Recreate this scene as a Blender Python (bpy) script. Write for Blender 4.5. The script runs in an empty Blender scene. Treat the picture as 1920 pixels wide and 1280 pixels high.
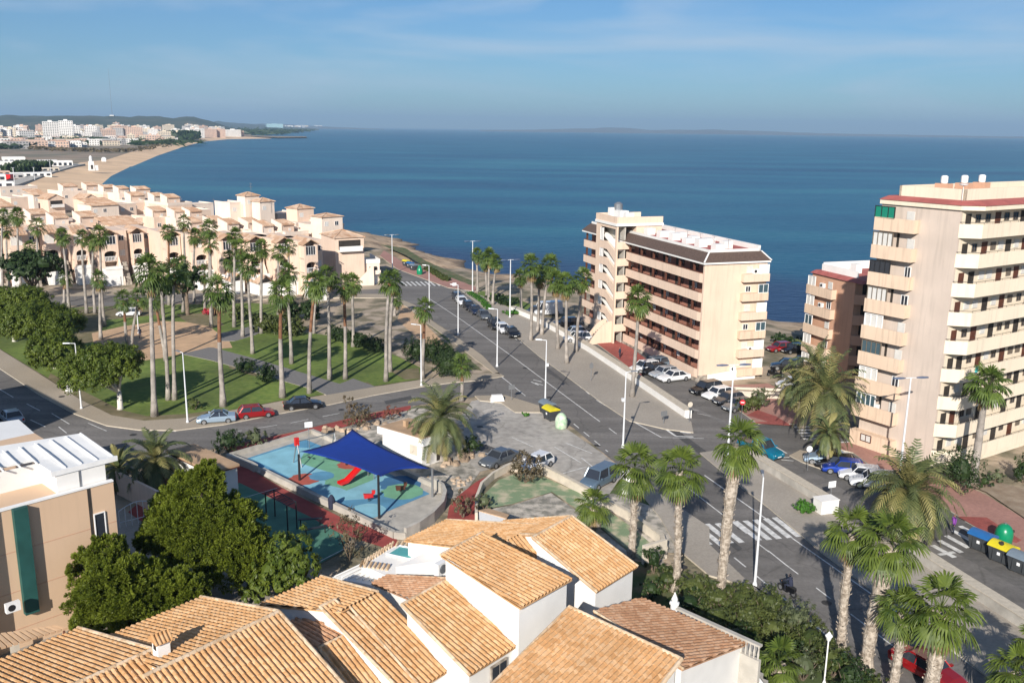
import bpy, bmesh, math, random
from mathutils import Vector, Matrix, noise
R = math.radians
scene = bpy.context.scene
COL = scene.collection
random.seed(11)
# ---------------------------------------------------------------- camera geometry (1920 x 1280 photograph)
F = 1700.0; TH = math.atan(398.5 / F); RO = math.atan(.01336); H = 33.0
SUN_AZ, SUN_EL = 256.0, 26.5
def ray(px, py):
    u = (px - 960) / F; v = (640 - py) / F
    c, s = math.cos(RO), math.sin(RO); x = u*c - v*s; y = u*s + v*c
    ct, st = math.cos(TH), math.sin(TH)
    return Vector((x, ct + y*st, -st + y*ct))
def G(px, py, z=0.0):
    d = ray(px, py); t = (z - H) / d.z
    return Vector((d.x*t, d.y*t, z))
def Hh(px, py, Y):
    d = ray(px, py); t = Y / d.y
    return Vector((d.x*t, Y, H + d.z*t))
def onplane(px, py, p0, n):
    d = ray(px, py); o = Vector((0, 0, H)); t = (p0 - o).dot(n) / d.dot(n)
    return o + d*t
def azv(a): return Vector((math.cos(R(a)), math.sin(R(a)), 0))
# ---------------------------------------------------------------- mesh collector
class MB:
    def __init__(s): s.v = []; s.f = []; s.m = []; s.off = Vector((0, 0, 0)); s.rot = 0
    def pt(s, p):
        p = Vector(p)
        s.v.append(p); return len(s.v) - 1
    def face(s, pts, m=0):
        s.f.append([s.pt(p) for p in pts]); s.m.append(m)
    def hexa(s, b, t, m=0):
        i = [s.pt(p) for p in b] + [s.pt(p) for p in t]; n = len(b)
        s.f.append([i[k] for k in range(n-1, -1, -1)]); s.m.append(m)
        s.f.append([i[n+k] for k in range(n)]); s.m.append(m)
        for k in range(n):
            s.f.append([i[k], i[(k+1) % n], i[n+(k+1) % n], i[n+k]]); s.m.append(m)
    def box(s, x0, x1, y0, y1, z0, z1, m=0):
        s.hexa([(x0, y0, z0), (x1, y0, z0), (x1, y1, z0), (x0, y1, z0)], [(x0, y0, z1), (x1, y0, z1), (x1, y1, z1), (x0, y1, z1)], m)
    def cbox(s, c, sx, sy, sz, a=0, m=0):   # centre of base, rotated about z by a degrees
        c = Vector(c); e = azv(a)*sx/2; f = azv(a+90)*sy/2; k = Vector((0, 0, sz))
        b = [c-e-f, c+e-f, c+e+f, c-e+f]
        s.hexa(b, [q+k for q in b], m)
    def prism(s, poly, z0, z1, m=0):
        s.hexa([(p[0], p[1], z0) for p in poly], [(p[0], p[1], z1) for p in poly], m)
    def path(s, pts, rad, n=6, m=0, cap=True):
        rings = []
        for i, p in enumerate(pts):
            p = Vector(p); a = Vector(pts[max(i-1, 0)]); b = Vector(pts[min(i+1, len(pts)-1)])
            t = (b-a).normalized(); q = Vector((1, 0, 0)) if abs(t.z) > .9 else Vector((0, 0, 1))
            x = t.cross(q).normalized(); y = t.cross(x)
            r = rad[i] if isinstance(rad, (list, tuple)) else rad
            rings.append([s.pt(p + x*r*math.cos(2*math.pi*k/n) + y*r*math.sin(2*math.pi*k/n)) for k in range(n)])
        for A, B in zip(rings, rings[1:]):
            for k in range(n):
                s.f.append([A[k], A[(k+1) % n], B[(k+1) % n], B[k]]); s.m.append(m)
        if cap:
            s.f.append(rings[0][::-1]); s.m.append(m); s.f.append(rings[-1]); s.m.append(m)
    def tube(s, a, b, r0, r1=None, n=6, m=0): s.path([a, b], [r0, r0 if r1 is None else r1], n, m)
    def lathe(s, prof, n=12, m=0, c=(0, 0, 0)):
        c = Vector(c); rings = [[s.pt(c + Vector((r*math.cos(2*math.pi*k/n), r*math.sin(2*math.pi*k/n), z))) for k in range(n)] for r, z in prof]
        for A, B in zip(rings, rings[1:]):
            for k in range(n):
                s.f.append([A[k], A[(k+1) % n], B[(k+1) % n], B[k]]); s.m.append(m)
        s.f.append(rings[0][::-1]); s.m.append(m); s.f.append(rings[-1]); s.m.append(m)
    def build(s, name, mats, parent=None, smooth=False, normals=True):
        me = bpy.data.meshes.new(name)
        me.from_pydata([tuple(v) for v in s.v], [], s.f)
        if not isinstance(mats, (list, tuple)): mats = [mats]
        for k in mats: me.materials.append(M[k] if isinstance(k, str) else k)
        me.polygons.foreach_set('material_index', s.m)
        if smooth: me.polygons.foreach_set('use_smooth', [True]*len(s.f))
        if normals:
            b = bmesh.new(); b.from_mesh(me); bmesh.ops.recalc_face_normals(b, faces=b.faces); b.to_mesh(me); b.free()
        me.update()
        o = bpy.data.objects.new(name, me); COL.objects.link(o)
        if parent is not None: o.parent = parent
        return o
def tag(o, label=None, cat=None, group=None, kind=None):
    if label: o['label'] = label
    if cat: o['category'] = cat
    if group: o['group'] = group
    if kind: o['kind'] = kind
    return o
def empty(name, loc=(0, 0, 0), rz=0.0, label=None, cat=None, group=None):
    o = bpy.data.objects.new(name, None); COL.objects.link(o); o.empty_display_size = .5
    o.location = loc; o.rotation_euler = (0, 0, R(rz)); return tag(o, label, cat, group)
KIDS = {}
def dup(o, loc, rz=0, label=None, group=None, sc=1.0, tilt=(0, 0)):
    def cp(a, par):
        c = a.copy(); COL.objects.link(c); c.parent = par
        for ch in a.children: cp(ch, c)
        return c
    c = cp(o, None)
    c.location = loc; c.rotation_euler = (tilt[0], tilt[1], R(rz)); c.scale = (sc, sc, sc) if not isinstance(sc, tuple) else sc
    if label: c['label'] = label
    if group: c['group'] = group
    return c
def kill(o):
    for ch in list(o.children): kill(ch)
    bpy.data.objects.remove(o)
# ---------------------------------------------------------------- materials
M = {}
def C(r, g, b):
    f = lambda v: (v/255/12.92 if v/255 <= .04045 else ((v/255+.055)/1.055)**2.4)
    return (f(r), f(g), f(b))
def mk(name, col, rough=.8, var=.12, scale=1.0, bump=0.0, bscale=None, metal=0.0, col2=None, spec=.5, detail=5, obj=False, trans=0, coat=0, mixr=(.35, .65), big=None):
    m = bpy.data.materials.new(name); m.use_nodes = True; nt = m.node_tree; N = nt.nodes; L = nt.links
    p = N['Principled BSDF']; p.inputs['Roughness'].default_value = rough; p.inputs['Metallic'].default_value = metal
    p.inputs['Specular IOR Level'].default_value = spec
    if coat: p.inputs['Coat Weight'].default_value = coat
    if obj: vec = N.new('ShaderNodeTexCoord').outputs['Object']
    else: vec = N.new('ShaderNodeNewGeometry').outputs['Position']
    if var or col2:
        n = N.new('ShaderNodeTexNoise'); n.inputs['Scale'].default_value = scale; n.inputs['Detail'].default_value = detail; L.new(vec, n.inputs['Vector'])
        mr = N.new('ShaderNodeMapRange'); mr.inputs[1].default_value = mixr[0]; mr.inputs[2].default_value = mixr[1]; L.new(n.outputs[0], mr.inputs[0])
        mx = N.new('ShaderNodeMix'); mx.data_type = 'RGBA'
        a = col if col2 else tuple(c*(1-var) for c in col); b = col2 if col2 else tuple(min(1, c*(1+var)) for c in col)
        mx.inputs[6].default_value = (*a, 1); mx.inputs[7].default_value = (*b, 1); L.new(mr.outputs[0], mx.inputs[0])
        out = mx.outputs[2]
        if big:   # (scale, strength): second, broad variation
            n2 = N.new('ShaderNodeTexNoise'); n2.inputs['Scale'].default_value = big[0]; n2.inputs['Detail'].default_value = 6; L.new(vec, n2.inputs['Vector'])
            m2 = N.new('ShaderNodeMapRange'); m2.inputs[1].default_value = .3; m2.inputs[2].default_value = .7; m2.inputs[3].default_value = 1-big[1]; m2.inputs[4].default_value = 1+big[1]; L.new(n2.outputs[0], m2.inputs[0])
            vm = N.new('ShaderNodeVectorMath'); vm.operation = 'SCALE'; L.new(out, vm.inputs[0]); L.new(m2.outputs[0], vm.inputs['Scale']); out = vm.outputs[0]
        L.new(out, p.inputs['Base Color'])
    else: p.inputs['Base Color'].default_value = (*col, 1)
    if bump:
        bn = N.new('ShaderNodeTexNoise'); bn.inputs['Scale'].default_value = bscale or scale*4; bn.inputs['Detail'].default_value = 6; L.new(vec, bn.inputs['Vector'])
        bp = N.new('ShaderNodeBump'); bp.inputs['Strength'].default_value = bump; bp.inputs['Distance'].default_value = .1; L.new(bn.outputs[0], bp.inputs['Height']); L.new(bp.outputs[0], p.inputs['Normal'])
    M[name] = m; return m
def leafmat(name, c1, c2, scale=.8, tr=.35):
    m = bpy.data.materials.new(name); m.use_nodes = True; nt = m.node_tree; N = nt.nodes; L = nt.links; N.clear()
    g = N.new('ShaderNodeNewGeometry'); n = N.new('ShaderNodeTexNoise'); n.inputs['Scale'].default_value = scale; L.new(g.outputs['Position'], n.inputs['Vector'])
    w = N.new('ShaderNodeTexWhiteNoise'); w.noise_dimensions = '1D'; L.new(g.outputs['Random Per Island'], w.inputs['W'])
    ma = N.new('ShaderNodeMath'); ma.operation = 'MULTIPLY_ADD'; L.new(w.outputs['Value'], ma.inputs[0]); ma.inputs[1].default_value = .6; 
    mr = N.new('ShaderNodeMapRange'); mr.inputs[1].default_value = .3; mr.inputs[2].default_value = .7; mr.inputs[4].default_value = .5; L.new(n.outputs[0], mr.inputs[0]); L.new(mr.outputs[0], ma.inputs[2])
    mx = N.new('ShaderNodeMix'); mx.data_type = 'RGBA'; mx.inputs[6].default_value = (*c1, 1); mx.inputs[7].default_value = (*c2, 1); L.new(ma.outputs[0], mx.inputs[0])
    p = N.new('ShaderNodeBsdfPrincipled'); p.inputs['Roughness'].default_value = .5; p.inputs['Specular IOR Level'].default_value = .35; L.new(mx.outputs[2], p.inputs['Base Color'])
    t = N.new('ShaderNodeBsdfTranslucent'); L.new(mx.outputs[2], t.inputs['Color'])
    s = N.new('ShaderNodeMixShader'); s.inputs[0].default_value = tr; L.new(p.outputs[0], s.inputs[1]); L.new(t.outputs[0], s.inputs[2])
    o = N.new('ShaderNodeOutputMaterial'); L.new(s.outputs[0], o.inputs[0]); M[name] = m
def facade(name, col, var=.06, streak=.12, rough=.85):
    """plaster with faint vertical rain streaks and mottling"""
    m = bpy.data.materials.new(name); m.use_nodes = True; nt = m.node_tree; N = nt.nodes; L = nt.links
    p = N['Principled BSDF']; p.inputs['Roughness'].default_value = rough; p.inputs['Specular IOR Level'].default_value = .25
    g = N.new('ShaderNodeNewGeometry'); mp = N.new('ShaderNodeMapping'); mp.inputs['Scale'].default_value = (3.0, 3.0, .22); L.new(g.outputs['Position'], mp.inputs[0])
    a = N.new('ShaderNodeTexNoise'); a.inputs['Scale'].default_value = 1; a.inputs['Detail'].default_value = 6; L.new(mp.outputs[0], a.inputs['Vector'])
    b = N.new('ShaderNodeTexNoise'); b.inputs['Scale'].default_value = .35; b.inputs['Detail'].default_value = 7; L.new(g.outputs['Position'], b.inputs['Vector'])
    def rng(src, lo, hi, o0, o1):
        r = N.new('ShaderNodeMapRange'); r.inputs[1].default_value = lo; r.inputs[2].default_value = hi; r.inputs[3].default_value = o0; r.inputs[4].default_value = o1; L.new(src, r.inputs[0]); return r.outputs[0]
    r1 = rng(a.outputs[0], .5, .75, 1, 1-streak); r2 = rng(b.outputs[0], .3, .7, 1-var, 1+var)
    mu = N.new('ShaderNodeMath'); mu.operation = 'MULTIPLY'; L.new(r1, mu.inputs[0]); L.new(r2, mu.inputs[1])
    vm = N.new('ShaderNodeVectorMath'); vm.operation = 'SCALE'; vm.inputs[0].default_value = col; L.new(mu.outputs[0], vm.inputs['Scale']); L.new(vm.outputs[0], p.inputs['Base Color'])
    M[name] = m
def tilemat(name, c1, c2, c3, sc=3.2):
    m = bpy.data.materials.new(name); m.use_nodes = True; nt = m.node_tree; N = nt.nodes; L = nt.links
    p = N['Principled BSDF']; p.inputs['Roughness'].default_value = .8; p.inputs['Specular IOR Level'].default_value = .2
    g = N.new('ShaderNodeNewGeometry'); v = N.new('ShaderNodeTexVoronoi'); v.inputs['Scale'].default_value = sc; L.new(g.outputs['Position'], v.inputs['Vector'])
    sp = N.new('ShaderNodeSeparateColor'); L.new(v.outputs['Color'], sp.inputs[0])
    r = N.new('ShaderNodeValToRGB'); e = r.color_ramp.elements; e[0].color = (*c1, 1); e[1].color = (*c3, 1); e[0].position = .05; e[1].position = .95
    k = e.new(.5); k.color = (*c2, 1); L.new(sp.outputs[0], r.inputs[0])
    n = N.new('ShaderNodeTexNoise'); n.inputs['Scale'].default_value = .5; n.inputs['Detail'].default_value = 8; L.new(g.outputs['Position'], n.inputs['Vector'])
    mr = N.new('ShaderNodeMapRange'); mr.inputs[1].default_value = .3; mr.inputs[2].default_value = .7; mr.inputs[3].default_value = .84; mr.inputs[4].default_value = 1.08; L.new(n.outputs[0], mr.inputs[0])
    vm = N.new('ShaderNodeVectorMath'); vm.operation = 'SCALE'; L.new(r.outputs[0], vm.inputs[0]); L.new(mr.outputs[0], vm.inputs['Scale']); L.new(vm.outputs[0], p.inputs['Base Color'])
    M[name] = m
mk('asphalt', (.162, .150, .138), .9, .1, 3, .25, 40, big=(.09, .22))
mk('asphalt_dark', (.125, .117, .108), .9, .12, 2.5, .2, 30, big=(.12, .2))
mk('concrete_lot', (.37, .34, .30), .9, .14, 1.2, .2, 20, big=(.15, .2))
mk('pavement', (.36, .30, .225), .9, .07, 6, .15, 30, big=(.12, .12))
mk('pavement_grey', (.34, .30, .25), .9, .08, 5, .15, 30, big=(.12, .12))
mk('pavement_pink', (.36, .19, .15), .9, .1, 4, big=(.2, .12))
mk('pavement_red', (.30, .075, .06), .9, .14, 3, big=(.25, .15))
mk('kerb', (.50, .44, .35), .9, .1, 3)
mk('paint', (.62, .61, .58), .7, .22, 2.2, detail=8)
mk('soil', (.23, .165, .11), .95, .2, .8, .5, 6, col2=(.32, .25, .18), big=(.12, .2))
mk('scrub_soil', (.19, .16, .10), .95, .2, .35, .6, 5, col2=(.40, .32, .24), mixr=(.42, .58), big=(.2, .25))
mk('sand', (.52, .34, .20), .95, .08, .8, .2, 8, big=(.15, .12))
mk('beach', (.74, .51, .31), .95, .08, .05, big=(.02, .1))
mk('path', (.175, .165, .155), .9, .07, 2)
mk('gravel', (.24, .225, .185), .95, .3, 1.1, .9, 14, col2=(.55, .49, .41), mixr=(.40, .60), big=(.3, .25), detail=9)
mk('white_paint', (.80, .79, .77), .55, .04, 2)
mk('white_wall', (.80, .775, .73), .75, .04, .7, big=(.3, .05))
mk('concrete', (.42, .39, .34), .9, .12, 1.2, .2, 12, big=(.4, .12))
mk('cream_wall', (.60, .53, .43), .85, .08, 1.5, big=(.3, .08))
mk('stone', (.20, .17, .14), .9, .3, 1.6, .6, 5, col2=(.46, .40, .33), mixr=(.4, .6))
mk('rubber_blue', (.09, .26, .40), .85, .1, .8, big=(.5, .1))
mk('rubber_sky', (.22, .46, .55), .85, .08, .8, big=(.5, .1))
mk('rubber_green', (.16, .37, .23), .85, .1, .8, big=(.5, .1))
mk('rubber_deep', (.04, .14, .27), .85, .1, .8)
mk('rubber_red', (.40, .09, .06), .85, .1, .8)
mk('court_green', (.07, .19, .13), .85, .15, .6, big=(.5, .15))
mk('court_worn', (.20, .27, .15), .9, .2, .7, .3, 8, col2=(.50, .44, .30), mixr=(.48, .64))
mk('red_track', (.30, .055, .045), .9, .12, 1.0, big=(.4, .12))
mk('black_metal', (.03, .03, .033), .45, 0, metal=.3)
mk('grey_metal', (.30, .31, .32), .4, .05, 2, metal=.6)
mk('pole_white', (.68, .69, .70), .4, .04, 2)
mk('lamp_dark', (.10, .13, .20), .35, 0)
mk('glass', (.03, .035, .045), .08, 0, spec=.8)
mk('glass_blue', (.06, .10, .12), .08, 0, spec=.8)
mk('glass_green', (.01, .20, .13), .15, 0, spec=.7)
mk('tyre', (.02, .02, .02), .8, 0)
mk('rim', (.45, .46, .47), .3, 0, metal=.7)
mk('plate', (.75, .75, .72), .5, 0)
mk('light_red', (.45, .02, .02), .25, 0)
mk('light_clear', (.75, .77, .8), .15, 0)
mk('dark_opening', (.035, .028, .022), .8, .3, 1)
mk('brown_wood', (.10, .035, .02), .6, .2, 2)
mk('red_wall', (.36, .16, .11), .85, .1, 1)
mk('shutter', (.62, .60, .56), .6, .05, 2)
mk('shutter_dark', (.16, .13, .10), .6, .1, 2)
mk('sail_blue', (.003, .032, .24), .75, .06, 1.5)
mk('slide_red', (.62, .015, .015), .3, 0, coat=.5)
mk('bin_dark', (.05, .055, .06), .5, .1, 2)
mk('bin_blue', (.02, .12, .33), .4, .05, 2)
mk('bin_yellow', (.62, .52, .02), .4, .05, 2)
mk('bin_green', (.005, .22, .10), .3, .05, 2)
mk('bin_grey', (.16, .20, .24), .45, .05, 2)
mk('bin_poster', (.30, .50, .30), .5, .15, 2.5, col2=(.62, .66, .52), obj=True)
mk('trunk_smooth', (.31, .275, .24), .95, .2, 1.5, .8, 6, big=(.4, .3))
mk('trunk_brown', (.20, .095, .05), .95, .25, 2, .8, 6)
mk('trunk_rough', (.27, .22, .17), .95, .3, 4, .9, 9, col2=(.50, .43, .35), mixr=(.4, .6))
mk('bark', (.16, .12, .085), .95, .3, 3, .8, 8)
mk('bark_white', (.62, .58, .52), .9, .1, 3)
mk('rock', (.26, .19, .13), .95, .3, .25, .8, 1.2, col2=(.46, .35, .25), mixr=(.4, .6), big=(.06, .2))
mk('far_ground', (.30, .22, .155), .95, .3, .02, col2=(.17, .15, .10), mixr=(.42, .6), big=(.004, .3))
mk('hill', (.045, .06, .035), .95, .3, .006, col2=(.10, .095, .06), mixr=(.5, .7))
mk('mountain', (.12, .12, .12), .95, .1, .0005)
mk('tile_dark', (.10, .065, .05), .85, .25, 6, .5, 9)
mk('roof_red', (.36, .10, .085), .8, .12, 1)
mk('roof_beige', (.42, .28, .17), .9, .1, 1.5, big=(.6, .12))
mk('green_panel', (.012, .075, .065), .7, .15, 1)
mk('metal_sheet', (.78, .77, .74), .5, .03, .8)
mk('cloth_dark', (.02, .025, .05), .9, .1, 4)
mk('cloth_purple', (.20, .05, .30), .9, .1, 4)
mk('skin', (.45, .25, .17), .6, .05, 3)
mk('hair', (.03, .02, .015), .7, .1, 3)
mk('sign_red', (.6, .02, .03), .4, 0)
mk('sign_white', (.8, .8, .8), .5, 0)
mk('pale_teal', (.34, .52, .54), .5, .05, .01); mk('turquoise', (.10, .36, .35), .3, .06, .8)
mk('cyan_cloth', (.03, .48, .52), .8, .1, 3)
leafmat('grass_leaf', (.05, .10, .015), (.11, .19, .03))
leafmat('palm_green', (.028, .060, .012), (.13, .185, .035), .5, .2)
leafmat('palm_near', (.028, .056, .010), (.16, .21, .035), .5, .2)
leafmat('palm_dead', (.22, .14, .06), (.36, .26, .12), .9, .15)
leafmat('date_green', (.055, .085, .035), (.17, .19, .07), .5, .2)
leafmat('date_yellow', (.20, .19, .06), (.34, .30, .12), .5, .2)
leafmat('pine', (.055, .085, .008), (.20, .24, .025), .6, .25)
leafmat('ficus', (.030, .06, .008), (.15, .19, .022), .5, .22)
leafmat('dark_leaf', (.012, .03, .008), (.045, .075, .02), .6, .2)
leafmat('olive_leaf', (.05, .07, .03), (.14, .16, .08), .6, .2)
leafmat('bush_leaf', (.035, .055, .012), (.11, .13, .035), .5, .2)
leafmat('bush_brown', (.055, .05, .025), (.17, .125, .07), .9, .2)
leafmat('bush_red', (.16, .05, .035), (.26, .11, .07), .6, .2)
leafmat('flower_red', (.35, .015, .03), (.55, .04, .07), .6, .2)
leafmat('hedge_bright', (.03, .10, .01), (.07, .20, .02), .6, .2)
tilemat('tile_orange', (.52, .285, .125), (.59, .34, .16), (.64, .41, .225))
tilemat('tile_salmon', (.34, .13, .065), (.46, .22, .12), (.56, .33, .21), 1.4)
facade('peach', (.74, .565, .44)); facade('peach_light', (.80, .665, .55)); facade('mid_wall', (.73, .555, .425), .05, .14)
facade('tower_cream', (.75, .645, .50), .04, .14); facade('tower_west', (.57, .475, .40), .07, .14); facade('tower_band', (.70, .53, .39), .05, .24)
facade('salmon', (.56, .33, .22), .06, .12); facade('left_peach', (.64, .45, .30), .03, .05)
def overlay(name, kind, az=0):
    """wheel tracks (streaks along the road) or cracks worked into a ground material"""
    m = M[name]; nt = m.node_tree; N = nt.nodes; L = nt.links; p = N['Principled BSDF']; src = p.inputs['Base Color'].links[0].from_socket
    g = N.new('ShaderNodeNewGeometry'); mp = N.new('ShaderNodeMapping'); mp.inputs['Rotation'].default_value = (0, 0, R(-az)); L.new(g.outputs['Position'], mp.inputs[0]); mr = N.new('ShaderNodeMapRange')
    if kind == 'tracks':
        mp.inputs['Scale'].default_value = (.02, .55, 1); n = N.new('ShaderNodeTexNoise'); n.inputs['Scale'].default_value = 1; n.inputs['Detail'].default_value = 3; L.new(mp.outputs[0], n.inputs['Vector']); L.new(n.outputs[0], mr.inputs[0])
        mr.inputs[1].default_value = .35; mr.inputs[2].default_value = .65; mr.inputs[3].default_value = .80; mr.inputs[4].default_value = 1.12
    else:
        w = N.new('ShaderNodeTexNoise'); w.inputs['Scale'].default_value = .6; L.new(mp.outputs[0], w.inputs['Vector']); ad = N.new('ShaderNodeVectorMath'); ad.operation = 'MULTIPLY_ADD'; L.new(w.outputs['Color'], ad.inputs[0]); ad.inputs[1].default_value = (1.5, 1.5, 0); L.new(mp.outputs[0], ad.inputs[2])
        n = N.new('ShaderNodeTexVoronoi'); n.feature = 'DISTANCE_TO_EDGE'; n.inputs['Scale'].default_value = .16; L.new(ad.outputs[0], n.inputs['Vector']); L.new(n.outputs['Distance'], mr.inputs[0])
        mr.inputs[1].default_value = .0; mr.inputs[2].default_value = .018; mr.inputs[3].default_value = .74; mr.inputs[4].default_value = 1
    vm = N.new('ShaderNodeVectorMath'); vm.operation = 'SCALE'; L.new(src, vm.inputs[0]); L.new(mr.outputs[0], vm.inputs['Scale']); L.new(vm.outputs[0], p.inputs['Base Color'])
overlay('asphalt', 'tracks', -72); overlay('asphalt_dark', 'tracks', -60); overlay('concrete_lot', 'cracks'); overlay('asphalt', 'cracks')
def grassmat():
    m = mk('lawn', (.085, .135, .018), .95, .2, 1.2, .4, 12, col2=(.14, .185, .032), big=(.12, .35)); return m
grassmat()
mk('lawn_dry', (.13, .115, .05), .95, .2, .7, .4, 10, col2=(.20, .16, .09), big=(.15, .2))
mk('ground_green', (.07, .10, .03), .95, .2, .6, .5, 8, col2=(.16, .13, .07), mixr=(.45, .62))
# ---------------------------------------------------------------- render, world, sun, camera
scene.view_settings.view_transform = 'Standard'; scene.view_settings.look = 'None'
scene.view_settings.exposure = 0.50; scene.view_settings.gamma = 1
scene.cycles.max_bounces = 5; scene.cycles.diffuse_bounces = 2; scene.cycles.glossy_bounces = 2; scene.cycles.transparent_max_bounces = 8
scene.cycles.volume_bounces = 0; scene.cycles.use_denoising = True
W = bpy.data.worlds.new('World'); scene.world = W; W.use_nodes = True
nt = W.node_tree; N = nt.nodes; L = nt.links; bg = N['Background']
sky = N.new('ShaderNodeTexSky'); sky.sky_type = 'NISHITA'; sky.sun_disc = False; sky.sun_elevation = R(SUN_EL); sky.sun_rotation = R(90 - SUN_AZ)
sky.altitude = 50; sky.air_density = 1.0; sky.dust_density = .15; sky.ozone_density = 2.0
tc = N.new('ShaderNodeTexCoord'); mp = N.new('ShaderNodeMapping'); mp.inputs['Scale'].default_value = (1.3, 1.3, 9); mp.inputs['Rotation'].default_value = (R(4), R(-14), 0)
L.new(tc.outputs['Generated'], mp.inputs[0])
cn = N.new('ShaderNodeTexNoise'); cn.inputs['Scale'].default_value = 1.9; cn.inputs['Detail'].default_value = 9; cn.inputs['Roughness'].default_value = .5; cn.inputs['Distortion'].default_value = .6; L.new(mp.outputs[0], cn.inputs['Vector'])
cr = N.new('ShaderNodeMapRange'); cr.inputs[1].default_value = .47; cr.inputs[2].default_value = .74; cr.inputs[4].default_value = .8; L.new(cn.outputs[0], cr.inputs[0])
cm = N.new('ShaderNodeMix'); cm.data_type = 'RGBA'; L.new(cr.outputs[0], cm.inputs[0]); L.new(sky.outputs[0], cm.inputs[6]); cm.inputs[7].default_value = (14.5, 11.0, 9.2, 1)
tn = N.new('ShaderNodeMix'); tn.data_type = 'RGBA'; tn.blend_type = 'MULTIPLY'; tn.inputs[0].default_value = 1; tn.inputs[7].default_value = (.47, .75, 1.08, 1); L.new(cm.outputs[2], tn.inputs[6])
L.new(tn.outputs[2], bg.inputs[0]); bg.inputs[1].default_value = .058
sun = bpy.data.lights.new('sun', 'SUN'); sun.energy = 4.8; sun.angle = R(.5); sun.color = (1, .94, .86)
so = bpy.data.objects.new('sun', sun); COL.objects.link(so)
d = -(azv(SUN_AZ)*math.cos(R(SUN_EL)) + Vector((0, 0, math.sin(R(SUN_EL))))); so.rotation_euler = d.to_track_quat('-Z', 'Y').to_euler(); so.location = (-40, -60, 90)
cam = bpy.data.cameras.new('camera'); cam.sensor_width = 36; cam.lens = F/1920*36; cam.clip_end = 90000; cam.clip_start = .5
co = bpy.data.objects.new('camera', cam); COL.objects.link(co); scene.camera = co
ct, st = math.cos(TH), math.sin(TH); c_, s_ = math.cos(RO), math.sin(RO)
r0 = Vector((1, 0, 0)); u0 = Vector((0, st, ct)); f0 = Vector((0, ct, -st)); Rr = r0*c_ + u0*s_; Uu = u0*c_ - r0*s_
co.matrix_world = Matrix(((Rr.x, Uu.x, -f0.x, 0), (Rr.y, Uu.y, -f0.y, 0), (Rr.z, Uu.z, -f0.z, H), (0, 0, 0, 1)))
# ================================================================ the ground
from mathutils.geometry import tessellate_polygon
def gp(pts, z=0.0): return [G(p[0], p[1], z) for p in pts]
def sheet(name, pts, mat, z, kind='structure', world=False):
    P_ = [Vector((p[0], p[1], 0)) for p in pts] if world else gp(pts)
    b = bmesh.new(); vs = [b.verts.new((p.x, p.y, z)) for p in P_]
    for t in tessellate_polygon([[Vector((p.x, p.y, 0)) for p in P_]]):
        if len(set(t)) == 3: b.faces.new([vs[k] for k in t])
    bmesh.ops.recalc_face_normals(b, faces=b.faces)
    if sum(q.normal.z for q in b.faces) < 0: bmesh.ops.reverse_faces(b, faces=b.faces)
    me = bpy.data.meshes.new(name); b.to_mesh(me); b.free(); me.materials.append(M[mat])
    o = bpy.data.objects.new(name, me); COL.objects.link(o)
    if kind: o['kind'] = kind
    return o
def slab(name, pts, mat, h=.12, edge='kerb', z0=-.05, ew=.22):
    """raised pavement with a paler kerb round it"""
    P_ = gp(pts); b = bmesh.new(); vs = [b.verts.new((p.x, p.y, h)) for p in P_]; f = b.faces.new(vs); f.normal_update()
    if f.normal.z < 0: f.normal_flip()
    r = bmesh.ops.inset_region(b, faces=[f], thickness=ew, use_even_offset=True)
    for q in r['faces']: q.material_index = 1
    be = [e for e in b.edges if e.is_boundary]
    x = bmesh.ops.extrude_edge_only(b, edges=be)
    for v in x['geom']:
        if isinstance(v, bmesh.types.BMVert): v.co.z = z0
        if isinstance(v, bmesh.types.BMFace): v.material_index = 1
    bmesh.ops.recalc_face_normals(b, faces=b.faces)
    me = bpy.data.meshes.new(name); b.to_mesh(me); b.free(); me.materials.append(M[mat]); me.materials.append(M[edge])
    o = bpy.data.objects.new(name, me); COL.objects.link(o); o['kind'] = 'structure'; return o
# coast line (land edge at road level), then the drop to the water
SEA = -5.0
coast_px = [(500, 440), (600, 433), (690, 437), (775, 457), (800, 480), (868, 487), (885, 512), (970, 516), (1060, 540), (1200, 566), (1330, 590), (1445, 603), (1520, 610), (1640, 640), (1920, 700)]
cw = [G(x, y, SEA) for x, y in coast_px]
cw = [Vector((-400, 560, 0))] + [Vector((p.x, p.y, 0)) for p in cw] + [Vector((180, 90, 0)), Vector((330, -50, 0))]
def cdist(x, y):
    """signed distance to the waterline, positive on land"""
    best = 1e9; sg = 1
    for a, b in zip(cw, cw[1:]):
        dx, dy = b.x-a.x, b.y-a.y; l2 = dx*dx+dy*dy; t = max(0, min(1, ((x-a.x)*dx+(y-a.y)*dy)/l2))
        qx, qy = a.x+dx*t, a.y+dy*t; d_ = math.hypot(x-qx, y-qy)
        if d_ < best: best = d_; sg = 1 if dx*(y-a.y) - dy*(x-a.x) < 0 else -1
    return best*sg
def terr(x, y):
    d_ = cdist(x, y)
    n = noise.noise(Vector((x*.09, y*.09, 0))); n2 = noise.noise(Vector((x*.35, y*.35, 3)))
    if d_ > 30: return -.03
    e = d_ + n*5
    if e < 0: z = SEA - .25 + e*.12
    elif e < 9: z = SEA + .35 + e*.1 + n2*.35
    elif e < 16: z = SEA + 1.3 + (e-9)/7*2.2 + n2*.5
    else: z = -1.5 + min(1, (e-16)/9)*1.47 + n2*.15*(1-min(1, (e-16)/9))
    return min(z, -.03)
mb = MB(); nx, ny = 150, 130; x0, x1, y0, y1 = -330., 200., 30., 560.
idx = {}
for j in range(ny+1):
    for i in range(nx+1):
        X = x0+(x1-x0)*i/nx; Y = y0 + (y1-y0)*((j/ny)**1.35)
        idx[i, j] = mb.pt((X, Y, terr(X, Y)))
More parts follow.
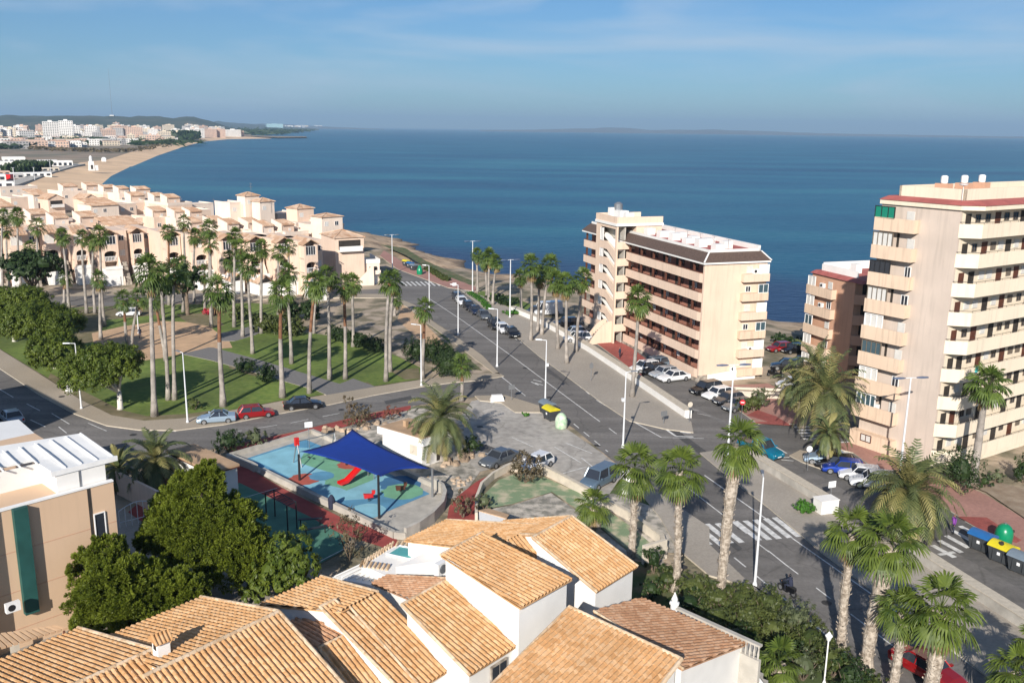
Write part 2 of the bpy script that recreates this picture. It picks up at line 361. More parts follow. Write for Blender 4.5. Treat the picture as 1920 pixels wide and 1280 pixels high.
for j in range(ny):
    for i in range(nx): mb.f.append([idx[i, j], idx[i+1, j], idx[i+1, j+1], idx[i, j+1]]); mb.m.append(0)
# terrain material: scrub on top, rock on the shelf
m = mk('terrain_mat', (.2, .16, .1), .95); nt = m.node_tree; N = nt.nodes; L = nt.links; p = N['Principled BSDF']
g = N.new('ShaderNodeNewGeometry'); sx = N.new('ShaderNodeSeparateXYZ'); L.new(g.outputs['Position'], sx.inputs[0])
def nz(scale, det=6):
    n = N.new('ShaderNodeTexNoise'); n.inputs['Scale'].default_value = scale; n.inputs['Detail'].default_value = det; L.new(g.outputs['Position'], n.inputs['Vector']); return n.outputs[0]
def ramp(src, stops):
    r = N.new('ShaderNodeValToRGB'); e = r.color_ramp.elements; e[0].position, e[0].color = stops[0][0], (*stops[0][1], 1); e[1].position, e[1].color = stops[-1][0], (*stops[-1][1], 1)
    for s_p in stops[1:-1]: k = e.new(s_p[0]); k.color = (*s_p[1], 1)
    L.new(src, r.inputs[0]); return r.outputs[0]
dry = ramp(nz(.22), [(.3, (.10, .095, .05)), (.45, (.20, .17, .11)), (.55, (.38, .30, .21)), (.7, (.45, .35, .26))])
rockc = ramp(nz(.3, 9), [(.3, (.16, .11, .075)), (.45, (.42, .29, .18)), (.6, (.58, .42, .27)), (.75, (.36, .26, .19))])
mr = N.new('ShaderNodeMapRange'); mr.inputs[1].default_value = -1.2; mr.inputs[2].default_value = -.2; L.new(sx.outputs[2], mr.inputs[0])
mx = N.new('ShaderNodeMix'); mx.data_type = 'RGBA'; L.new(mr.outputs[0], mx.inputs[0]); L.new(rockc, mx.inputs[6]); L.new(dry, mx.inputs[7])
mr2 = N.new('ShaderNodeMapRange'); mr2.inputs[1].default_value = SEA+.05; mr2.inputs[2].default_value = SEA+.8; L.new(sx.outputs[2], mr2.inputs[0])
mx2 = N.new('ShaderNodeMix'); mx2.data_type = 'RGBA'; L.new(mr2.outputs[0], mx2.inputs[0]); mx2.inputs[6].default_value = (.07, .055, .04, 1); L.new(mx.outputs[2], mx2.inputs[7]); L.new(mx2.outputs[2], p.inputs['Base Color'])
bp = N.new('ShaderNodeBump'); bp.inputs['Strength'].default_value = .7; bp.inputs['Distance'].default_value = .3; L.new(nz(1.5, 8), bp.inputs['Height']); L.new(bp.outputs[0], p.inputs['Normal'])
tag(mb.build('terrain', 'terrain_mat', smooth=True), kind='structure')
# near ground under and behind the camera (keeps the land whole from other viewpoints)
sheet('ground', [(-330, -150), (330, -150), (330, 29), (200, 31), (-330, 31)], 'soil', -.03, world=True)
# ---------------------------------------------------------------- sea
mb = MB(); mb.face([(-60000, -3000, SEA), (60000, -3000, SEA), (60000, 38000, SEA), (-60000, 38000, SEA)])
m = mk('sea_water', (.01, .06, .1), .12, spec=.5); nt = m.node_tree; N = nt.nodes; L = nt.links; p = N['Principled BSDF']
for l_ in list(p.inputs['Base Color'].links): L.remove(l_)
g = N.new('ShaderNodeNewGeometry')
mp = N.new('ShaderNodeMapping'); mp.inputs['Scale'].default_value = (.0035, .012, 1); mp.inputs['Rotation'].default_value = (0, 0, R(12)); L.new(g.outputs['Position'], mp.inputs[0])
n1 = N.new('ShaderNodeTexNoise'); n1.inputs['Scale'].default_value = 1; n1.inputs['Detail'].default_value = 5; L.new(mp.outputs[0], n1.inputs['Vector'])
base = ramp(n1.outputs[0], [(.32, (.002, .045, .10)), (.5, (.005, .085, .145)), (.68, (.022, .150, .190))])
# darker seagrass beds near the shore: distance along the viewing-independent coast axis
sx = N.new('ShaderNodeSeparateXYZ'); L.new(g.outputs['Position'], sx.inputs[0])
dd = N.new('ShaderNodeMath'); dd.operation = 'MULTIPLY_ADD'; L.new(sx.outputs[0], dd.inputs[0]); dd.inputs[1].default_value = .80; L.new(sx.outputs[1], dd.inputs[2])   # y + .8x
wn = N.new('ShaderNodeTexNoise'); wn.inputs['Scale'].default_value = .012; wn.inputs['Detail'].default_value = 4; L.new(g.outputs['Position'], wn.inputs['Vector'])
d2 = N.new('ShaderNodeMath'); d2.operation = 'MULTIPLY_ADD'; L.new(wn.outputs[0], d2.inputs[0]); d2.inputs[1].default_value = 160; L.new(dd.outputs[0], d2.inputs[2])
bed = N.new('ShaderNodeMapRange'); bed.interpolation_type = 'SMOOTHSTEP'; bed.inputs[1].default_value = 345; bed.inputs[2].default_value = 395; bed.inputs[3].default_value = 1; bed.inputs[4].default_value = 0; L.new(d2.outputs[0], bed.inputs[0])
mxs = N.new('ShaderNodeMix'); mxs.data_type = 'RGBA'; L.new(bed.outputs[0], mxs.inputs[0]); L.new(base, mxs.inputs[6]); mxs.inputs[7].default_value = (.010, .030, .085, 1)
L.new(mxs.outputs[2], p.inputs['Base Color']); p.inputs['Roughness'].default_value = .3; p.inputs['Specular IOR Level'].default_value = .25
w1 = N.new('ShaderNodeTexNoise'); w1.inputs['Scale'].default_value = .35; w1.inputs['Detail'].default_value = 6; w1.inputs['Distortion'].default_value = .8
mp2 = N.new('ShaderNodeMapping'); mp2.inputs['Scale'].default_value = (.45, 1.3, 1); mp2.inputs['Rotation'].default_value = (0, 0, R(-20)); L.new(g.outputs['Position'], mp2.inputs[0]); L.new(mp2.outputs[0], w1.inputs['Vector'])
bp = N.new('ShaderNodeBump'); bp.inputs['Strength'].default_value = .9; bp.inputs['Distance'].default_value = .8; L.new(w1.outputs[0], bp.inputs['Height']); L.new(bp.outputs[0], p.inputs['Normal'])
tag(mb.build('sea', 'sea_water'), kind='structure')
# ---------------------------------------------------------------- the bay: beach, far land, hills, mountains
wl = [(-200, 560), (60, 400), (150, 372), (206, 346), (222, 330), (255, 313), (300, 293), (345, 277), (385, 266), (430, 261.5), (520, 260), (575, 259.5), (575, 257.5), (520, 257), (470, 255.5), (475, 251), (500, 247), (540, 243.5), (600, 241)]
W_ = [G(x, y, SEA) for x, y in wl]
inn = [(-500, 420), (-150, 390), (0, 352), (75, 335), (120, 318), (150, 305), (200, 300), (240, 287), (300, 270), (345, 262.5), (400, 258), (440, 254.5)]
I_ = [G(x, y, -2.0) for x, y in inn]
Wb = [Vector((p.x, p.y, SEA-.4)) for p in W_[:11]]
b = bmesh.new(); vs = [b.verts.new(p) for p in I_ + Wb[::-1]]; f = b.faces.new(vs); bmesh.ops.triangulate(b, faces=[f]); bmesh.ops.recalc_face_normals(b, faces=b.faces)
if sum(q.normal.z for q in b.faces) < 0: bmesh.ops.reverse_faces(b, faces=b.faces)
me = bpy.data.meshes.new('beach'); b.to_mesh(me); b.free(); me.materials.append(M['beach']); o = bpy.data.objects.new('beach', me); COL.objects.link(o); o['kind'] = 'structure'
far_poly = [(p.x, p.y) for p in I_] + [(p.x, p.y) for p in W_[10:]] + [(-5000, 21000), (-16000, 21000), (-16000, 300), (-1500, 300)]
sheet('far_land', far_poly, 'far_ground', -2.05, world=True)
def relief(name, px0, px1, Yn, Yf, fn, mat, n=60):
    mb = MB(); g_ = {}
    for j in range(9):
        Y = Yn + (Yf-Yn)*j/8
        for i in range(n+1):
            px = px0+(px1-px0)*i/n; q = Hh(px, 250, Y); s_e = math.sin(math.pi*j/8)**.8
            hh = fn(i/n, px)*(.42 if name == 'mountains' else .92)*s_e*(1+.25*noise.noise(Vector((i*.35, j*.5, Yn*.01)))) if 0 < j < 8 else 0
            g_[i, j] = mb.pt((q.x, Y, SEA + 1 + hh if hh > 0 else SEA-2))
    for j in range(8):
        for i in range(n): mb.f.append([g_[i, j], g_[i+1, j], g_[i+1, j+1], g_[i, j+1]]); mb.m.append(0)
    return tag(mb.build(name, mat, smooth=True), kind='structure')
def prof(st):
    def f(t, px):
        for (a, ha), (b, hb) in zip(st, st[1:]):
            if a <= px <= b: return ha+(hb-ha)*(px-a)/(b-a)
        return 0
    return f
relief('hills', -700, 470, 3600, 6400, prof([(-700, 50), (-100, 72), (60, 76), (130, 80), (220, 78), (300, 84), (370, 78), (395, 60), (430, 30), (470, 5)]), 'hill', 90)
relief('hills', 330, 600, 8200, 12500, prof([(330, 90), (420, 75), (480, 50), (540, 30), (590, 12), (600, 0)]), 'hill', 50)
relief('mountains', 150, 720, 13500, 16500, prof([(150, 60), (215, 190), (260, 290), (300, 310), (350, 200), (420, 120), (520, 150), (600, 80), (720, 10)]), 'mountain', 60)
relief('mountains', 900, 2100, 12500, 16500, prof([(900, 20), (1000, 60), (1090, 130), (1150, 190), (1220, 110), (1330, 150), (1440, 120), (1550, 70), (1700, 60), (1850, 50), (2100, 40)]), 'mountain', 90)
# ---------------------------------------------------------------- roads
sheet('road', [(742, 500), (800, 506), (862, 538), (905, 556), (990, 590), (1060, 600), (1100, 590), (1200, 650), (1310, 700), (1440, 770), (1600, 790), (1660, 840), (1740, 930), (1830, 980), (1960, 1060), (1960, 1420), (1700, 1420), (1600, 1262), (1500, 1172), (1400, 1090), (1310, 1014), (1235, 938), (1190, 896), (1130, 848), (1075, 802), (1020, 768), (950, 742), (890, 744), (800, 757), (700, 772), (640, 787), (560, 807), (420, 835), (330, 862), (200, 880), (60, 880), (-150, 800), (-260, 640), (-60, 640), (0, 688), (75, 738), (140, 773), (200, 795), (260, 803), (330, 804), (420, 793), (520, 773), (620, 755), (700, 738), (790, 722), (850, 714), (935, 702), (900, 666), (858, 632), (806, 598), (775, 570), (745, 560), (600, 557), (480, 560), (380, 566), (200, 574), (60, 572), (-150, 590), (-150, 566), (60, 556), (380, 549), (600, 546), (733, 540), (735, 520)], 'asphalt', .012)
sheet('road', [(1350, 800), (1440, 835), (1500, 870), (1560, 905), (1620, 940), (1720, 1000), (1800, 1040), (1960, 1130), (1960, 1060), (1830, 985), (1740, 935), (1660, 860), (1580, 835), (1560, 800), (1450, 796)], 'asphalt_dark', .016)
slab('pavement', [(-260, 600), (-60, 622), (0, 656), (90, 712), (150, 750), (210, 780), (270, 790), (350, 785), (420, 774), (520, 755), (600, 744), (700, 727), (790, 713), (860, 704), (935, 700), (945, 706), (900, 714), (850, 718), (790, 726), (700, 742), (620, 759), (520, 777), (420, 797), (330, 808), (260, 807), (200, 799), (140, 777), (75, 742), (0, 692), (-60, 645), (-260, 640)], 'pavement')
slab('pavement', [(858, 540), (905, 556), (950, 575), (1010, 600), (1100, 657), (1200, 727), (1296, 792), (1300, 812), (1250, 806), (1180, 790), (1130, 757), (1070, 712), (1010, 668), (960, 625), (900, 572)], 'pavement_grey')
slab('pavement', [(1312, 850), (1370, 842), (1400, 860), (1470, 905), (1560, 958), (1640, 1005), (1740, 1062), (1840, 1122), (1990, 1210), (1990, 1420), (1890, 1300), (1750, 1192), (1640, 1112), (1540, 1037), (1440, 952), (1380, 907)], 'pavement_grey')
slab('pavement', [(905, 668), (858, 634), (806, 600), (778, 573), (752, 562), (744, 566), (770, 580), (800, 606), (852, 643), (893, 676), (925, 700), (938, 703)], 'pavement', ew=.15)
slab('pavement', [(380, 556), (480, 552), (600, 552), (740, 552), (745, 559), (600, 559), (480, 562), (380, 566)], 'pavement', ew=.3)
slab('pavement', [(1500, 845), (1480, 855), (1505, 868), (1545, 882), (1560, 878), (1525, 850)], 'pavement', ew=.15)
# pink and red pavements at the apartment blocks
slab('pavement', [(1330, 726), (1440, 720), (1490, 745), (1530, 775), (1490, 796), (1420, 795), (1385, 770)], 'pavement_pink')
slab('pavement', [(1540, 835), (1600, 850), (1640, 880), (1745, 935), (1830, 990), (1960, 1075), (1960, 1000), (1850, 930), (1760, 890), (1700, 870), (1600, 830)], 'pavement_pink')
slab('pavement', [(1112, 640), (1180, 690), (1210, 712), (1200, 700), (1245, 700), (1180, 650), (1130, 622)], 'pavement_red')
slab('pavement', [(760, 495), (720, 470), (712, 480), (745, 505), (840, 540), (900, 548), (890, 538), (820, 512)], 'pavement_pink')
sheet('pavement', [(1455, 782), (1485, 800), (1395, 794), (1440, 792), (1400, 780), (1420, 770)], 'pavement_red', .13)
sheet('pavement', [(1568, 852), (1590, 852), (1640, 880), (1655, 895), (1610, 885)], 'pavement_red', .13)
sheet('pavement', [(1795, 970), (1850, 972), (1915, 1015), (1905, 1020), (1830, 990)], 'pavement_red', .13)
sheet('parking_lot', [(884, 752), (940, 740), (1000, 762), (1060, 802), (1130, 850), (1180, 893), (1165, 925), (1130, 930), (1060, 895), (1010, 876), (965, 868), (900, 884), (868, 862), (850, 800)], 'concrete_lot', .018)
slab('pavement', [(890, 743), (948, 742), (1012, 762), (1016, 774), (966, 774), (940, 756), (900, 752)], 'pavement')
slab('pavement', [(1330, 990), (1250, 935), (1200, 905), (1185, 905), (1240, 975), (1270, 1030), (1330, 1080), (1400, 1100), (1460, 1130), (1500, 1172), (1400, 1090), (1330, 1022)], 'pavement_grey', ew=.1)
# park
sheet('lawn', [(212, 778), (272, 787), (350, 782), (420, 771), (520, 752), (600, 741), (700, 724), (785, 711), (790, 690), (745, 668), (700, 650), (640, 632), (560, 622), (500, 612), (560, 575), (470, 568), (300, 572), (120, 578), (-100, 585), (-200, 600), (-60, 620), (0, 654), (90, 709), (150, 747)], 'lawn', .03)
sheet('lawn', [(130, 580), (300, 574), (300, 590), (200, 600), (180, 640), (130, 650)], 'lawn_dry', .034)
sheet('lawn', [(330, 590), (400, 586), (420, 610), (370, 618)], 'lawn_dry', .034)
for pts in ([(212, 780), (272, 789), (350, 784), (420, 773), (430, 765), (350, 776), (275, 780), (225, 768), (160, 735), (95, 700), (90, 709), (150, 749)], [(425, 672), (500, 700), (480, 706), (430, 690)], [(585, 738), (700, 724), (690, 716), (640, 728)], [(730, 695), (785, 690), (788, 710), (760, 712)]): sheet('lawn', pts, 'lawn_dry', .0335)
sheet('pavement', [(60, 545), (380, 541), (600, 538), (733, 534), (733, 541), (600, 547), (380, 550), (60, 557)], 'pavement', .02)
sheet('sand_area', [(172, 625), (230, 612), (300, 602), (350, 604), (392, 612), (430, 640), (436, 652), (390, 656), (340, 664), (300, 672), (255, 678), (225, 660), (175, 642)], 'sand', .038)
slab('path', [(400, 652), (482, 674), (637, 720), (662, 710), (717, 730), (625, 747), (595, 733), (525, 713), (400, 677), (340, 664), (390, 652)], 'path', h=.06, ew=.15)
slab('path', [(405, 626), (450, 618), (520, 596), (540, 598), (480, 628), (440, 640), (410, 640)], 'path', h=.06, ew=.15)
sheet('dry_ground', [(645, 600), (700, 575), (745, 575), (800, 610), (870, 655), (925, 700), (850, 700), (795, 690), (740, 664), (660, 634)], 'scrub_soil', .02)
sheet('dry_ground', [(755, 568), (790, 600), (850, 660), (800, 650), (745, 600)], 'sand', .026)
sheet('grass_verge', [(770, 572), (800, 600), (838, 630), (848, 648), (810, 615), (780, 590)], 'ground_green', .03)
sheet('grass_verge', [(830, 650), (870, 665), (905, 695), (860, 690)], 'ground_green', .03)
sheet('grass_verge', [(1215, 905), (1245, 935), (1330, 1030), (1290, 1035), (1240, 990), (1200, 950), (1140, 930), (1160, 900)], 'ground_green', .02)
sheet('dry_ground', [(1150, 925), (1225, 950), (1262, 1000), (1290, 1036), (1240, 1036), (1150, 960), (1100, 930)], 'gravel', .024)
sheet('grass_verge', [(888, 560), (930, 600), (950, 600), (1000, 590), (1010, 575), (950, 555), (900, 545)], 'lawn', .03)
sheet('grass_verge', [(712, 458), (760, 478), (850, 530), (890, 535), (890, 528), (800, 490), (760, 465)], 'ground_green', -.01)
# north side of the playground: gravel bed, red path
sheet('dry_ground', [(470, 836), (580, 812), (640, 800), (700, 780), (760, 762), (830, 762), (870, 800), (870, 860), (900, 884), (860, 940), (815, 925), (700, 890), (610, 815), (470, 850)], 'gravel', .02)
sheet('path', [(420, 838), (560, 808), (640, 788), (700, 774), (770, 760), (770, 768), (700, 786), (640, 802), (560, 822), (430, 850)], 'red_track', .03)
sheet('path', [(930, 884), (893, 903), (858, 930), (842, 950), (838, 975), (822, 1000), (780, 1020), (700, 1060), (600, 1100), (640, 1120), (720, 1110), (860, 1030), (893, 985), (893, 945), (903, 918), (935, 890)], 'red_track', .028)
sheet('path', [(449, 868), (530, 915), (640, 970), (740, 1005), (760, 1040), (640, 1000), (560, 960), (448, 905), (380, 900), (300, 1000), (240, 960), (330, 880)], 'red_track', .024)
sheet('court', [(449, 905), (500, 930), (580, 968), (650, 1008), (640, 1035), (590, 1062), (500, 1100), (380, 1040), (360, 960)], 'court_green', .032)
sheet('court', [(905, 930), (935, 900), (965, 888), (1010, 890), (1100, 930), (1180, 985), (1240, 1035), (1200, 1050), (1110, 975), (1035, 922), (960, 945), (905, 955)], 'court_worn', .032)
sheet('court', [(905, 957), (960, 947), (1033, 924), (1110, 978), (1190, 1045), (1180, 1100), (900, 1000)], 'gravel', .028)
# playground surface
sheet('play_surface', [(456, 862), (572, 824), (730, 888), (806, 926), (700, 970), (636, 944), (520, 890)], 'rubber_blue', .05)
sheet('play_surface', [(470, 860), (540, 838), (600, 842), (700, 880), (745, 905), (700, 935), (620, 940), (560, 905), (505, 876)], 'rubber_sky', .054)
sheet('play_surface', [(570, 850), (640, 852), (700, 875), (700, 900), (650, 920), (620, 908), (615, 885), (560, 868)], 'rubber_green', .058)
def blob(px, py, r, mat, z, sq=1.0, name='play_surface'):
    c = G(px, py); sheet(name, [(c.x + r*math.cos(a*math.pi/9)*(1+.1*math.sin(3*a)), c.y + sq*r*math.sin(a*math.pi/9)) for a in range(18)], mat, z, world=True)
blob(650, 898, 2.2, 'rubber_green', .062); blob(570, 899, 1.5, 'rubber_red', .066); blob(603, 893, 1.2, 'rubber_blue', .070); blob(755, 922, 1.9, 'rubber_green', .06); blob(750, 907, 2.0, 'rubber_deep', .056); blob(690, 958, 1.6, 'rubber_sky', .056); blob(655, 872, 1.2, 'rubber_red', .064)
sheet('ground', [(428, 854), (456, 862), (636, 944), (700, 970), (806, 926), (835, 930), (832, 950), (800, 985), (760, 1010), (700, 985), (440, 866)], 'concrete', .04)
sheet('ground', [(428, 854), (585, 812), (740, 880), (830, 925), (806, 926), (572, 824), (456, 862)], 'concrete', .044)
# behind: ground of the housing block
sheet('ground', [(300, 1000), (240, 960), (190, 940), (-400, 1000), (-400, 1500), (1400, 1500), (1240, 1040), (1180, 1105), (890, 1005), (700, 1070), (590, 1100), (500, 1110), (370, 1045)], 'pavement_grey', -.012)
sheet('garden', [(1180, 1050), (1250, 1060), (1330, 1085), (1400, 1105), (1460, 1135), (1600, 1260), (1750, 1420), (1200, 1420)], 'ground_green', .02)
sheet('ground', [(1760, 890), (1850, 925), (1960, 1000), (1960, 930), (1850, 900)], 'soil', .14)
# repairs, stains and covers in the tarmac
mk('tar_patch', (.07, .068, .066), .85, .15, 2, .1, 20); mk('tar_worn', (.17, .16, .15), .92, .15, 2, .1, 20); mk('iron', (.06, .055, .05), .6, .2, 6, metal=.4); mk('oil', (.085, .08, .076), .75, .2, 1)
for i, (pts, mt) in enumerate([([(1245, 800), (1262, 800), (1330, 850), (1312, 852)], 'tar_patch'), ([(1180, 850), (1196, 848), (1215, 868), (1200, 872)], 'tar_worn'), ([(720, 752), (770, 742), (774, 748), (724, 758)], 'tar_patch'), ([(240, 832), (300, 838), (298, 846), (236, 842)], 'tar_worn'), ([(1025, 688), (1062, 716), (1068, 724), (1020, 694)], 'oil'), ([(880, 610), (900, 625), (896, 628), (876, 613)], 'tar_worn'), ([(1370, 1010), (1392, 1028), (1384, 1034), (1362, 1016)], 'tar_patch'), ([(900, 830), (935, 842), (925, 852), (890, 842)], 'oil'), ([(1245, 740), (1420, 815), (1415, 819), (1240, 744)], 'tar_worn')]): sheet('road_patch', pts, mt, .0195+.0004*i)
for i, (px, py) in enumerate([(1287, 1085), (1280, 1065), (1120, 835), (985, 690), (1030, 745), (250, 815), (116, 745), (1390, 990), (1550, 1130), (640, 768), (1265, 845), (900, 800)]):
    c = G(px, py); sheet('manhole_cover', [(c.x+.38*math.cos(a*math.pi/6), c.y+.38*math.sin(a*math.pi/6)) for a in range(12)], 'iron', .0245 if i not in (0, 1, 6) else .13, world=True)
# ---------------------------------------------------------------- painted markings: one sheet set
mk_mb = MB(); ZM = .026; NL = [0]
def line_px(a, b, w=.12, dash=None, mbk=None, z=ZM):
    NL[0] += 1; z += .00004*NL[0]; A = G(*a); B = G(*b); d_ = (B-A); l = d_.length; d_.normalize(); n = Vector((-d_.y, d_.x, 0))*w/2; up = Vector((0, 0, z)); s0 = 0
    segs = [(0, l)] if not dash else []
    while dash and s0 < l: segs.append((s0, min(l, s0+dash[0]))); s0 += sum(dash)
    for p0, p1 in segs:
        a_, b_ = A+d_*p0+up, A+d_*p1+up; (mbk or mk_mb).face([a_-n, b_-n, b_+n, a_+n])
for a, b in [((805, 560), (870, 603)), ((870, 603), (960, 668)), ((960, 668), (1050, 735)), ((1050, 735), (1112, 781))]: line_px(a, b, .13)
line_px((1112, 781), (1165, 820), .13, (2, 2.5))
line_px((1058, 780), (1140, 847), .13, (1.6, 1.4)); line_px((985, 640), (1112, 745), .13, (1.3, 1.6)); line_px((1118, 750), (1155, 772)); line_px((1155, 772), (1240, 820), .16); line_px((1240, 820), (1320, 822), .1)
line_px((900, 590), (985, 648), .1, (1.0, 1.5)); line_px((940, 706), (985, 742), .13)
line_px((1202, 899), (1268, 954), .14); line_px((1330, 1003), (1345, 1020)); line_px((1340, 1015), (1480, 1130), .14, (1.7, 1.3)); line_px((1480, 1130), (1600, 1235), .14)
line_px((1254, 888), (1275, 905), .12); line_px((1288, 913), (1400, 1000), .12); line_px((1420, 1018), (1640, 1185), .12, (1.7, 2.2)); line_px((1640, 1185), (1760, 1275), .12, (1.7, 2.2))
line_px((1321, 891), (1440, 975), .14); line_px((1480, 1005), (1775, 1213), .13); line_px((1775, 1213), (1860, 1275), .13)
for k, s0 in enumerate([(1285, 985), (1305, 984), (1325, 982), (1345, 981), (1378, 977), (1397, 976), (1415, 974), (1435, 972), (1452, 970)]):
    line_px(s0, (s0[0]+46, s0[1]+36), .55)
for k in range(12): line_px((753+k*8.8, 528), (763+k*8.8, 536), .42)
for k in range(7): line_px((1748+k*13, 1022-k*9), (1790+k*13, 1045-k*9), .5, z=.03)
for k in range(5): line_px((1490+k*4, 801+k*5.5), (1530+k*4, 800+k*5.5), .5, z=.03)
for k in range(4): line_px((1560+k*4, 830+k*6), (1592+k*4, 829+k*6), .5, z=.03)
line_px((1440, 1032), (1475, 1060)); line_px((1760, 1040), (1790, 1035), .35, z=.03); line_px((1700, 1025), (1770, 1062), .12, z=.03)
for k, (a, b) in enumerate([((1125, 748), (1200, 760)), ((1140, 762), (1215, 772)), ((1160, 776), (1225, 781))]): line_px(a, b, .12)
for a, b in [((57, 787), (85, 800)), ((97, 775), (130, 795)), ((110, 800), (125, 812)), ((165, 793), (200, 808)), ((295, 803), (330, 809)), ((0, 730), (25, 745)), ((50, 757), (75, 770))]: line_px(a, b, .12)
line_px((415, 813), (545, 793), .12, (2.2, 1.8)); line_px((545, 793), (700, 762), .12, (2.2, 1.8)); line_px((580, 760), (760, 728), .12, (2, 2)); line_px((760, 728), (900, 712), .12, (2, 3)); line_px((900, 705), (935, 706), .2)
for x, y in [(1370, 712), (1385, 755), (1235, 715), (1262, 728), (1330, 765), (1352, 775)]: line_px((x-45, y), (x-20, y+5), .1)
# 'give way' figures and the bicycle mark on the tarmac
for pts in ([(1250, 806), (1268, 818), (1300, 819)], [(1262, 806), (1295, 812)], [(1275, 810), (1292, 812)]):
    for a, b in zip(pts, pts[1:]): line_px(a, b, .28)
for a, b in [((1000, 712), (1016, 716)), ((996, 716), (1010, 722)), ((1003, 718), (1018, 722)), ((1462, 858), (1480, 857)), ((1465, 862), (1488, 864)), ((1440, 860), (1450, 866)), ((1455, 838), (1475, 850))]: line_px(a, b, .2)
for a, b in [((1040, 838), (1090, 868)), ((1110, 850), (1060, 830)), ((1000, 875), (1050, 895)), ((1090, 858), (1130, 890)), ((960, 820), (1000, 838)), ((1040, 892), (1100, 875))]: line_px(a, b, .12)
for a, b in [((452, 935), (520, 915)), ((585, 1060), (648, 1028))]: line_px(a, b, .08, z=.038)
tag(mk_mb.build('road_markings', 'paint', normals=False), kind='structure')
# ================================================================ vehicles
def carpaint(name, col, metal=.35):
    if name not in M: mk(name, col, .28, 0, metal=metal, coat=.6)
    return name
PAINTS = dict(white=(.72, .72, .72), black=(.012, .012, .014), silver=(.42, .46, .50), grey=(.13, .145, .16), darkgrey=(.05, .055, .065), red=(.33, .012, .015), blue=(.01, .05, .36), lightblue=(.35, .45, .55), teal=(.01, .20, .32), darkblue=(.015, .025, .06), bluegrey=(.14, .20, .26))
for k, v in PAINTS.items(): carpaint('car_'+k, v, 0 if k == 'white' else .35)
def make_car(paint, kind='hatch', soft=None):
    """x forward; origin on the ground at the centre"""
    Ls, Wd, Ht = dict(hatch=(4.1, 1.74, 1.48), sedan=(4.6, 1.8, 1.45), suv=(4.4, 1.84, 1.66), van=(4.9, 1.9, 1.95), minivan=(4.4, 1.8, 1.8), coupe=(4.3, 1.74, 1.36), pickup=(5.2, 1.85, 1.75), bigvan=(5.4, 2.0, 2.5))[kind]
    root = empty('parked_car'); w = Wd/2; l = Ls/2
    belt = {'suv': .98, 'van': 1.02, 'minivan': .98, 'pickup': 1.0, 'bigvan': 1.15}.get(kind, .90)
    # side profile of the lower body: (x, z_top)
    hood = belt-.16 if kind not in ('van', 'bigvan') else belt-.1
    nose = hood-.14
    if kind in ('hatch', 'suv', 'minivan', 'van', 'bigvan'): top = [(-l, belt-.22), (-l+.06, belt), (-.6, belt), (l-1.25, belt-.02), (l-.55, hood), (l-.12, nose), (l, nose-.18)]
    else: top = [(-l, belt-.2), (-l+.08, belt-.03), (-l+.75, belt), (0, belt), (l-1.35, belt-.03), (l-.5, hood), (l-.12, nose), (l, nose-.18)]
    b = MB()
    secs = []
    for i, (x, zt) in enumerate(top):
        e = 1 if 0 < i < len(top)-1 else .86
        if i in (1, len(top)-2): e = .95
        zb = .20 if 0 < i < len(top)-1 else .34
        ring = [(x, -w*.86*e, zb), (x, -w*e, zb+.14), (x, -w*e, zt*.62+.1), (x, -w*.955*e, zt-.03), (x, -w*.80*e, zt+.015), (x, 0, zt+.04), (x, w*.80*e, zt+.015), (x, w*.955*e, zt-.03), (x, w*e, zt*.62+.1), (x, w*e, zb+.14), (x, w*.86*e, zb)]
        secs.append([b.pt(q) for q in ring])
    for A, B in zip(secs, secs[1:]):
        for k in range(len(A)-1): b.f.append([A[k], A[k+1], B[k+1], B[k]]); b.m.append(0)
        b.f.append([A[-1], A[0], B[0], B[-1]]); b.m.append(1)
    b.f.append(secs[0]); b.m.append(0); b.f.append(secs[-1][::-1]); b.m.append(0)
    # greenhouse stations: rear base, rear roof, front roof, windscreen base
    rb, rr, fr, fb = {'hatch': (-l+.12, -l+.55, .35, l-1.2), 'sedan': (-l+.7, -l+1.35, .35, l-1.35), 'suv': (-l+.12, -l+.42, .4, l-1.2), 'minivan': (-l+.08, -l+.25, .75, l-1.0), 'van': (-l+.06, -l+.16, 1.0, l-.85), 'coupe': (-l+.75, -l+1.35, .15, l-1.45), 'pickup': (-.55, -.35, .7, l-1.35), 'bigvan': (-l+.06, -l+.14, 1.5, l-.7)}[kind]
    wb, wt = w*.93, w*.74; zr = Ht-.03
    if kind in ('van', 'bigvan'): wt = w*.84
    for sgn in (-1, 1):   # pillars are body-coloured bars over the glass
        for (x0, x1) in ((rb, rr), (fb, fr), ((rb+fb)/2-.05, (rr+fr)/2-.05)):
            b.path([(x0, sgn*(wb-.005), belt), (x1, sgn*(wt+.005), zr)], .045, 4)
    roof_m = 0
    b.hexa([(rr-.04, -wt, zr-.04), (fr+.06, -wt, zr-.04), (fr+.06, wt, zr-.04), (rr-.04, wt, zr-.04)], [(rr+.08, -wt*.86, zr+.03), (fr-.1, -wt*.86, zr+.03), (fr-.1, wt*.86, zr+.03), (rr+.08, wt*.86, zr+.03)], 2 if soft else 0)
    if kind == 'bigvan': b.hexa([(rb-.0, -wb, belt), (.7, -wb, belt), (.7, wb, belt), (rb, wb, belt)], [(rr-.05, -wt-.02, zr), (.7, -wt-.02, zr), (.7, wt+.02, zr), (rr-.05, wt+.02, zr)], 0)
    body = b.build('body', ['car_'+paint, 'tyre', soft or 'tyre'], root, smooth=False)
    g = MB()
    g.hexa([(rb+.02, -wb+.02, belt-.02), (fb-.02, -wb+.02, belt-.02), (fb-.02, wb-.02, belt-.02), (rb+.02, wb-.02, belt-.02)], [(rr, -wt+.01, zr-.03), (fr, -wt+.01, zr-.03), (fr, wt-.01, zr-.03), (rr, wt-.01, zr-.03)])
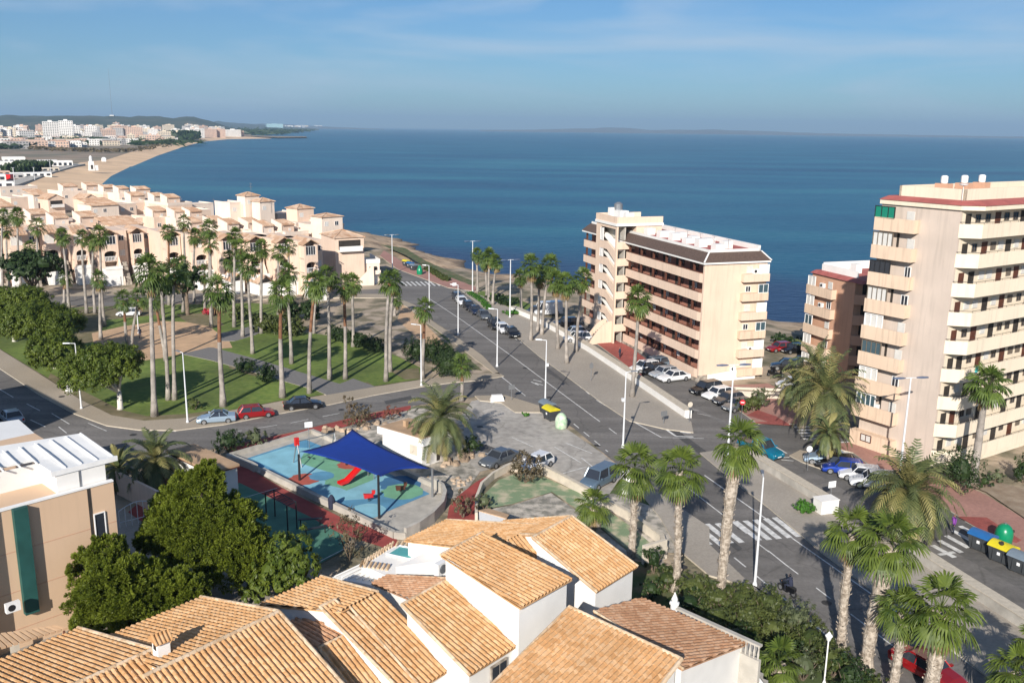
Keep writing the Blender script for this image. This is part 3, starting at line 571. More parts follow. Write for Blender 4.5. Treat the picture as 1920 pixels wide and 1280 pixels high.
    g.build('windows', 'glass', root)
    if kind == 'pickup':
        q = MB(); q.box(-l+.08, -.65, -w*.85, w*.85, belt+.03, belt+.06); q.build('load_cover', 'car_black', root)
    for sx in (-1, 1):
        for sy in (-1, 1):
            q = MB(); cx = sx*(Ls*.305); rw = .33 if kind != 'suv' else .36
            q.path([(cx, sy*(w-.2), rw), (cx, sy*(w+.012), rw)], rw, 14)
            wh = q.build('wheel', 'tyre', root); q = MB(); q.path([(cx, sy*(w-.02), rw), (cx, sy*(w+.022), rw)], rw*.62, 10); q.build('rim', 'rim', wh)
    for sy in (-1, 1):
        q = MB(); q.hexa([(l-.17, sy*w*.55, nose-.17), (l-.03, sy*w*.55, nose-.17), (l-.12, sy*w*.88, nose-.15), (l-.26, sy*w*.9, nose-.15)], [(l-.17, sy*w*.55, nose-.02), (l-.05, sy*w*.55, nose-.04), (l-.14, sy*w*.88, nose-.0), (l-.3, sy*w*.9, nose+.0)]); q.build('headlight', 'light_clear', root)
        q = MB(); q.box(-l-.012, -l+.14, min(sy*w*.62, sy*w*.86), max(sy*w*.62, sy*w*.86), belt-.32, belt-.1); q.build('tail_light', 'light_red', root)
        q = MB(); q.box(l-1.45, l-1.28, min(sy*w*.95, sy*(w+.16)), max(sy*w*.95, sy*(w+.16)), belt, belt+.13); q.build('mirror', 'car_'+paint, root)
    q = MB(); q.box(-l-.02, -l+.02, -.26, .26, .52, .64); q.build('number_plate', 'plate', root); q = MB(); q.box(l-.05, l+.015, -.26, .26, .38, .49); q.build('number_plate', 'plate', root)
    return root
CARS = [  # px, py (ground centre), heading azimuth, paint, kind, label
 (406, 791, 196, 'lightblue', 'coupe', 'pale blue convertible with black soft top, rearmost of three cars parked along the park lawn', 'car_black'),
 (481, 781, 22, 'red', 'hatch', 'dark red hatchback parked by the park lawn behind the black saloon', None),
 (568, 765, 18, 'black', 'sedan', 'black saloon car parked at the front of three beside the park lawn', None),
 (936, 868, 228, 'grey', 'sedan', 'steel grey saloon parked beside the rocky bed of the big date palm', None),
 (1005, 878, 232, 'white', 'hatch', 'white car parked half behind the round reddish bush', None),
 (1122, 908, 231, 'bluegrey', 'minivan', 'blue grey box shaped people carrier parked by the grass strip', None),
 (858, 562, 286, 'darkgrey', 'hatch', 'dark car at the far end of the row along the kerb', None),
 (866, 570, 286, 'white', 'hatch', 'white hatchback second from the far end of the kerb row', None),
 (879, 579, 286, 'black', 'hatch', 'black car parked just in front of the far white hatchback', None),
 (891, 587, 286, 'darkblue', 'sedan', 'very dark blue saloon in the middle of the kerb row', None),
 (907, 596, 286, 'grey', 'sedan', 'slate grey saloon before the gap in the kerb row', None),
 (928, 615, 286, 'black', 'suv', 'black tall hatchback behind the lamp post in the kerb row', None),
 (943, 622, 286, 'white', 'hatch', 'white car second from the near end of the kerb row', None),
 (960, 630, 286, 'black', 'hatch', 'black hatchback nearest the camera in the kerb row', None),
 (1026, 590, 200, 'white', 'bigvan', 'large white van parked behind the palms by the low wall', None),
 (1003, 590, 200, 'darkgrey', 'suv', 'dark car parked just left of the large white van', None),
 (1076, 628, 190, 'silver', 'hatch', 'silver car behind the palms, further of two parked by the stairs tower', None),
 (1082, 640, 190, 'white', 'suv', 'white car behind the palms, nearer of two parked by the stairs tower', None),
 (1060, 612, 190, 'black', 'suv', 'black car in shade under the palms behind the wall', None),
 (1225, 690, 205, 'bluegrey', 'suv', 'dark blue car in shade under the balconies, first of the service road row', None),
 (1208, 697, 205, 'white', 'suv', 'white car with red bumper seen behind the lone palm trunk', None),
 (1226, 700, 205, 'black', 'hatch', 'black hatchback nose out beside two pale cars below the balconies', None),
 (1244, 706, 205, 'silver', 'hatch', 'silver hatchback between the black and the white car below the balconies', None),
 (1263, 713, 205, 'white', 'sedan', 'white saloon at the near end of the first service road row', None),
 (1323, 737, 208, 'black', 'suv', 'black car at the far end of the second service road row', None),
 (1345, 746, 208, 'white', 'hatch', 'white hatchback second in the service road row by the pink plaza', None),
 (1365, 756, 208, 'darkgrey', 'hatch', 'dark green grey hatchback third in the row by the pink plaza', None),
 (1383, 768, 208, 'grey', 'hatch', 'silver grey hatchback beside the no entry sign', None),
 (1425, 850, 303, 'teal', 'pickup', 'teal pickup with black load cover driving past the end of the wall', None),
 (1545, 868, 165, 'lightblue', 'hatch', 'pale blue estate car first in the parking row by the cream tower', None),
 (1566, 877, 165, 'black', 'hatch', 'black car squeezed between the pale blue and the bright blue car', None),
 (1580, 886, 165, 'blue', 'hatch', 'bright blue hatchback in the parking row by the cream tower', None),
 (1612, 898, 165, 'white', 'hatch', 'white estate car next to the bright blue hatchback', None),
 (1637, 912, 165, 'white', 'suv', 'white tall car with dark rear lights, nearest in the parking row', None),
 (1461, 658, 200, 'red', 'hatch', 'red car in the shade at the back of the yard between the blocks', None),
 (1488, 661, 200, 'black', 'hatch', 'black car beside the red car in the yard between the blocks', None),
 (1474, 693, 170, 'black', 'suv', 'black car in front in the yard between the blocks', None),
 (1500, 690, 170, 'darkblue', 'suv', 'dark blue car at the right of the yard between the blocks', None),
 (1484, 727, 175, 'white', 'hatch', 'white car behind the feather palms at the yard entrance', None),
 (1737, 1266, 301, 'red', 'sedan', 'deep red car driving under the near palms', None),
 (242, 592, 190, 'white', 'hatch', 'white car in front of the villas seen through the park palms', None),
 (22, 790, 133, 'silver', 'sedan', 'pale car in the shade behind the pale metal shed roof', None),
]
cache = {}
for (px, py, hd, paint, kind, lab, soft) in CARS:
    k = (paint, kind, soft)
    if k not in cache: cache[k] = make_car(paint, kind, soft)
    tag(dup(cache[k], G(px, py, .02), hd, lab), cat='car')
for o in cache.values(): kill(o)
# ================================================================ two-wheelers and people
def person(name, loc, rz, pose, top, legs, label, hair='hair', sc=1.0):
    """pose: dict of joints in metres (x forward, y left, z up)"""
    root = empty(name, loc, rz, label, 'person'); root.scale = (sc, sc, sc)
    J = dict(pelvis=(0, 0, .95), chest=(0, 0, 1.28), neck=(0, 0, 1.47), head=(0, 0, 1.62), shl=(0, .19, 1.40), ell=(.05, .24, 1.12), hal=(.12, .22, .88), shr=(0, -.19, 1.40), elr=(.05, -.24, 1.12), har=(.12, -.22, .88), hil=(0, .09, .9), knl=(.1, .1, .5), anl=(.0, .1, .08), tol=(.18, .11, .04), hir=(0, -.09, .9), knr=(.02, -.1, .5), anr=(-.18, -.1, .09), tor=(0, -.11, .04)); J.update(pose)
    b = MB(); V = {k: Vector(v) for k, v in J.items()}
    b.path([V['pelvis']-Vector((0, 0, .06)), V['pelvis'], V['chest'], V['chest'].lerp(V['neck'], .6), V['neck'], V['head']], [.13, .155, .165, .13, .06, .06], 10, 0)
    for s in 'lr':
        b.path([V['neck'].lerp(V['sh'+s], .3), V['sh'+s], V['el'+s], V['ha'+s]], [.07, .065, .048, .034], 8, 0)
        b.path([V['hi'+s], V['kn'+s], V['an'+s]], [.092, .062, .045], 8, 1)
        b.path([V['an'+s]-Vector((.05, 0, .02)), V['to'+s]], [.05, .035], 8, 3)
        for f in range(4): b.path([V['ha'+s], V['ha'+s]+Vector((.05, -.02+.013*f, -.07+.004*f)), V['ha'+s]+Vector((.06, -.02+.013*f, -.11+.008*f))], [.012, .010, .007], 5, 2)
        b.path([V['ha'+s], V['ha'+s]+Vector((.05, .035, -.04))], [.012, .008], 5, 2)
    h = V['head']
    for dz, r in ((-.11, .05),): b.path([h+Vector((.01, 0, -.11)), h+Vector((.015, 0, -.05)), h+Vector((0, 0, .03)), h+Vector((-.01, 0, .09)), h+Vector((-.01, 0, .12))], [.045, .075, .09, .07, .02], 10, 2)
    b.path([h+Vector((.08, 0, -.01)), h+Vector((.115, 0, -.03))], [.012, .014], 5, 2)
    b.build('body', [top, legs, 'skin', 'tyre'], root, smooth=True)
    q = MB(); q.path([h+Vector((-.04, 0, -.04)), h+Vector((-.02, 0, .05)), h+Vector((-.01, 0, .13))], [.09, .102, .04], 10, 0); q.build('hair', hair, root, smooth=True)
    return root
person('person', G(1786, 1000, .03), 200, {}, 'cloth_purple', 'cloth_dark', 'person in a purple top walking over the zebra crossing near the bins')
person('person', G(1757, 975, .13), 20, {}, 'cloth_dark', 'cloth_dark', 'person in dark clothes on the pink pavement beside the feather palm')
person('person', G(617, 708, .06), 200, {}, 'cloth_dark', 'car_grey', 'person in dark clothes walking on the grey park path by a palm trunk')
person('person', G(263, 634, .05), 120, {}, 'cloth_dark', 'cloth_dark', 'person in dark clothes standing on the orange sand area of the park')
person('person', G(1162, 672, .02), 200, {}, 'cloth_dark', 'cloth_dark', 'person in dark clothes at the foot of the outside stairs of the block')
# motorcycle with rider
mc = empty('motorcycle', G(1476, 1113, .02), 118, 'dark scooter ridden along the left lane beside the garden bushes', 'motorcycle')
for x in (-.62, .68):
    q = MB(); q.path([(x, -.06, .28), (x, .06, .28)], .28, 14); wq = q.build('wheel', 'tyre', mc); q = MB(); q.path([(x, -.065, .28), (x, .065, .28)], .16, 10); q.build('rim', 'rim', wq)
q = MB(); q.hexa([(-.7, -.14, .35), (.1, -.14, .3), (.1, .14, .3), (-.7, .14, .35)], [(-.75, -.12, .72), (.0, -.12, .68), (.0, .12, .68), (-.75, .12, .72)]); q.hexa([(.1, -.14, .2), (.3, -.14, .2), (.3, .14, .2), (.1, .14, .2)], [(.38, -.2, .95), (.48, -.2, .92), (.48, .2, .92), (.38, .2, .95)]); q.box(-.1, .3, -.14, .14, .2, .3); q.path([(.68, 0, .3), (.42, 0, 1.0)], .04); q.build('body', 'car_black', mc)
q = MB(); q.box(-.72, .0, -.13, .13, .725, .79); q.build('seat', 'tyre', mc); q = MB(); q.path([(.38, -.33, 1.03), (.42, 0, 1.0), (.38, .33, 1.03)], .02); q.build('handlebar', 'black_metal', mc); q = MB(); q.path([(.5, 0, .78), (.56, 0, .78)], .08, 10); q.build('headlight', 'light_clear', mc)
person('person', G(1476, 1113, .02), 118, dict(pelvis=(-.3, 0, .84), chest=(-.22, 0, 1.18), neck=(-.15, 0, 1.38), head=(-.1, 0, 1.54), shl=(-.16, .19, 1.32), ell=(.08, .26, 1.12), hal=(.34, .27, 1.03), shr=(-.16, -.19, 1.32), elr=(.08, -.26, 1.12), har=(.34, -.27, 1.03), hil=(-.28, .09, .84), knl=(.1, .18, .78), anl=(.1, .16, .36), tol=(.26, .16, .32), hir=(-.28, -.09, .84), knr=(.1, -.18, .78), anr=(.1, -.16, .36), tor=(.26, -.16, .32)), 'cloth_dark', 'cloth_dark', 'rider in dark clothes and helmet seated on the scooter', hair='car_black')
dup(mc, G(1447, 703, .02), 30, 'black motorcycle at the stone base of the apartment block, left of two')['category'] = 'motorcycle'; dup(mc, G(1459, 708, .02), 20, 'black motorcycle at the stone base of the apartment block, right of two')['category'] = 'motorcycle'
# ================================================================ street lamps
def lamp_single(h, az_arm, label, px, py, plate=False, group='single arm street lamps'):
    root = empty('street_lamp', G(px, py, .0), az_arm, label, 'street lamp', group)
    q = MB(); q.path([(0, 0, 0), (0, 0, h*.35), (0, 0, h)], [.11, .09, .055], 8); q.path([(0, 0, h), (.75, 0, h+.06)], [.045, .035], 6); q.lathe([(.19, 0), (.19, .10), (.12, .35)], 8); q.build('pole', 'pole_white', root)
    q = MB(); q.hexa([(.55, -.11, h+.0), (1.3, -.15, h+.04), (1.3, .15, h+.04), (.55, .11, h+.0)], [(.55, -.08, h+.12), (1.3, -.11, h+.13), (1.3, .11, h+.13), (.55, .08, h+.12)]); q.build('lamp_head', 'grey_metal', root)
    if plate: q = MB(); q.box(-.35, -.06, -.2, .2, h*.62, h*.62+.3); q.build('side_box', 'sign_white', root)
    return root
def lamp_double(h, az, label, px, py, group='twin arm street lamps', dark=True):
    root = empty('street_lamp', G(px, py, .0), az, label, 'street lamp', group)
    q = MB(); q.path([(0, 0, 0), (0, 0, h*.5), (0, 0, h)], [.13, .10, .07], 8); q.path([(-.9, 0, h-.05), (0, 0, h), (.9, 0, h-.05)], .04, 6); q.lathe([(.2, 0), (.2, .1), (.13, .4)], 8); q.build('pole', 'pole_white', root)
    for s in (-1, 1):
        q = MB(); z = h-.03; q.path([(s*.55, 0, z), (s*.75, 0, z+.03), (s*1.2, 0, z+.05), (s*1.75, 0, z+.02), (s*1.85, 0, z)], [.06, .17, .24, .17, .04], 10); o = q.build('lamp_head', 'lamp_dark' if dark else 'grey_metal', root, smooth=True)
        for v in o.data.vertices: v.co.z = z + (v.co.z-z)*.45
    return root
lamp_single(8.3, 168, 'white street lamp between bins and traffic island at the parking lot', 1022, 762, True)
lamp_single(8.3, 168, 'white street lamp on the pointed park corner of the junction', 932, 687)
lamp_single(8.3, 168, 'white street lamp on the left kerb halfway along the row of parked cars', 859, 628)
lamp_single(8.0, 168, 'white street lamp nearest the far zebra crossing on the left kerb', 805, 577)
lamp_single(8.6, 80, 'white street lamp at the right of the zebra crossing near the garden bushes', 1415, 1098)
lamp_single(8.3, 18, 'white street lamp with a sign on its post at the parking lot kerb', 1168, 838, True)
lamp_single(8.2, 140, 'white street lamp on the park pavement beside the pale blue convertible', 352, 793)
lamp_single(8.2, 165, 'white street lamp at the edge of the park hedge beside the two palm trunks', 790, 724)
lamp_single(8.0, 190, 'white street lamp rising out of the round leafy trees at the left', 153, 767)
lamp_single(5.0, 150, 'white lamp post standing in the orange sand area of the park', 260, 625)
lamp_double(10.5, 20, 'tall twin arm lamp at the head of the pavement gardens', 956, 596); lamp_double(10.6, 20, 'tall twin arm lamp furthest off by the pavement gardens, against the sea', 886, 548)
lamp_double(10.4, 10, 'tall twin arm lamp with dark blue heads beside the end of the retaining wall', 1363, 868); lamp_double(10.6, 10, 'tall twin arm lamp with dark blue heads in front of the cream tower', 1685, 905)
lamp_double(9.0, 20, 'tall twin arm lamp before the corner villa on the shore road', 736, 513, dark=False)
gl = empty('garden_lamp', G(1545, 1282, 0), 0, 'small white lantern on a post among the garden bushes', 'garden lamp')
q = MB(); q.lathe([(.12, 0), (.12, .1), (.05, .3), (.045, 3.0)], 8); q.build('post', 'white_paint', gl); q = MB(); q.lathe([(.10, 3.0), (.2, 3.3), (.24, 3.32), (.12, 3.45), (.02, 3.6)], 8); q.build('lantern', 'white_paint', gl)
# ================================================================ signs
def sign(kind, px, py, h, az, label, col='sign_white'):
    root = empty('road_sign', G(px, py, .1), az, label, 'road sign'); q = MB(); q.tube((0, 0, -.1), (0, 0, h), .035, n=6); q.build('post', 'grey_metal', root)
    q = MB(); y = -.05
    if kind == 'round': pts = [(.32*math.cos(a*math.pi/8), .32*math.sin(a*math.pi/8)) for a in range(16)]
    elif kind == 'tri': pts = [(-.42, -.24), (.42, -.24), (0, .48)]
    elif kind == 'up': pts = [(-.27, -.4), (.27, -.4), (.27, .15), (0, .42), (-.27, .15)]
    else: pts = [(-.4, -.3), (.4, -.3), (.4, .3), (-.4, .3)]
    q.hexa([(x, y, h-.1+z) for x, z in pts], [(x, y+.025, h-.1+z) for x, z in pts]); f = q.build('panel', col, root)
    if col == 'sign_red': q = MB(); q.box(-.2, .2, y-.012, y-.002, h-.16, h-.05); q.build('bar', 'sign_white', f)
    return root
sign('up', 1108, 714, 2.3, 20, 'pointed grey backed road sign alone on the wide pavement', 'grey_metal')
sign('round', 1292, 792, 2.3, 20, 'round road sign seen from behind at the end of the retaining wall', 'cream_wall'); sign('square', 1556, 948, 2.2, 20, 'square pale sign standing behind the end of the lower wall')
sign('round', 1390, 786, 2.2, -10, 'red no entry sign beside the last parked car and the little bushes', 'sign_red'); sign('round', 1514, 880, 2.3, 10, 'round white sign on the small island under the feather palms')
sign('square', 580, 838, 2.6, 20, 'square white sign at the gate of the playground'); sign('square', 852, 560, 3.0, 20, 'pale square sign behind the far parked cars'); sign('square', 959, 750, 1.8, 20, 'small sign on the traffic island near the low white block', 'grey_metal')
sign('square', 1244, 795, 1.4, 20, 'small low sign on a thin post on the wide pavement', 'grey_metal')
# ================================================================ bins
def igloo(px, py, mat, label, h=1.75, cat='bottle bank', rz=0):
    root = empty('bottle_bank', G(px, py, .02), rz, label, cat); q = MB(); q.lathe([(.62, 0), (.68, .1), (.72, .8), (.66, 1.2), (.5, 1.5), (.28, h-.06), (.1, h)], 16); q.build('shell', mat, root, smooth=True)
    q = MB(); q.path([(.5, -.2, 1.2), (.68, -.24, 1.2)], .11, 10); q.build('opening', 'dark_opening', root); q = MB(); q.lathe([(.09, h-.02), (.1, h+.08), (.06, h+.1)], 8); q.build('lifting_ring', 'grey_metal', root)
def container(px, py, lidm, label, rz, body='bin_dark', hole=False):
    root = empty('waste_container', G(px, py, .02), rz, label, 'waste container', 'waste containers')
    q = MB(); q.hexa([(-.72, -.55, .1), (.72, -.55, .1), (.72, .5, .1), (-.72, .5, .1)], [(-.9, -.68, 1.25), (.9, -.68, 1.25), (.9, .6, 1.25), (-.9, .6, 1.25)]); q.box(-.45, -.38, -.71, -.58, .3, 1.2); q.box(.38, .45, -.71, -.58, .3, 1.2); q.build('body', body, root)
    q = MB(); n = 8; pr = [(-.95, 1.26)] + [(-.9+1.8*k/n, 1.3+.33*math.sin(math.pi*k/n)) for k in range(n+1)] + [(.95, 1.26)]
    pr = [(-.76, 1.26)] + [(-.7+1.36*k/n, 1.32+.32*math.sin(math.pi*(k+.6)/(n+1.2))) for k in range(n+1)] + [(.68, 1.26)]
    q.hexa([(-.94, y, z) for y, z in pr], [(.94, y, z) for y, z in pr]); ld = q.build('lid', lidm, root)
    if hole: q = MB(); q.path([(0, -.3, 1.5), (0, -.42, 1.72)], .17, 12); q.build('opening', 'dark_opening', ld)
    for x in (-.6, .6):
        q = MB(); q.path([(x-.03, -.5, .1), (x+.03, -.5, .1)], .09, 8); q.build('wheel', 'tyre', root)
    q = MB(); q.box(-.12, .12, -.655, -.625, .7, .95); q.build('sticker', 'sign_white', root)
container(1026, 775, 'bin_grey', 'grey lidded container furthest of the three by the parking lot', -60); container(1033, 786, 'bin_yellow', 'yellow lidded recycling container between grey lid and poster bin', -60)
igloo(1052, 802, 'bin_poster', 'pale green bottle bank covered with a printed picture by the parking lot', 1.8)
container(1840, 1030, 'bin_blue', 'blue lidded paper container beside the green bottle bank', -58); container(1878, 1052, 'bin_yellow', 'yellow lidded container with a round black hole near the green bottle bank', -58, hole=True); container(1915, 1072, 'bin_grey', 'grey lidded container cut off by the right edge of the picture', -58)
igloo(1880, 1018, 'bin_green', 'glossy green bottle bank on the red pavement by the cream tower')
for k, (px, py, mt, l_) in enumerate([(762, 499, 'bin_yellow', 'yellow lidded container furthest left in the row by the shore road'), (769, 503, 'bin_blue', 'blue lidded container in the row by the shore road'), (776, 507, 'bin_grey', 'grey lidded container in the row by the shore road')]): container(px, py, mt, l_, -50)
igloo(787, 515, 'bin_green', 'mint green bottle bank at the near end of the row by the shore road', 2.2)
# ================================================================ walls and street furniture
def wall_px(name, pts, h, t, label, cat='wall', mat='white_wall', cap=None, z0=-.05):
    P_ = gp(pts); o = P_[0]; root = empty(name, o, 0, label, cat); q = MB(); c = MB()
    L_, R_ = [], []
    for i, p in enumerate(P_):
        a = P_[max(i-1, 0)]; b = P_[min(i+1, len(P_)-1)]; d_ = (b-a).normalized(); n = Vector((-d_.y, d_.x, 0)); L_.append(p-o+n*t/2); R_.append(p-o-n*t/2)
    for i in range(len(P_)-1):
        Z = Vector((0, 0, 1)); k = [L_[i], R_[i], R_[i+1], L_[i+1]]
        q.hexa([p+Z*z0 for p in k], [p+Z*h for p in k])
        if cap:
            e = .06; ctr = sum(k, Vector())/4; k2 = []
            for a_, b_ in ((L_[i], R_[i]), (R_[i+1], L_[i+1])):
                dd_ = (b_-a_).normalized()*e; k2 += [a_-dd_, b_+dd_]
            c.hexa([p+Z*(h+.002) for p in k2], [p+Z*(h+.08) for p in k2])
    q.build('wall', mat, root)
    if cap: c.build('coping', cap, root)
    return root
wall_px('retaining_wall', [(962, 584), (985, 594), (1010, 604), (1060, 632), (1110, 662), (1200, 722), (1290, 784)], 1.0, .9, 'long pale wall between wide pavement and service road beside the apartment block', mat='white_wall', cap='kerb')
wall_px('retaining_wall', [(1400, 858), (1470, 900), (1558, 954)], .9, .9, 'middle pale wall length ending at the white block by the bright green hedge', mat='concrete', cap='kerb')
wall_px('retaining_wall', [(1712, 1042), (1800, 1100), (1860, 1138), (1990, 1222)], .9, .9, 'pale wall length behind the near palms at the lower right', mat='concrete', cap='kerb')
bw = empty('wall_end_block', G(1547, 960), 18, 'small white block at the end of the wall beside the bright hedge', 'wall'); q = MB(); q.box(-.9, .9, -.6, .6, 0, 1.3); q.box(-.95, .95, -.65, .65, 1.3, 1.38); q.build('block', 'white_wall', bw)
bw = empty('utility_box', G(932, 752), 10, 'low white tapered block on the traffic island', 'utility box'); q = MB(); q.hexa([(-.9, -.5, 0), (.9, -.5, 0), (.9, .5, 0), (-.9, .5, 0)], [(-.65, -.35, .8), (.65, -.35, .8), (.65, .35, .8), (-.65, .35, .8)]); q.build('block', 'white_wall', bw)
bw = empty('utility_box', G(130, 735), -40, 'white twin utility cabinet on the pavement beside the leafy trees', 'utility box'); q = MB(); q.box(-.35, .35, -.3, .3, 0, 1.5); q.build('cabinet', 'white_paint', bw); q = MB(); q.box(-.9, -.38, -.25, .25, 0, 1.1); q.build('low_cabinet', 'white_paint', bw)
bw = empty('litter_bin', G(620, 706, .06), 0, 'black litter bin by the palm trunk on the park path', 'litter bin'); q = MB(); q.lathe([(.2, 0), (.25, .1), (.27, .8), (.2, .9)], 10); q.build('bin', 'black_metal', bw)
bw = empty('billboard', G(1175, 925, 0), 20, 'narrow white panel standing on the grass strip behind the near palm trunk', 'sign'); q = MB(); q.box(-.45, .45, -.12, .12, 0, 2.3); q.build('panel', 'white_paint', bw)
wall_px('parking_wall', [(960, 884), (985, 880), (1012, 884), (1060, 908), (1100, 930), (1180, 975), (1240, 1020), (1247, 1045)], .8, .3, 'low cream wall curving round the worn green court', mat='cream_wall', cap='kerb')
wall_px('parking_wall', [(893, 975), (893, 945), (903, 917), (925, 897), (957, 880)], .7, .25, 'low curved cream kerb wall between red path and green court', mat='cream_wall')
wall_px('garden_wall', [(1205, 1058), (1247, 1045)], 1.6, .3, 'short cream wall end by the worn court and the palm trunk', mat='cream_wall')
planter = empty('planter', G(1430, 742, .12), -5, 'cream walled planter on the pink plaza beside the block', 'planter'); q = MB(); q.box(-3.6, 3.6, -1.0, -.8, 0, .8); q.box(-3.6, 3.6, .8, 1.0, 0, .8); q.box(-3.6, -3.4, -.8, .8, 0, .8); q.box(3.4, 3.6, -.8, .8, 0, .8); q.box(-3.4, 3.4, -.8, .8, 0, .5, 1); q.build('box', ['cream_wall', 'soil'], planter)
# ================================================================ playground
root = empty('playground_wall', G(428, 858), 0, 'low concrete wall round the blue playground with a rounded far end', 'wall')
def low(pts, h, t, name, mat='concrete'):
    P_ = gp(pts); q = MB(); o = root.location
    for a, b in zip(P_, P_[1:]):
        d_ = (b-a).normalized(); n = Vector((-d_.y, d_.x, 0))*t/2; k = [a-n-o, b-n-o, b+n-o, a+n-o]; q.hexa([p for p in k], [p+Vector((0, 0, h)) for p in k])
    return q.build(name, mat, root)
low([(428, 858), (585, 812)], .45, .3, 'back_wall'); low([(585, 812), (740, 880), (815, 915)], .5, .35, 'side_wall'); low([(815, 915), (830, 925), (835, 938), (830, 958), (812, 978), (785, 998), (760, 1010)], 1.0, .3, 'curved_wall')
low([(428, 862), (470, 878), (480, 884)], .7, .5, 'front_wall'); low([(492, 888), (560, 922), (640, 960), (740, 1008), (762, 1010)], .6, .4, 'front_wall')
sail = empty('shade_sail', G(718, 973), 0, 'large deep blue shade sail stretched over the playground slide', 'shade sail')
o = sail.location
cs = [Hh(661, 804, G(661, 868).y), Hh(806, 878, G(808, 930).y), Hh(714, 893, G(718, 973).y), Hh(563, 846, G(563, 893).y)]
q = MB(); n = 14; g_ = {}
for j in range(n+1):
    for i in range(n+1):
        s_, t_ = i/n, j/n
        inw = .16
        sx_ = s_ + inw*(.5-s_)*math.sin(math.pi*t_)*1.0; tx_ = t_ + inw*(.5-t_)*math.sin(math.pi*s_)
        p = (cs[0]*(1-sx_)*(1-tx_) + cs[1]*sx_*(1-tx_) + cs[2]*sx_*tx_ + cs[3]*(1-sx_)*tx_)
        g_[i, j] = q.pt(p-o)
for j in range(n):
    for i in range(n): q.f.append([g_[i, j], g_[i+1, j], g_[i+1, j+1], g_[i, j+1]]); q.m.append(0)
s_o = q.build('canopy', 'sail_blue', sail, smooth=True); md = s_o.modifiers.new('thick', 'SOLIDIFY'); md.thickness = .02
for k, (bx, by) in enumerate([(650, 872), (811, 932), (711, 972), (562, 901)]):
    B = G(bx, by); q = MB(); q.tube(B-o, Vector((B.x, B.y, cs[k].z+.1))-o, .12, .10, 10); q.tube(Vector((B.x, B.y, cs[k].z+.05))-o, cs[k]-o, .02, n=5); q.build('pole', 'black_metal' if k != 1 else 'grey_metal', sail)
sl = empty('slide', G(645, 905), 0, 'bright red slide coming down from a climbing tower under the blue sail', 'slide'); o = sl.location
a, b = G(636, 907, .35), G(640, 911, .3); T_ = G(672, 873, 1.6)
dirn = Vector((T_.x-a.x, T_.y-a.y, 0)).normalized(); nn = Vector((-dirn.y, dirn.x, 0))
q = MB(); pts = [a-o+Vector((0, 0, -.05)), a-o+dirn*.8, a-o+dirn*1.2+Vector((0, 0, .25)), a-o+dirn*3.2+Vector((0, 0, 1.55)), a-o+dirn*3.6+Vector((0, 0, 1.6))]
for p, r in zip(pts, pts[1:]):
    q.hexa([p-nn*.3, p+nn*.3, r+nn*.3, r-nn*.3], [v+Vector((0, 0, .04)) for v in (p-nn*.3, p+nn*.3, r+nn*.3, r-nn*.3)])
    for s in (-1, 1): w0, w1 = nn*.3*s, nn*.36*s; q.hexa([p+w0, p+w1, r+w1, r+w0], [v+Vector((0, 0, .25)) for v in (p+w0, p+w1, r+w1, r+w0)])
q.build('chute', 'slide_red', sl)
q = MB(); tb = a-o+dirn*4.1
for s in (-1, 1):
    for t in (-.5, .5): q.tube(tb+nn*.5*s+dirn*t-Vector((0, 0, .35)), tb+nn*.5*s+dirn*t+Vector((0, 0, 2.2)), .05)
q.build('frame', 'grey_metal', sl); q = MB(); q.hexa([tb+nn*s+dirn*t+Vector((0, 0, 1.5)) for s, t in ((-.5, -.5), (.5, -.5), (.5, .5), (-.5, .5))], [tb+nn*s+dirn*t+Vector((0, 0, 1.58)) for s, t in ((-.5, -.5), (.5, -.5), (.5, .5), (-.5, .5))]); q.build('platform', 'brown_wood', sl)
sw = empty('swing_frame', G(558, 872), 40, 'grey swing frame with a red cap at the corner of the playground', 'swing'); q = MB()
for x in (0, 4.2):
    for s in (-1, 1): q.tube((x, s*.9, -.05), (x, 0, 2.5), .06)
q.tube((0, 0, 2.5), (4.2, 0, 2.5), .05); q.build('frame', 'grey_metal', sw); q = MB(); q.box(-.2, .2, -.16, .16, 2.1, 2.9); q.build('cap', 'slide_red', sw)
for x in (1.3, 2.9): q = MB(); q.tube((x, -.18, 2.5), (x, -.18, .6), .012, n=4); q.tube((x, .18, 2.5), (x, .18, .6), .012, n=4); q.box(x-.1, x+.1, -.22, .22, .55, .6); q.build('swing_seat', 'black_metal', sw)
def rocker(px, py, mat, label):
    r = empty('spring_rider', G(px, py, .05), 30, label, 'spring rider'); q = MB(); q.path([(.1*math.cos(a), .1*math.sin(a), .05+a*.018) for a in [k*.8 for k in range(24)]], .02, 5); q.build('spring', 'black_metal', r); q = MB(); q.hexa([(-.45, -.12, .4), (.4, -.12, .38), (.4, .12, .38), (-.45, .12, .4)], [(-.5, -.14, .85), (.3, -.14, .7), (.3, .14, .7), (-.5, .14, .85)]); q.hexa([(.3, -.1, .55), (.55, -.1, .7), (.55, .1, .7), (.3, .1, .55)], [(.3, -.08, 1.05), (.6, -.08, 1.0), (.6, .08, 1.0), (.3, .08, 1.05)]); q.build('body', mat, r)
rocker(692, 940, 'slide_red', 'red spring rider near the front wall of the playground'); rocker(752, 925, 'brown_wood', 'brown spring rider on the pale green circle')
bb = empty('litter_bin', G(622, 953, .03), 0, 'dark blue litter bin outside the low playground wall', 'litter bin'); q = MB(); q.lathe([(.25, 0), (.3, .1), (.32, .9), (.2, 1.15), (.1, 1.3)], 10); q.build('bin', 'cloth_dark', bb)
pb = empty('pull_up_frame', G(500, 975), 0, 'dark metal pull up frame with ladder bars on the green court', 'exercise frame'); o = pb.location; q = MB()
ps = [G(500, 975), G(516, 968), G(540, 1000), G(557, 992)]
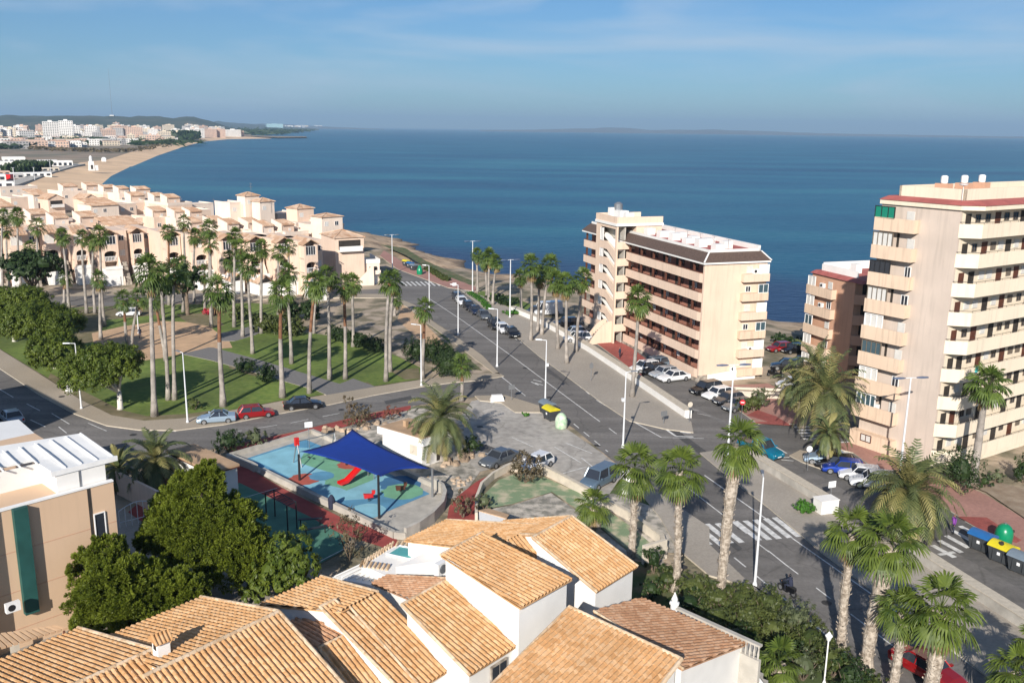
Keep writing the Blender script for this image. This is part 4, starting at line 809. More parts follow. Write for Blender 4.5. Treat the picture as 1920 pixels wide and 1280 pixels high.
for p in ps: q.tube(p-o, p-o+Vector((0, 0, 2.5)), .06)
for a, b in ((0, 2), (1, 3), (0, 1), (2, 3)): q.tube(ps[a]-o+Vector((0, 0, 2.5)), ps[b]-o+Vector((0, 0, 2.5)), .04)
q.build('posts', 'black_metal', pb); q = MB()
for k in range(1, 8): a, b = ps[0].lerp(ps[2], k/8), ps[1].lerp(ps[3], k/8); q.tube(a-o+Vector((0, 0, 2.5)), b-o+Vector((0, 0, 2.5)), .025)
q.build('rungs', 'black_metal', pb)
for px, py, rz, l_ in [(582, 985, 10, 'dark exercise bench nearest the playground wall on the green court'), (592, 1002, 30, 'low dark exercise bar pair on the green court')]:
    e_ = empty('exercise_bench', G(px, py, .03), rz, l_, 'exercise bench'); q = MB()
    for x in (-.8, .8): q.tube((x, 0, 0), (x, 0, .6), .05); 
    q.build('legs', 'black_metal', e_); q = MB(); q.box(-1, 1, -.16, .16, .6, .66); q.build('board', 'black_metal', e_)
# ================================================================ palms
def fan_leaf(q, base, az, el, Lp, Rb, k, mi, rng, droop=.25, wd=1.0):
    """fan blade on a petiole"""
    d_ = Vector((math.cos(az)*math.cos(el), math.sin(az)*math.cos(el), math.sin(el))); up = Vector((0, 0, 1))
    side = d_.cross(up)
    side = side.normalized() if side.length > 1e-3 else Vector((1, 0, 0)); nrm = side.cross(d_).normalized()
    mid = base + d_*Lp*.6 + Vector((0, 0, .06*Lp)); hub = base + d_*Lp - Vector((0, 0, .10*Lp)); d2 = (hub-mid).normalized(); nrm = side.cross(d2).normalized(); w = .03
    q.face([base-side*w, base+side*w, mid+side*w*.7, mid-side*w*.7], mi); q.face([mid-side*w*.7, mid+side*w*.7, hub+side*w*.5, hub-side*w*.5], mi)
    span = R(105); roll = rng.uniform(-.4, .4); side2 = side*math.cos(roll) + nrm*math.sin(roll); n2 = nrm*math.cos(roll) - side*math.sin(roll)
    for i in range(k):
        f0 = -span + 2*span*i/k; f1 = -span + 2*span*(i+1)/k; fm = (f0+f1)/2; fold = .06 if i % 2 else -.06
        Ls = Rb*(.70+.30*math.cos(fm*.8))*rng.uniform(.92, 1.06)
        def P_(f, r, dz): return hub + (d2*math.cos(f) + side2*math.sin(f)*wd)*r + n2*(fold*r/Rb*.5) - Vector((0, 0, dz)) - n2*abs(math.sin(f))*r*.12
        a = P_(f0, Ls*.55, .10*droop*Ls); b = P_(f1, Ls*.55, .10*droop*Ls); t = P_(fm, Ls*rng.uniform(.95, 1.05), droop*Ls)
        a2 = P_(fm-(f1-f0)*.28, Ls*.8, .45*droop*Ls); b2 = P_(fm+(f1-f0)*.28, Ls*.8, .45*droop*Ls)
        q.face([hub, a, a2, t, b2, b], mi)
def fan_crown(parent, R_c, nl, k, seed, mats, dead=6, near=False, zc=0.0):
    rng = random.Random(seed); q = MB(); n = 0
    for i in range(nl):
        t = (i+.5)/nl; el = R(84) - t*R(128) + rng.uniform(-.12, .12); az = i*2.39996 + rng.uniform(-.25, .25)
        sc_ = R_c*(.88+.24*rng.random())
        fan_leaf(q, Vector((0, 0, .1+.35*(1-t))), az, el, sc_*.52, sc_*.56, k, 0, rng, .18+.35*t)
    for i in range(dead):
        az = rng.random()*6.28; fan_leaf(q, Vector((0, 0, -.1)), az, R(-62)+rng.uniform(-.2, .15), R_c*.42, R_c*.48, max(5, k-3), 1, rng, .5, .6)
    return q.build('crown', mats, parent, normals=False)
def palm_trunk(parent, h, r0, r1, lean, mat, seed, rough=0.0, n=9, seg=16, topm=None):
    rng = random.Random(seed); q = MB(); pts = []; rad = []
    for i in range(seg+1):
        t = i/seg; pts.append(Vector((lean[0]*t*t*.6+lean[0]*t*.4, lean[1]*t*t*.6+lean[1]*t*.4, h*t)) + Vector((math.sin(t*5+seed)*.06, math.cos(t*4+seed)*.06, 0)))
        rad.append((r0+(r1-r0)*t)*(1+.5*max(0, 1-t*seg/1.6)) * (1.0 + rough*rng.uniform(-.5, .6) + .04*(i % 2)))
    q.path(pts, rad, n)
    if topm:
        for j in range(len(q.f)):
            z = q.v[q.f[j][0]].z
            if z > h*topm[1]: q.m[j] = 1
    if rough:   # stubs of old leaf bases
        for k in range(int(h*26)):
            t = rng.uniform(.03, 1); i = min(seg-1, int(t*seg)); c = pts[i].lerp(pts[i+1], t*seg-i); az = rng.random()*6.28; r = rad[i]*.92; d_ = Vector((math.cos(az), math.sin(az), 0)); s = Vector((-d_.y, d_.x, 0))
            o_ = c+d_*r; w = rng.uniform(.05, .10); l_ = rng.uniform(.07, .18); q.face([o_-s*w, o_+s*w, o_+d_*l_+Vector((0, 0, rng.uniform(.05, .18)))+s*w*.4, o_+d_*l_+Vector((0, 0, rng.uniform(.05, .18)))-s*w*.4], 0)
    return q.build('trunk', [mat, topm[0]] if topm else mat, parent, smooth=not rough, normals=False)
CROWNS = {}
PALMS = [ # base px,py, crown centre px,py, crown radius m, trunk material
 (5,548,6,407,2.1),(18,545,12,432,2.0),(40,548,32,406,2.2),(65,550,57,465,1.9),(73,552,69,425,2.5),(130,578,118,445,2.0),(120,568,121,522,1.9),(162,588,154,446,1.9),(178,588,174,455,1.8),(196,612,186,444,2.4),(190,636,186,524,2.0),
 (291,780,281,515,2.6),(316,750,303,524,2.2),(327,750,328,512,2.4),(310,676,290,560,1.8),(240,658,231,562,2.0),(248,660,259,560,2.0),(318,572,316,437,2.1),(344,585,341,498,2.2),(350,570,345,417,2.0),(364,568,366,445,2.0),(397,593,392,430,2.2),(397,615,394,457,2.0),(440,613,440,444,1.9),(440,607,431,487,2.2),(455,632,453,468,2.2),(473,663,465,500,2.4),(418,762,410,550,2.5),
 (385,587,383,512,2.2),(491,625,490,468,2.0),(523,590,521,475,2.0),(542,575,542,463,2.0),(546,682,540,515,2.0),(529,745,527,552,2.4),(580,737,589,536,2.3),(589,625,592,546,2.0),(619,711,614,520,2.0),(648,711,646,537,2.2),(662,650,662,532,2.0),(723,715,730,530,2.1),(731,697,737,528,2.0),(740,592,743,562,1.8),(793,708,795,580,2.0),(866,752,865,685,1.9),
 (895,548,894,478,1.9),(912,560,911,490,2.1),(916,565,918,482,2.2),(924,572,930,492,2.0),(978,580,975,520,1.9),(996,639,996,500,2.4),(1008,622,1012,518,2.1),(1015,628,1031,500,2.4),(1045,655,1042,530,2.2),(1062,682,1061,534,2.2),(1080,660,1092,525,2.2),(1186,745,1198,565,2.4)]
SHAG = {44, 45, 46, 47, 48, 49, 50, 51, 52, 53, 54, 55}
ordn = ['first', 'second', 'third', 'fourth', 'fifth', 'sixth', 'seventh', 'eighth', 'ninth', 'tenth', 'eleventh', 'twelfth', 'thirteenth', 'fourteenth', 'fifteenth', 'sixteenth', 'seventeenth', 'eighteenth', 'nineteenth', 'twentieth', 'twenty first', 'twenty second']
park = sorted(range(44), key=lambda i: PALMS[i][2])
for s in range(9):
    h_ = empty('tmp'); CROWNS[s] = fan_crown(h_, 1.0, [27, 22, 31, 25, 20, 29, 24, 18, 33][s], 11, 50+s, ['palm_green', 'palm_dead'], [5, 2, 9, 0, 7, 4, 12, 3, 6][s]).data
for s in range(3):
    h_ = empty('tmp'); CROWNS['s%d' % s] = fan_crown(h_, 1.0, 32, 11, 80+s, ['palm_green', 'palm_dead'], 26).data
for o in [o for o in bpy.data.objects if o.name.startswith('tmp')]: kill(o)
for i, (bx, by, cx, cy, rc) in enumerate(PALMS):
    B = G(bx, by); T_ = Hh(cx, cy, B.y); h = T_.z - .1
    tall = 'tall' if h > 10 else 'mid height' if h > 6.5 else 'short'
    if i < 44:
        r = park.index(i); side = 'left' if r < 22 else 'right'; k = r if r < 22 else 43-r
        lab = '%s slender fan palm in the park, %s crown from the %s' % (tall, ordn[k], side); grp = 'slender fan palms of the park'
    elif i < 48: lab = '%s shaggy fan palm in the far four palm cluster, %s from left' % (tall, ordn[i-44]); grp = 'shaggy fan palms along the pavement'
    elif i < 55: lab = '%s shaggy fan palm along the pale retaining wall, %s crown from the left' % (tall, ordn[i-48]); grp = 'shaggy fan palms along the pavement'
    else: lab = 'lone tall fan palm standing on the wide pavement before the apartment block'; grp = None
    root = empty('palm_tree', (B.x, B.y, 0), 0, lab, 'palm tree', grp)
    lean = (T_.x-B.x, 0); brown = i in (3, 14, 15, 17, 27, 33, 34, 37, 43, 42, 6)
    palm_trunk(root, h, .26 if i not in (11, 27, 33) else .34, .17, lean, 'trunk_smooth', i, topm=('trunk_brown', .55 if brown else .86), n=8, seg=12)
    me = CROWNS['s%d' % (i % 3)] if i in SHAG else CROWNS[(i*4) % 9]
    c = bpy.data.objects.new('crown', me); COL.objects.link(c); c.parent = root; c.location = (T_.x-B.x, 0, h-.15); c.rotation_euler = (.12*math.sin(i*2.3), .12*math.cos(i*1.9), i*1.7); s = rc*.76; c.scale = (s, s, s*1.02)
# near, rough-trunked palms on the verge
NEAR = [(1184, 1045, 1190, 880, 2.9, .36, 'near fan palm left of three by the worn court, rough pale trunk'), (1266, 1108, 1275, 886, 2.7, .34, 'near fan palm in the middle of three beside the zebra crossing'), (1349, 1110, 1386, 838, 2.8, .42, 'near fan palm with thick flared trunk right of three at the zebra crossing'),
 (1575, 1213, 1598, 1000, 2.5, .33, 'near fan palm with straight trunk left of the big pair at the road'), (1623, 1255, 1672, 1020, 3.0, .55, 'thickest near fan palm with swollen shaggy trunk on the verge'), (1676, 1300, 1692, 1150, 2.2, .30, 'smaller fan palm crown tucked behind the lower right palm'), (1742, 1320, 1765, 1145, 3.1, .48, 'big fan palm at lower right spreading over the red car'), (1915, 1345, 1905, 1262, 2.4, .4, 'fan palm cut off by the lower right corner of the picture'), (1965, 1330, 1950, 1215, 2.3, .4, 'fan palm cut off by the right edge above the corner one'),
 (1115, 990, 1112, 950, 2.3, .4, 'short fan palm in the gravel garden behind the tiled roofs'), (1460, 1300, 1462, 1246, 2.3, .4, 'low bright green fan palm beside the white terrace stairs')]
for i, (bx, by, cx, cy, rc, rt, lab) in enumerate(NEAR):
    B = G(bx, by); T_ = Hh(cx, cy, B.y); h = T_.z
    root = empty('palm_tree', (B.x, B.y, 0), 0, lab, 'palm tree', 'rough trunked palms near the road')
    palm_trunk(root, h, [.27, .26, .29, .26, .34, .25, .36, .3, .3, .35, .35][i], [.27, .25, .46, .27, .52, .25, .46, .35, .35, .35, .35][i], (T_.x-B.x, 0), 'trunk_rough', 100+i, rough=.22, n=11, seg=max(4, int(h*2.4)))
    q = fan_crown(root, rc*.72, 24 if i < 9 else 22, 17, 200+i, ['palm_near', 'palm_dead'], 7); q.location = (T_.x-B.x, 0, h-.1)
B = G(1822, 905); T_ = Hh(1852, 722, B.y); root = empty('palm_tree', (B.x, B.y, 0), 0, 'tall leaning fan palm standing against the cream tower facade', 'palm tree')
palm_trunk(root, T_.z, .42, .24, (T_.x-B.x, 0), 'trunk_smooth', 7, topm=('trunk_brown', .8), n=10, seg=16); q = fan_crown(root, 2.1, 30, 13, 77, ['palm_green', 'palm_dead'], 8); q.location = (T_.x-B.x, 0, T_.z-.1)
# feather (date) palms
def date_crown(parent, Lf, nf, seed, mats, nl=20, dead=6):
    rng = random.Random(seed); q = MB()
    for i in range(nf+dead):
        t = (i+.5)/nf; old = i >= nf
        el = R(82) - min(t, 1)*R(100) + rng.uniform(-.1, .1) if not old else R(-35)+rng.uniform(-.2, .1)
        az = i*2.39996+rng.uniform(-.2, .2); L_ = Lf*(.8+.25*rng.random()); mi = 1 if (old or rng.random() < .25+t*.2) else 0
        d_ = Vector((math.cos(az)*math.cos(el), math.sin(az)*math.cos(el), math.sin(el))); p = Vector((0, 0, .2)); v = d_.copy(); side = Vector((-math.sin(az), math.cos(az), 0)); seg = nl; pts = [p.copy()]
        for j in range(seg):
            v = (v - Vector((0, 0, (.055+.075*j/seg)*(20/seg)*(1+.5*t)))).normalized(); p = p + v*L_/seg; pts.append(p.copy())
        for j in range(seg):
            a, b = pts[j], pts[j+1]; tt = j/seg; w = .035*(1-tt)+.008; q.face([a-side*w, a+side*w, b+side*w*.9, b-side*w*.9], mi)
            if tt < .10: continue
            dr = (b-a).normalized(); ll = (.62*math.sin(math.pi*min(1, tt*.85+.12))**.6)*Lf/3.6*rng.uniform(.85, 1.1); up = side.cross(dr)
            for s in (-1, 1):
                e_ = (side*s*.72 + dr*.62 - up*s*0 + Vector((0, 0, .22-.75*tt*rng.uniform(.5, 1)))).normalized(); m_ = a.lerp(b, .5); tip = m_+e_*ll; q.face([m_-dr*.075, m_+dr*.075, m_+dr*.07+e_*ll*.6-Vector((0, 0, .02)), tip-Vector((0, 0, .10*ll)), m_-dr*.07+e_*ll*.6-Vector((0, 0, .02))], mi)
    return q.build('crown', mats, parent, normals=False)
DATE = [(828, 862, 826, 785, 4.7, 'feather palm with arching yellow green fronds beside the white kiosk', 64, .38), (1548, 842, 1548, 735, 5.4, 'largest feather palm of the clump at the yard entrance between the blocks', 60, .5), (1530, 812, 1528, 690, 4.2, 'grey green feather palm behind the largest one at the yard entrance', 44, .4), (1553, 875, 1556, 812, 2.9, 'small feather palm at the foot of the clump on the little island', 34, .3), (1500, 800, 1492, 722, 3.4, 'feather palm at the left rear of the clump by the pink plaza', 36, .32),
 (1712, 1010, 1706, 925, 5.0, 'big drooping feather palm beside the zebra crossing at the cream tower', 100, .5), (305, 925, 292, 862, 4.0, 'dark feather palm in shade behind the white roofed building', 50, .4), (226, 915, 222, 880, 2.8, 'small dark feather palm next to the white roof in the shade', 34, .3)]
for i, (bx, by, cx, cy, L_, lab, nf, rt) in enumerate(DATE):
    B = G(bx, by); T_ = Hh(cx, cy, B.y); root = empty('feather_palm', (B.x, B.y, 0), 0, lab, 'palm tree', 'feather palms'); h = max(.8, T_.z)
    palm_trunk(root, h, rt, rt*.8, (T_.x-B.x, 0), 'trunk_rough' if i != 0 else 'trunk_smooth', 300+i, rough=.12, n=10, seg=8)
    c = date_crown(root, L_, nf, 400+i, ['date_green', 'date_yellow'], 18); c.location = (T_.x-B.x, 0, h-.2)
# ================================================================ leafy trees and bushes
def leaf_cloud(q, c, rad, clumps, per, size, rng, mi=0, spread=.32, shell=.72, bottom=-.55, up=.35, core=True):
    if size < .1 and per > 60: core = False; shell = .5
    if size == .121: core = False; shell = .3
    """clumps of leaves spread over an uneven ellipsoid"""
    needle = size < .1 and per > 60
    c = Vector(c); rad = Vector(rad); ph = rng.random()*10
    for k in range(clumps):
        while True:
            u_ = Vector((rng.gauss(0, 1), rng.gauss(0, 1), rng.gauss(0, 1))).normalized()
            if u_.z > bottom: break
        bump = .86 + .30*noise.noise(u_*2.1 + Vector((ph, 0, 0))) + .12*noise.noise(u_*5+Vector((0, ph, 0)))
        rr = bump*(shell + (1-shell)*rng.random()**.5); pc = c + Vector((u_.x*rad.x, u_.y*rad.y, u_.z*rad.z))*rr
        sp = spread*(rad.x+rad.z)/2*rng.uniform(.6, 1.2)*.5
        for j in range(per):
            v = Vector((rng.gauss(0, 1), rng.gauss(0, 1), rng.gauss(0, 1))); v.normalize(); p = pc + v*sp*rng.random()**.4
            n = (u_*.5 + v*.8 + Vector((0, 0, up)) + Vector((rng.uniform(-.5, .5), rng.uniform(-.5, .5), rng.uniform(-.5, .5)))).normalized()
            if needle:
                a = (v + u_*.6 + Vector((0, 0, .45))).normalized(); b = a.cross(Vector((rng.uniform(-1, 1), rng.uniform(-1, 1), .3))).normalized(); q.face([p-b*.03, p+b*.03, p+b*.02+a*.17, p-b*.02+a*.17], mi); continue
            a = n.cross(Vector((rng.uniform(-1, 1), rng.uniform(-1, 1), .3))).normalized(); b = n.cross(a); s = size*rng.uniform(.6, 1.25)
            q.face([p-a*s, p-b*s*.45, p+a*s, p+b*s*.45], mi)
    if core:
        n_ = 9; prof_ = [(math.sin(math.pi*i/6), -math.cos(math.pi*i/6)) for i in range(7)]
        b0 = len(q.v)
        q.lathe([(max(.01, r)*rad.x*.45, max(z, bottom)*rad.z*.45) for r, z in prof_], n_, mi, c)
def tree(name, bx, by, lobes, h_trunk, mat, label, cat='tree', size=.22, per=26, cl=34, tr=.25, seed=1, bark='bark', group=None, spread=.34, limbs=True):
    """lobes in metres relative to base: (x, y, z, rx, ry, rz)"""
    rng = random.Random(seed); B = G(bx, by) if by is not None else Vector(bx); root = empty(name, (B.x, B.y, 0), 0, label, cat, group); q = MB()
    top = Vector((0, 0, h_trunk)); q.path([(0, 0, -.1), (0, 0, .3), (0, 0, h_trunk)], [tr*1.35, tr, tr*.75], 8)
    if limbs:
        for l_ in lobes: q.path([top*.85, (top+Vector(l_[:3]))*.5+Vector((0, 0, .2)), Vector(l_[:3])], [tr*.5, tr*.32, tr*.12], 6)
    q.build('trunk', bark, root, smooth=True)
    q = MB()
    for l_ in lobes:
        s = (l_[3]*l_[5])
        leaf_cloud(q, l_[:3], l_[3:], max(8, int(cl*s)), per, size, rng, spread=spread)
    q.build('crown', mat, root, normals=False); return root
def lobes_rand(rx, ry, rz, zc, n, seed, rl=.5):
    rng = random.Random(seed); out = []
    for k in range(n):
        a = k*2.4+rng.random(); r = math.sqrt((k+.5)/n)*(1-rl*.6); z = zc + rng.uniform(-.35, .45)*rz*(1.1-r)
        out.append((rx*r*math.cos(a), ry*r*math.sin(a), z, rx*rl*rng.uniform(.8, 1.15), ry*rl*rng.uniform(.8, 1.15), rz*rl*rng.uniform(.85, 1.2)))
    return out
# ficus row at the left of the park
for k, (bx, by, cx, cy, r, rz, sd) in enumerate([(28, 640, 22, 575, 6.0, 4.2, 3), (105, 690, 85, 610, 5.6, 4.4, 4), (160, 715, 105, 655, 4.2, 3.8, 5), (226, 767, 190, 690, 4.8, 4.3, 6), (-60, 640, -70, 570, 6, 5, 8)]):
    B = G(bx, by); T_ = Hh(cx, cy, B.y); zc = max(3.6, T_.z); dx = T_.x-B.x
    lb = [(x+dx, y, z, a, b, c) for x, y, z, a, b, c in lobes_rand(r, r, rz, zc, 13, sd, .52)]
    tree('leafy_tree', bx, by, lb, 2.4, 'ficus', ['round dense leafy tree second from the left of the street row', 'broad dense leafy tree in the middle of the street row', 'dark leafy tree filling the gap behind the white lamp arm', 'nearest rounded leafy tree with a whitewashed trunk by the curve', 'dense leafy tree at the very left edge of the picture'][k], size=.15, per=34, cl=22, tr=.35, seed=sd, bark='bark_white', group='leafy trees along the park edge')
tree('dark_tree', 62, 560, lobes_rand(7.5, 5, 5.0, 6.0, 9, 21, .5), 2, 'dark_leaf', 'large dark tree behind the leftmost park palms in front of the villas', size=.3, per=22, cl=5, tr=.4, seed=9)
tree('dark_tree', 352, 590, lobes_rand(2.6, 2.6, 4.2, 6.0, 6, 22, .55), 4, 'dark_leaf', 'dark hanging tree in the middle of the park palms', size=.26, per=22, cl=8, tr=.4, seed=10)
tree('dark_tree', 305, 590, lobes_rand(3.2, 2.6, 3.0, 4.4, 6, 23, .55), 3, 'dark_leaf', 'dark low tree behind the big left park palm crowns', size=.26, per=20, cl=7, tr=.3, seed=12)
# umbrella pines at the lower left
def pine(bx, by, lobes, h, mat, lab, seed, size=.075, per=64, cl=52): return tree('pine_tree', bx, by, lobes, h, mat, lab, 'tree', size, per, cl, .35, seed, 'bark', None, .20)
B = G(372, 1085)
def at_(px, py, y, B): T_ = Hh(px, py, B.y+y); return (T_.x-B.x, y, T_.z)
LB = [(at_(385, 893, 0, B), 1.5, 1.3), (at_(370, 925, 0, B), 2.6, 2.0), (at_(340, 985, -1.0, B), 3.0, 2.4), (at_(410, 990, -.5, B), 3.0, 2.4), (at_(300, 1015, -1.5, B), 1.9, 1.8), (at_(355, 1050, -2.5, B), 2.8, 2.0), (at_(455, 1020, -1, B), 2.2, 2.0), (at_(420, 1060, -2.2, B), 2.6, 2.0), (at_(320, 960, 0, B), 1.8, 1.7), (at_(440, 965, .5, B), 2.0, 1.7), (at_(480, 1055, -1.8, B), 1.8, 1.6)]
pine(372, 1085, [(*p, r, r, z) for p, r, z in LB], 3.5, 'pine', 'tall bright green pine in the middle of the lower left trees', 31)
B = G(215, 1180)
LB = [(at_(200, 1040, 0, B), 1.6, 1.5), (at_(160, 1065, 0, B), 1.3, 1.1), (at_(215, 1085, -1, B), 2.3, 1.9), (at_(260, 1090, 0, B), 1.9, 1.7), (at_(175, 1120, -.6, B), 1.9, 1.7), (at_(240, 1135, -1.5, B), 2.3, 1.9), (at_(300, 1110, -.5, B), 2.0, 1.8), (at_(345, 1105, -.4, B), 1.7, 1.5), (at_(190, 1160, -1, B), 2.0, 1.6), (at_(290, 1155, -1, B), 2.0, 1.6), (at_(160, 1165, 0, B), 1.0, .9)]
pine(215, 1180, [(*p, r, r, z) for p, r, z in LB], 2.5, 'pine', 'lower bright green pine against the peach wall with the green strip', 32)
B = G(540, 1110)
LB = [(at_(545, 1035, 0, B), 2.0, 1.9), (at_(510, 1070, -.8, B), 1.9, 1.7), (at_(560, 1065, -.6, B), 1.7, 1.7), (at_(530, 1095, -1.0, B), 1.8, 1.4), (at_(480, 1100, -.6, B), 1.6, 1.3)]
tree('leafy_tree', 540, 1110, [(*p, r, r, z) for p, r, z in LB], 2.2, 'ficus', 'dark glossy tree right of the pines beside the green court', size=.16, per=34, cl=15, tr=.25, seed=33)
# bushes
def bush(px, py, rx, rz, mat, label, seed, name='bush', size=.12, per=22, cl=26, ry=None, group=None, cat='bush', stem=True):
    if mat in ('bush_brown', 'bush_red'): size = .121
    rng = random.Random(seed); B = G(px, py); root = empty(name, (B.x, B.y, 0), 0, label, cat, group); q = MB()
    for k in range(5 if stem else 0): a = k*1.26+rng.random(); q.path([(0, 0, -.05), (math.cos(a)*rx*.3, math.sin(a)*rx*.3, rz*.6), (math.cos(a)*rx*.6, math.sin(a)*rx*.6, rz*1.3)], [.05, .035, .012], 5)
    if stem: q.build('stems', 'bark', root)
    q = MB(); ry = ry or rx
    leaf_cloud(q, (0, 0, rz*.92), (rx, ry, rz), max(10, int(cl*rx*rz)), per, size, rng, spread=.34, bottom=-.8, shell=.5)
    q.build('foliage', mat, root, normals=False); return root
bush(985, 905, 1.9, 1.7, 'bush_brown', 'round brownish bush on a bare stem at the edge of the worn court', 41, cl=26)
bush(868, 970, 1.5, 1.4, 'bush_brown', 'thin brown shrub between red path and curved wall', 42, cl=14); bush(908, 955, 1.1, .9, 'olive_leaf', 'grey green shrub at the corner of the worn court', 43, cl=16)
bush(655, 1050, 1.6, 2.4, 'bush_brown', 'thin reddish tree with few leaves beside the green court', 44, name='sparse_tree', cat='tree', cl=10); bush(672, 800, 2.2, 1.5, 'bush_brown', 'wide brownish shrub on the rocky bed behind the blue sail', 45, cl=18); bush(655, 776, 1.0, 1.6, 'bush_brown', 'small bare pinkish shrub above the wide brownish one', 46, cl=10)
bush(735, 786, 1.5, .9, 'bush_red', 'low reddish shrub on the rocky bed near the kiosk roof', 47, cl=20); bush(480, 838, 1.3, 1.2, 'olive_leaf', 'grey green round shrub by the red path at the playground gate', 48); bush(428, 848, 1.9, 1.4, 'dark_leaf', 'dark spiky bush beside the flat beige roof', 49); bush(886, 852, 1.3, 1.2, 'dark_leaf', 'dark round bush by the rocks near the grey saloon', 50)
bush(985, 780, .6, .3, 'hedge_bright', 'tiny green tuft at the edge of the parking lot', 51, stem=False); bush(365, 768, 1.1, .8, 'bush_leaf', 'small round shrub on the lawn beside the lamp post', 52)
for k, (px, py, rx, rz) in enumerate([(1395, 772, 1.3, 1.1), (1412, 772, 1.2, 1.3), (1425, 765, 1.3, 1.5)]): bush(px, py, rx, rz, ['bush_leaf', 'bush_leaf', 'olive_leaf'][k], ['yellow green bush nearest the no entry sign', 'middle bush of three in the little gravel bed', 'grey green bush furthest right in the little gravel bed'][k], 53+k)
bush(1795, 925, 2.1, 2.6, 'dark_leaf', 'tall dark rounded tree in front of the cream tower corner', 57, name='dark_tree', cat='tree', cl=22); bush(1845, 915, .9, .8, 'dark_leaf', 'small dark shrub at the foot of the cream tower', 58); bush(1868, 905, .9, .8, 'olive_leaf', 'small grey green shrub at the foot of the cream tower', 59); bush(1918, 905, 1.5, 1.6, 'dark_leaf', 'dark shrub at the right edge below the cream tower', 60)
def hedge(pts, h, t, mat, label, seed, name='hedge', size=.11, dens=70):
    rng = random.Random(seed); P_ = gp(pts); o = P_[0]; root = empty(name, o, 0, label, 'hedge'); q = MB()
    for a, b in zip(P_, P_[1:]):
        L_ = (b-a).length; n_ = max(1, int(L_/(t*.8)))
        for k in range(n_): c = a.lerp(b, (k+.5)/n_)-o; leaf_cloud(q, (c.x, c.y, h*.52), (max(t*.62, L_/n_*.62), t*.62, h*.58), int(dens*t*h/3)+6, 16, size, rng, bottom=-.9, shell=.6)
    q.build('foliage', mat, root, normals=False)
hedge([(760, 684), (800, 676), (845, 692)], 3.6, 2.8, 'dark_leaf', 'tall dark hedge at the park corner between palm trunks and junction', 61); hedge([(830, 700), (852, 714)], 3.6, 3.0, 'dark_leaf', 'dark bush mass nearest the junction corner of the park', 69)
hedge([(448, 697), (475, 704)], 2.2, 2.2, 'dark_leaf', 'dark low hedge on the lawn beside the grey path', 62); hedge([(486, 717), (518, 717)], 2.5, 2.4, 'dark_leaf', 'dark clipped hedge block behind the palm trunk by the path', 63); hedge([(620, 634), (670, 650), (715, 662)], 2.3, 2.2, 'dark_leaf', 'dark hedge row at the upper edge of the lawn', 64)
hedge([(480, 620), (520, 628), (570, 630)], 3.2, 3.2, 'bush_leaf', 'olive brown shrubbery at the back of the lawn', 65, size=.2, dens=40); hedge([(525, 600), (600, 600)], 3.4, 3.4, 'dark_leaf', 'dark shrubbery behind the olive brown one in the park', 66, size=.24, dens=30); hedge([(430, 600), (470, 600)], 2.5, 3.0, 'bush_leaf', 'green shrubbery left of the olive brown one in the park', 67, size=.2, dens=30)
hedge([(1492, 957), (1525, 965)], 1.1, 1.6, 'hedge_bright', 'bright green clipped hedge beside the white wall block', 68, dens=120)
hedge([(880, 550), (905, 566), (918, 582)], .6, 1.6, 'hedge_bright', 'low green hedge strips below the far palm cluster', 70); hedge([(940, 590), (990, 588)], .8, 4.5, 'hedge_bright', 'green hedge mound behind the twin arm lamp', 71, dens=20, size=.2); hedge([(925, 560), (965, 575)], 1.4, 4.0, 'dark_leaf', 'dark low shrubs at the edge of the shore by the palms', 72, dens=25, size=.2)
hedge([(800, 505), (840, 528)], .8, 2.0, 'bush_leaf', 'scrubby strip along the shore behind the mint bottle bank', 73, size=.2); hedge([(1455, 640), (1500, 655)], 1.6, 3, 'dark_leaf', 'dark shrubs at the shore end of the yard', 74, size=.22, dens=25)
hedge([(390, 590), (400, 590)], 1.3, 2.5, 'flower_red', 'red flowering shrub in front of the villas among the palms', 75, size=.15, dens=60)
# garden below the roofs at the lower right: individual bushes
GB = [(1225, 1075, 1.2, 1.6, 'dark_leaf'), (1250, 1105, 1.6, 1.2, 'bush_leaf'), (1300, 1120, 2.0, 1.3, 'bush_leaf'), (1290, 1150, 1.8, 1.2, 'dark_leaf'), (1345, 1140, 1.9, 1.2, 'bush_leaf'), (1390, 1150, 2.0, 1.5, 'bush_leaf'), (1340, 1180, 1.9, 1.3, 'bush_leaf'), (1400, 1190, 2.0, 1.7, 'bush_leaf'), (1440, 1170, 2.1, 1.9, 'bush_leaf'), (1380, 1225, 2.0, 1.5, 'dark_leaf'), (1450, 1215, 2.0, 1.7, 'bush_leaf'), (1490, 1200, 2.0, 1.9, 'olive_leaf'), (1520, 1235, 2.0, 1.8, 'bush_leaf'), (1505, 1275, 1.6, 1.4, 'olive_leaf'), (1560, 1270, 1.8, 1.6, 'bush_leaf'), (1590, 1300, 1.7, 1.6, 'dark_leaf'), (1470, 1250, 1.8, 1.3, 'dark_leaf'), (1640, 1310, 1.3, 1.1, 'bush_leaf'), (1420, 1255, 1.8, 1.0, 'dark_leaf'), (1220, 1120, 1.2, 1.0, 'dark_leaf'), (1310, 1095, 1.0, .7, 'olive_leaf')]
nm = {'dark_leaf': 'dark green', 'bush_leaf': 'mid green', 'olive_leaf': 'grey green'}
order = sorted(range(len(GB)), key=lambda i: GB[i][0]); 
for i, (px, py, rx, rz, mt) in enumerate(GB):
    r = order.index(i); k = ordn[r] + ' from the left' if r < 11 else ordn[len(GB)-1-r] + ' from the right'
    bush(px, py, rx*.84, rz*.84, mt, '%s garden bush below the road verge, %s of the garden bushes' % (nm[mt], k), 500+i, name='garden_bush', group='garden bushes below the road', size=.10, cl=30, per=24)
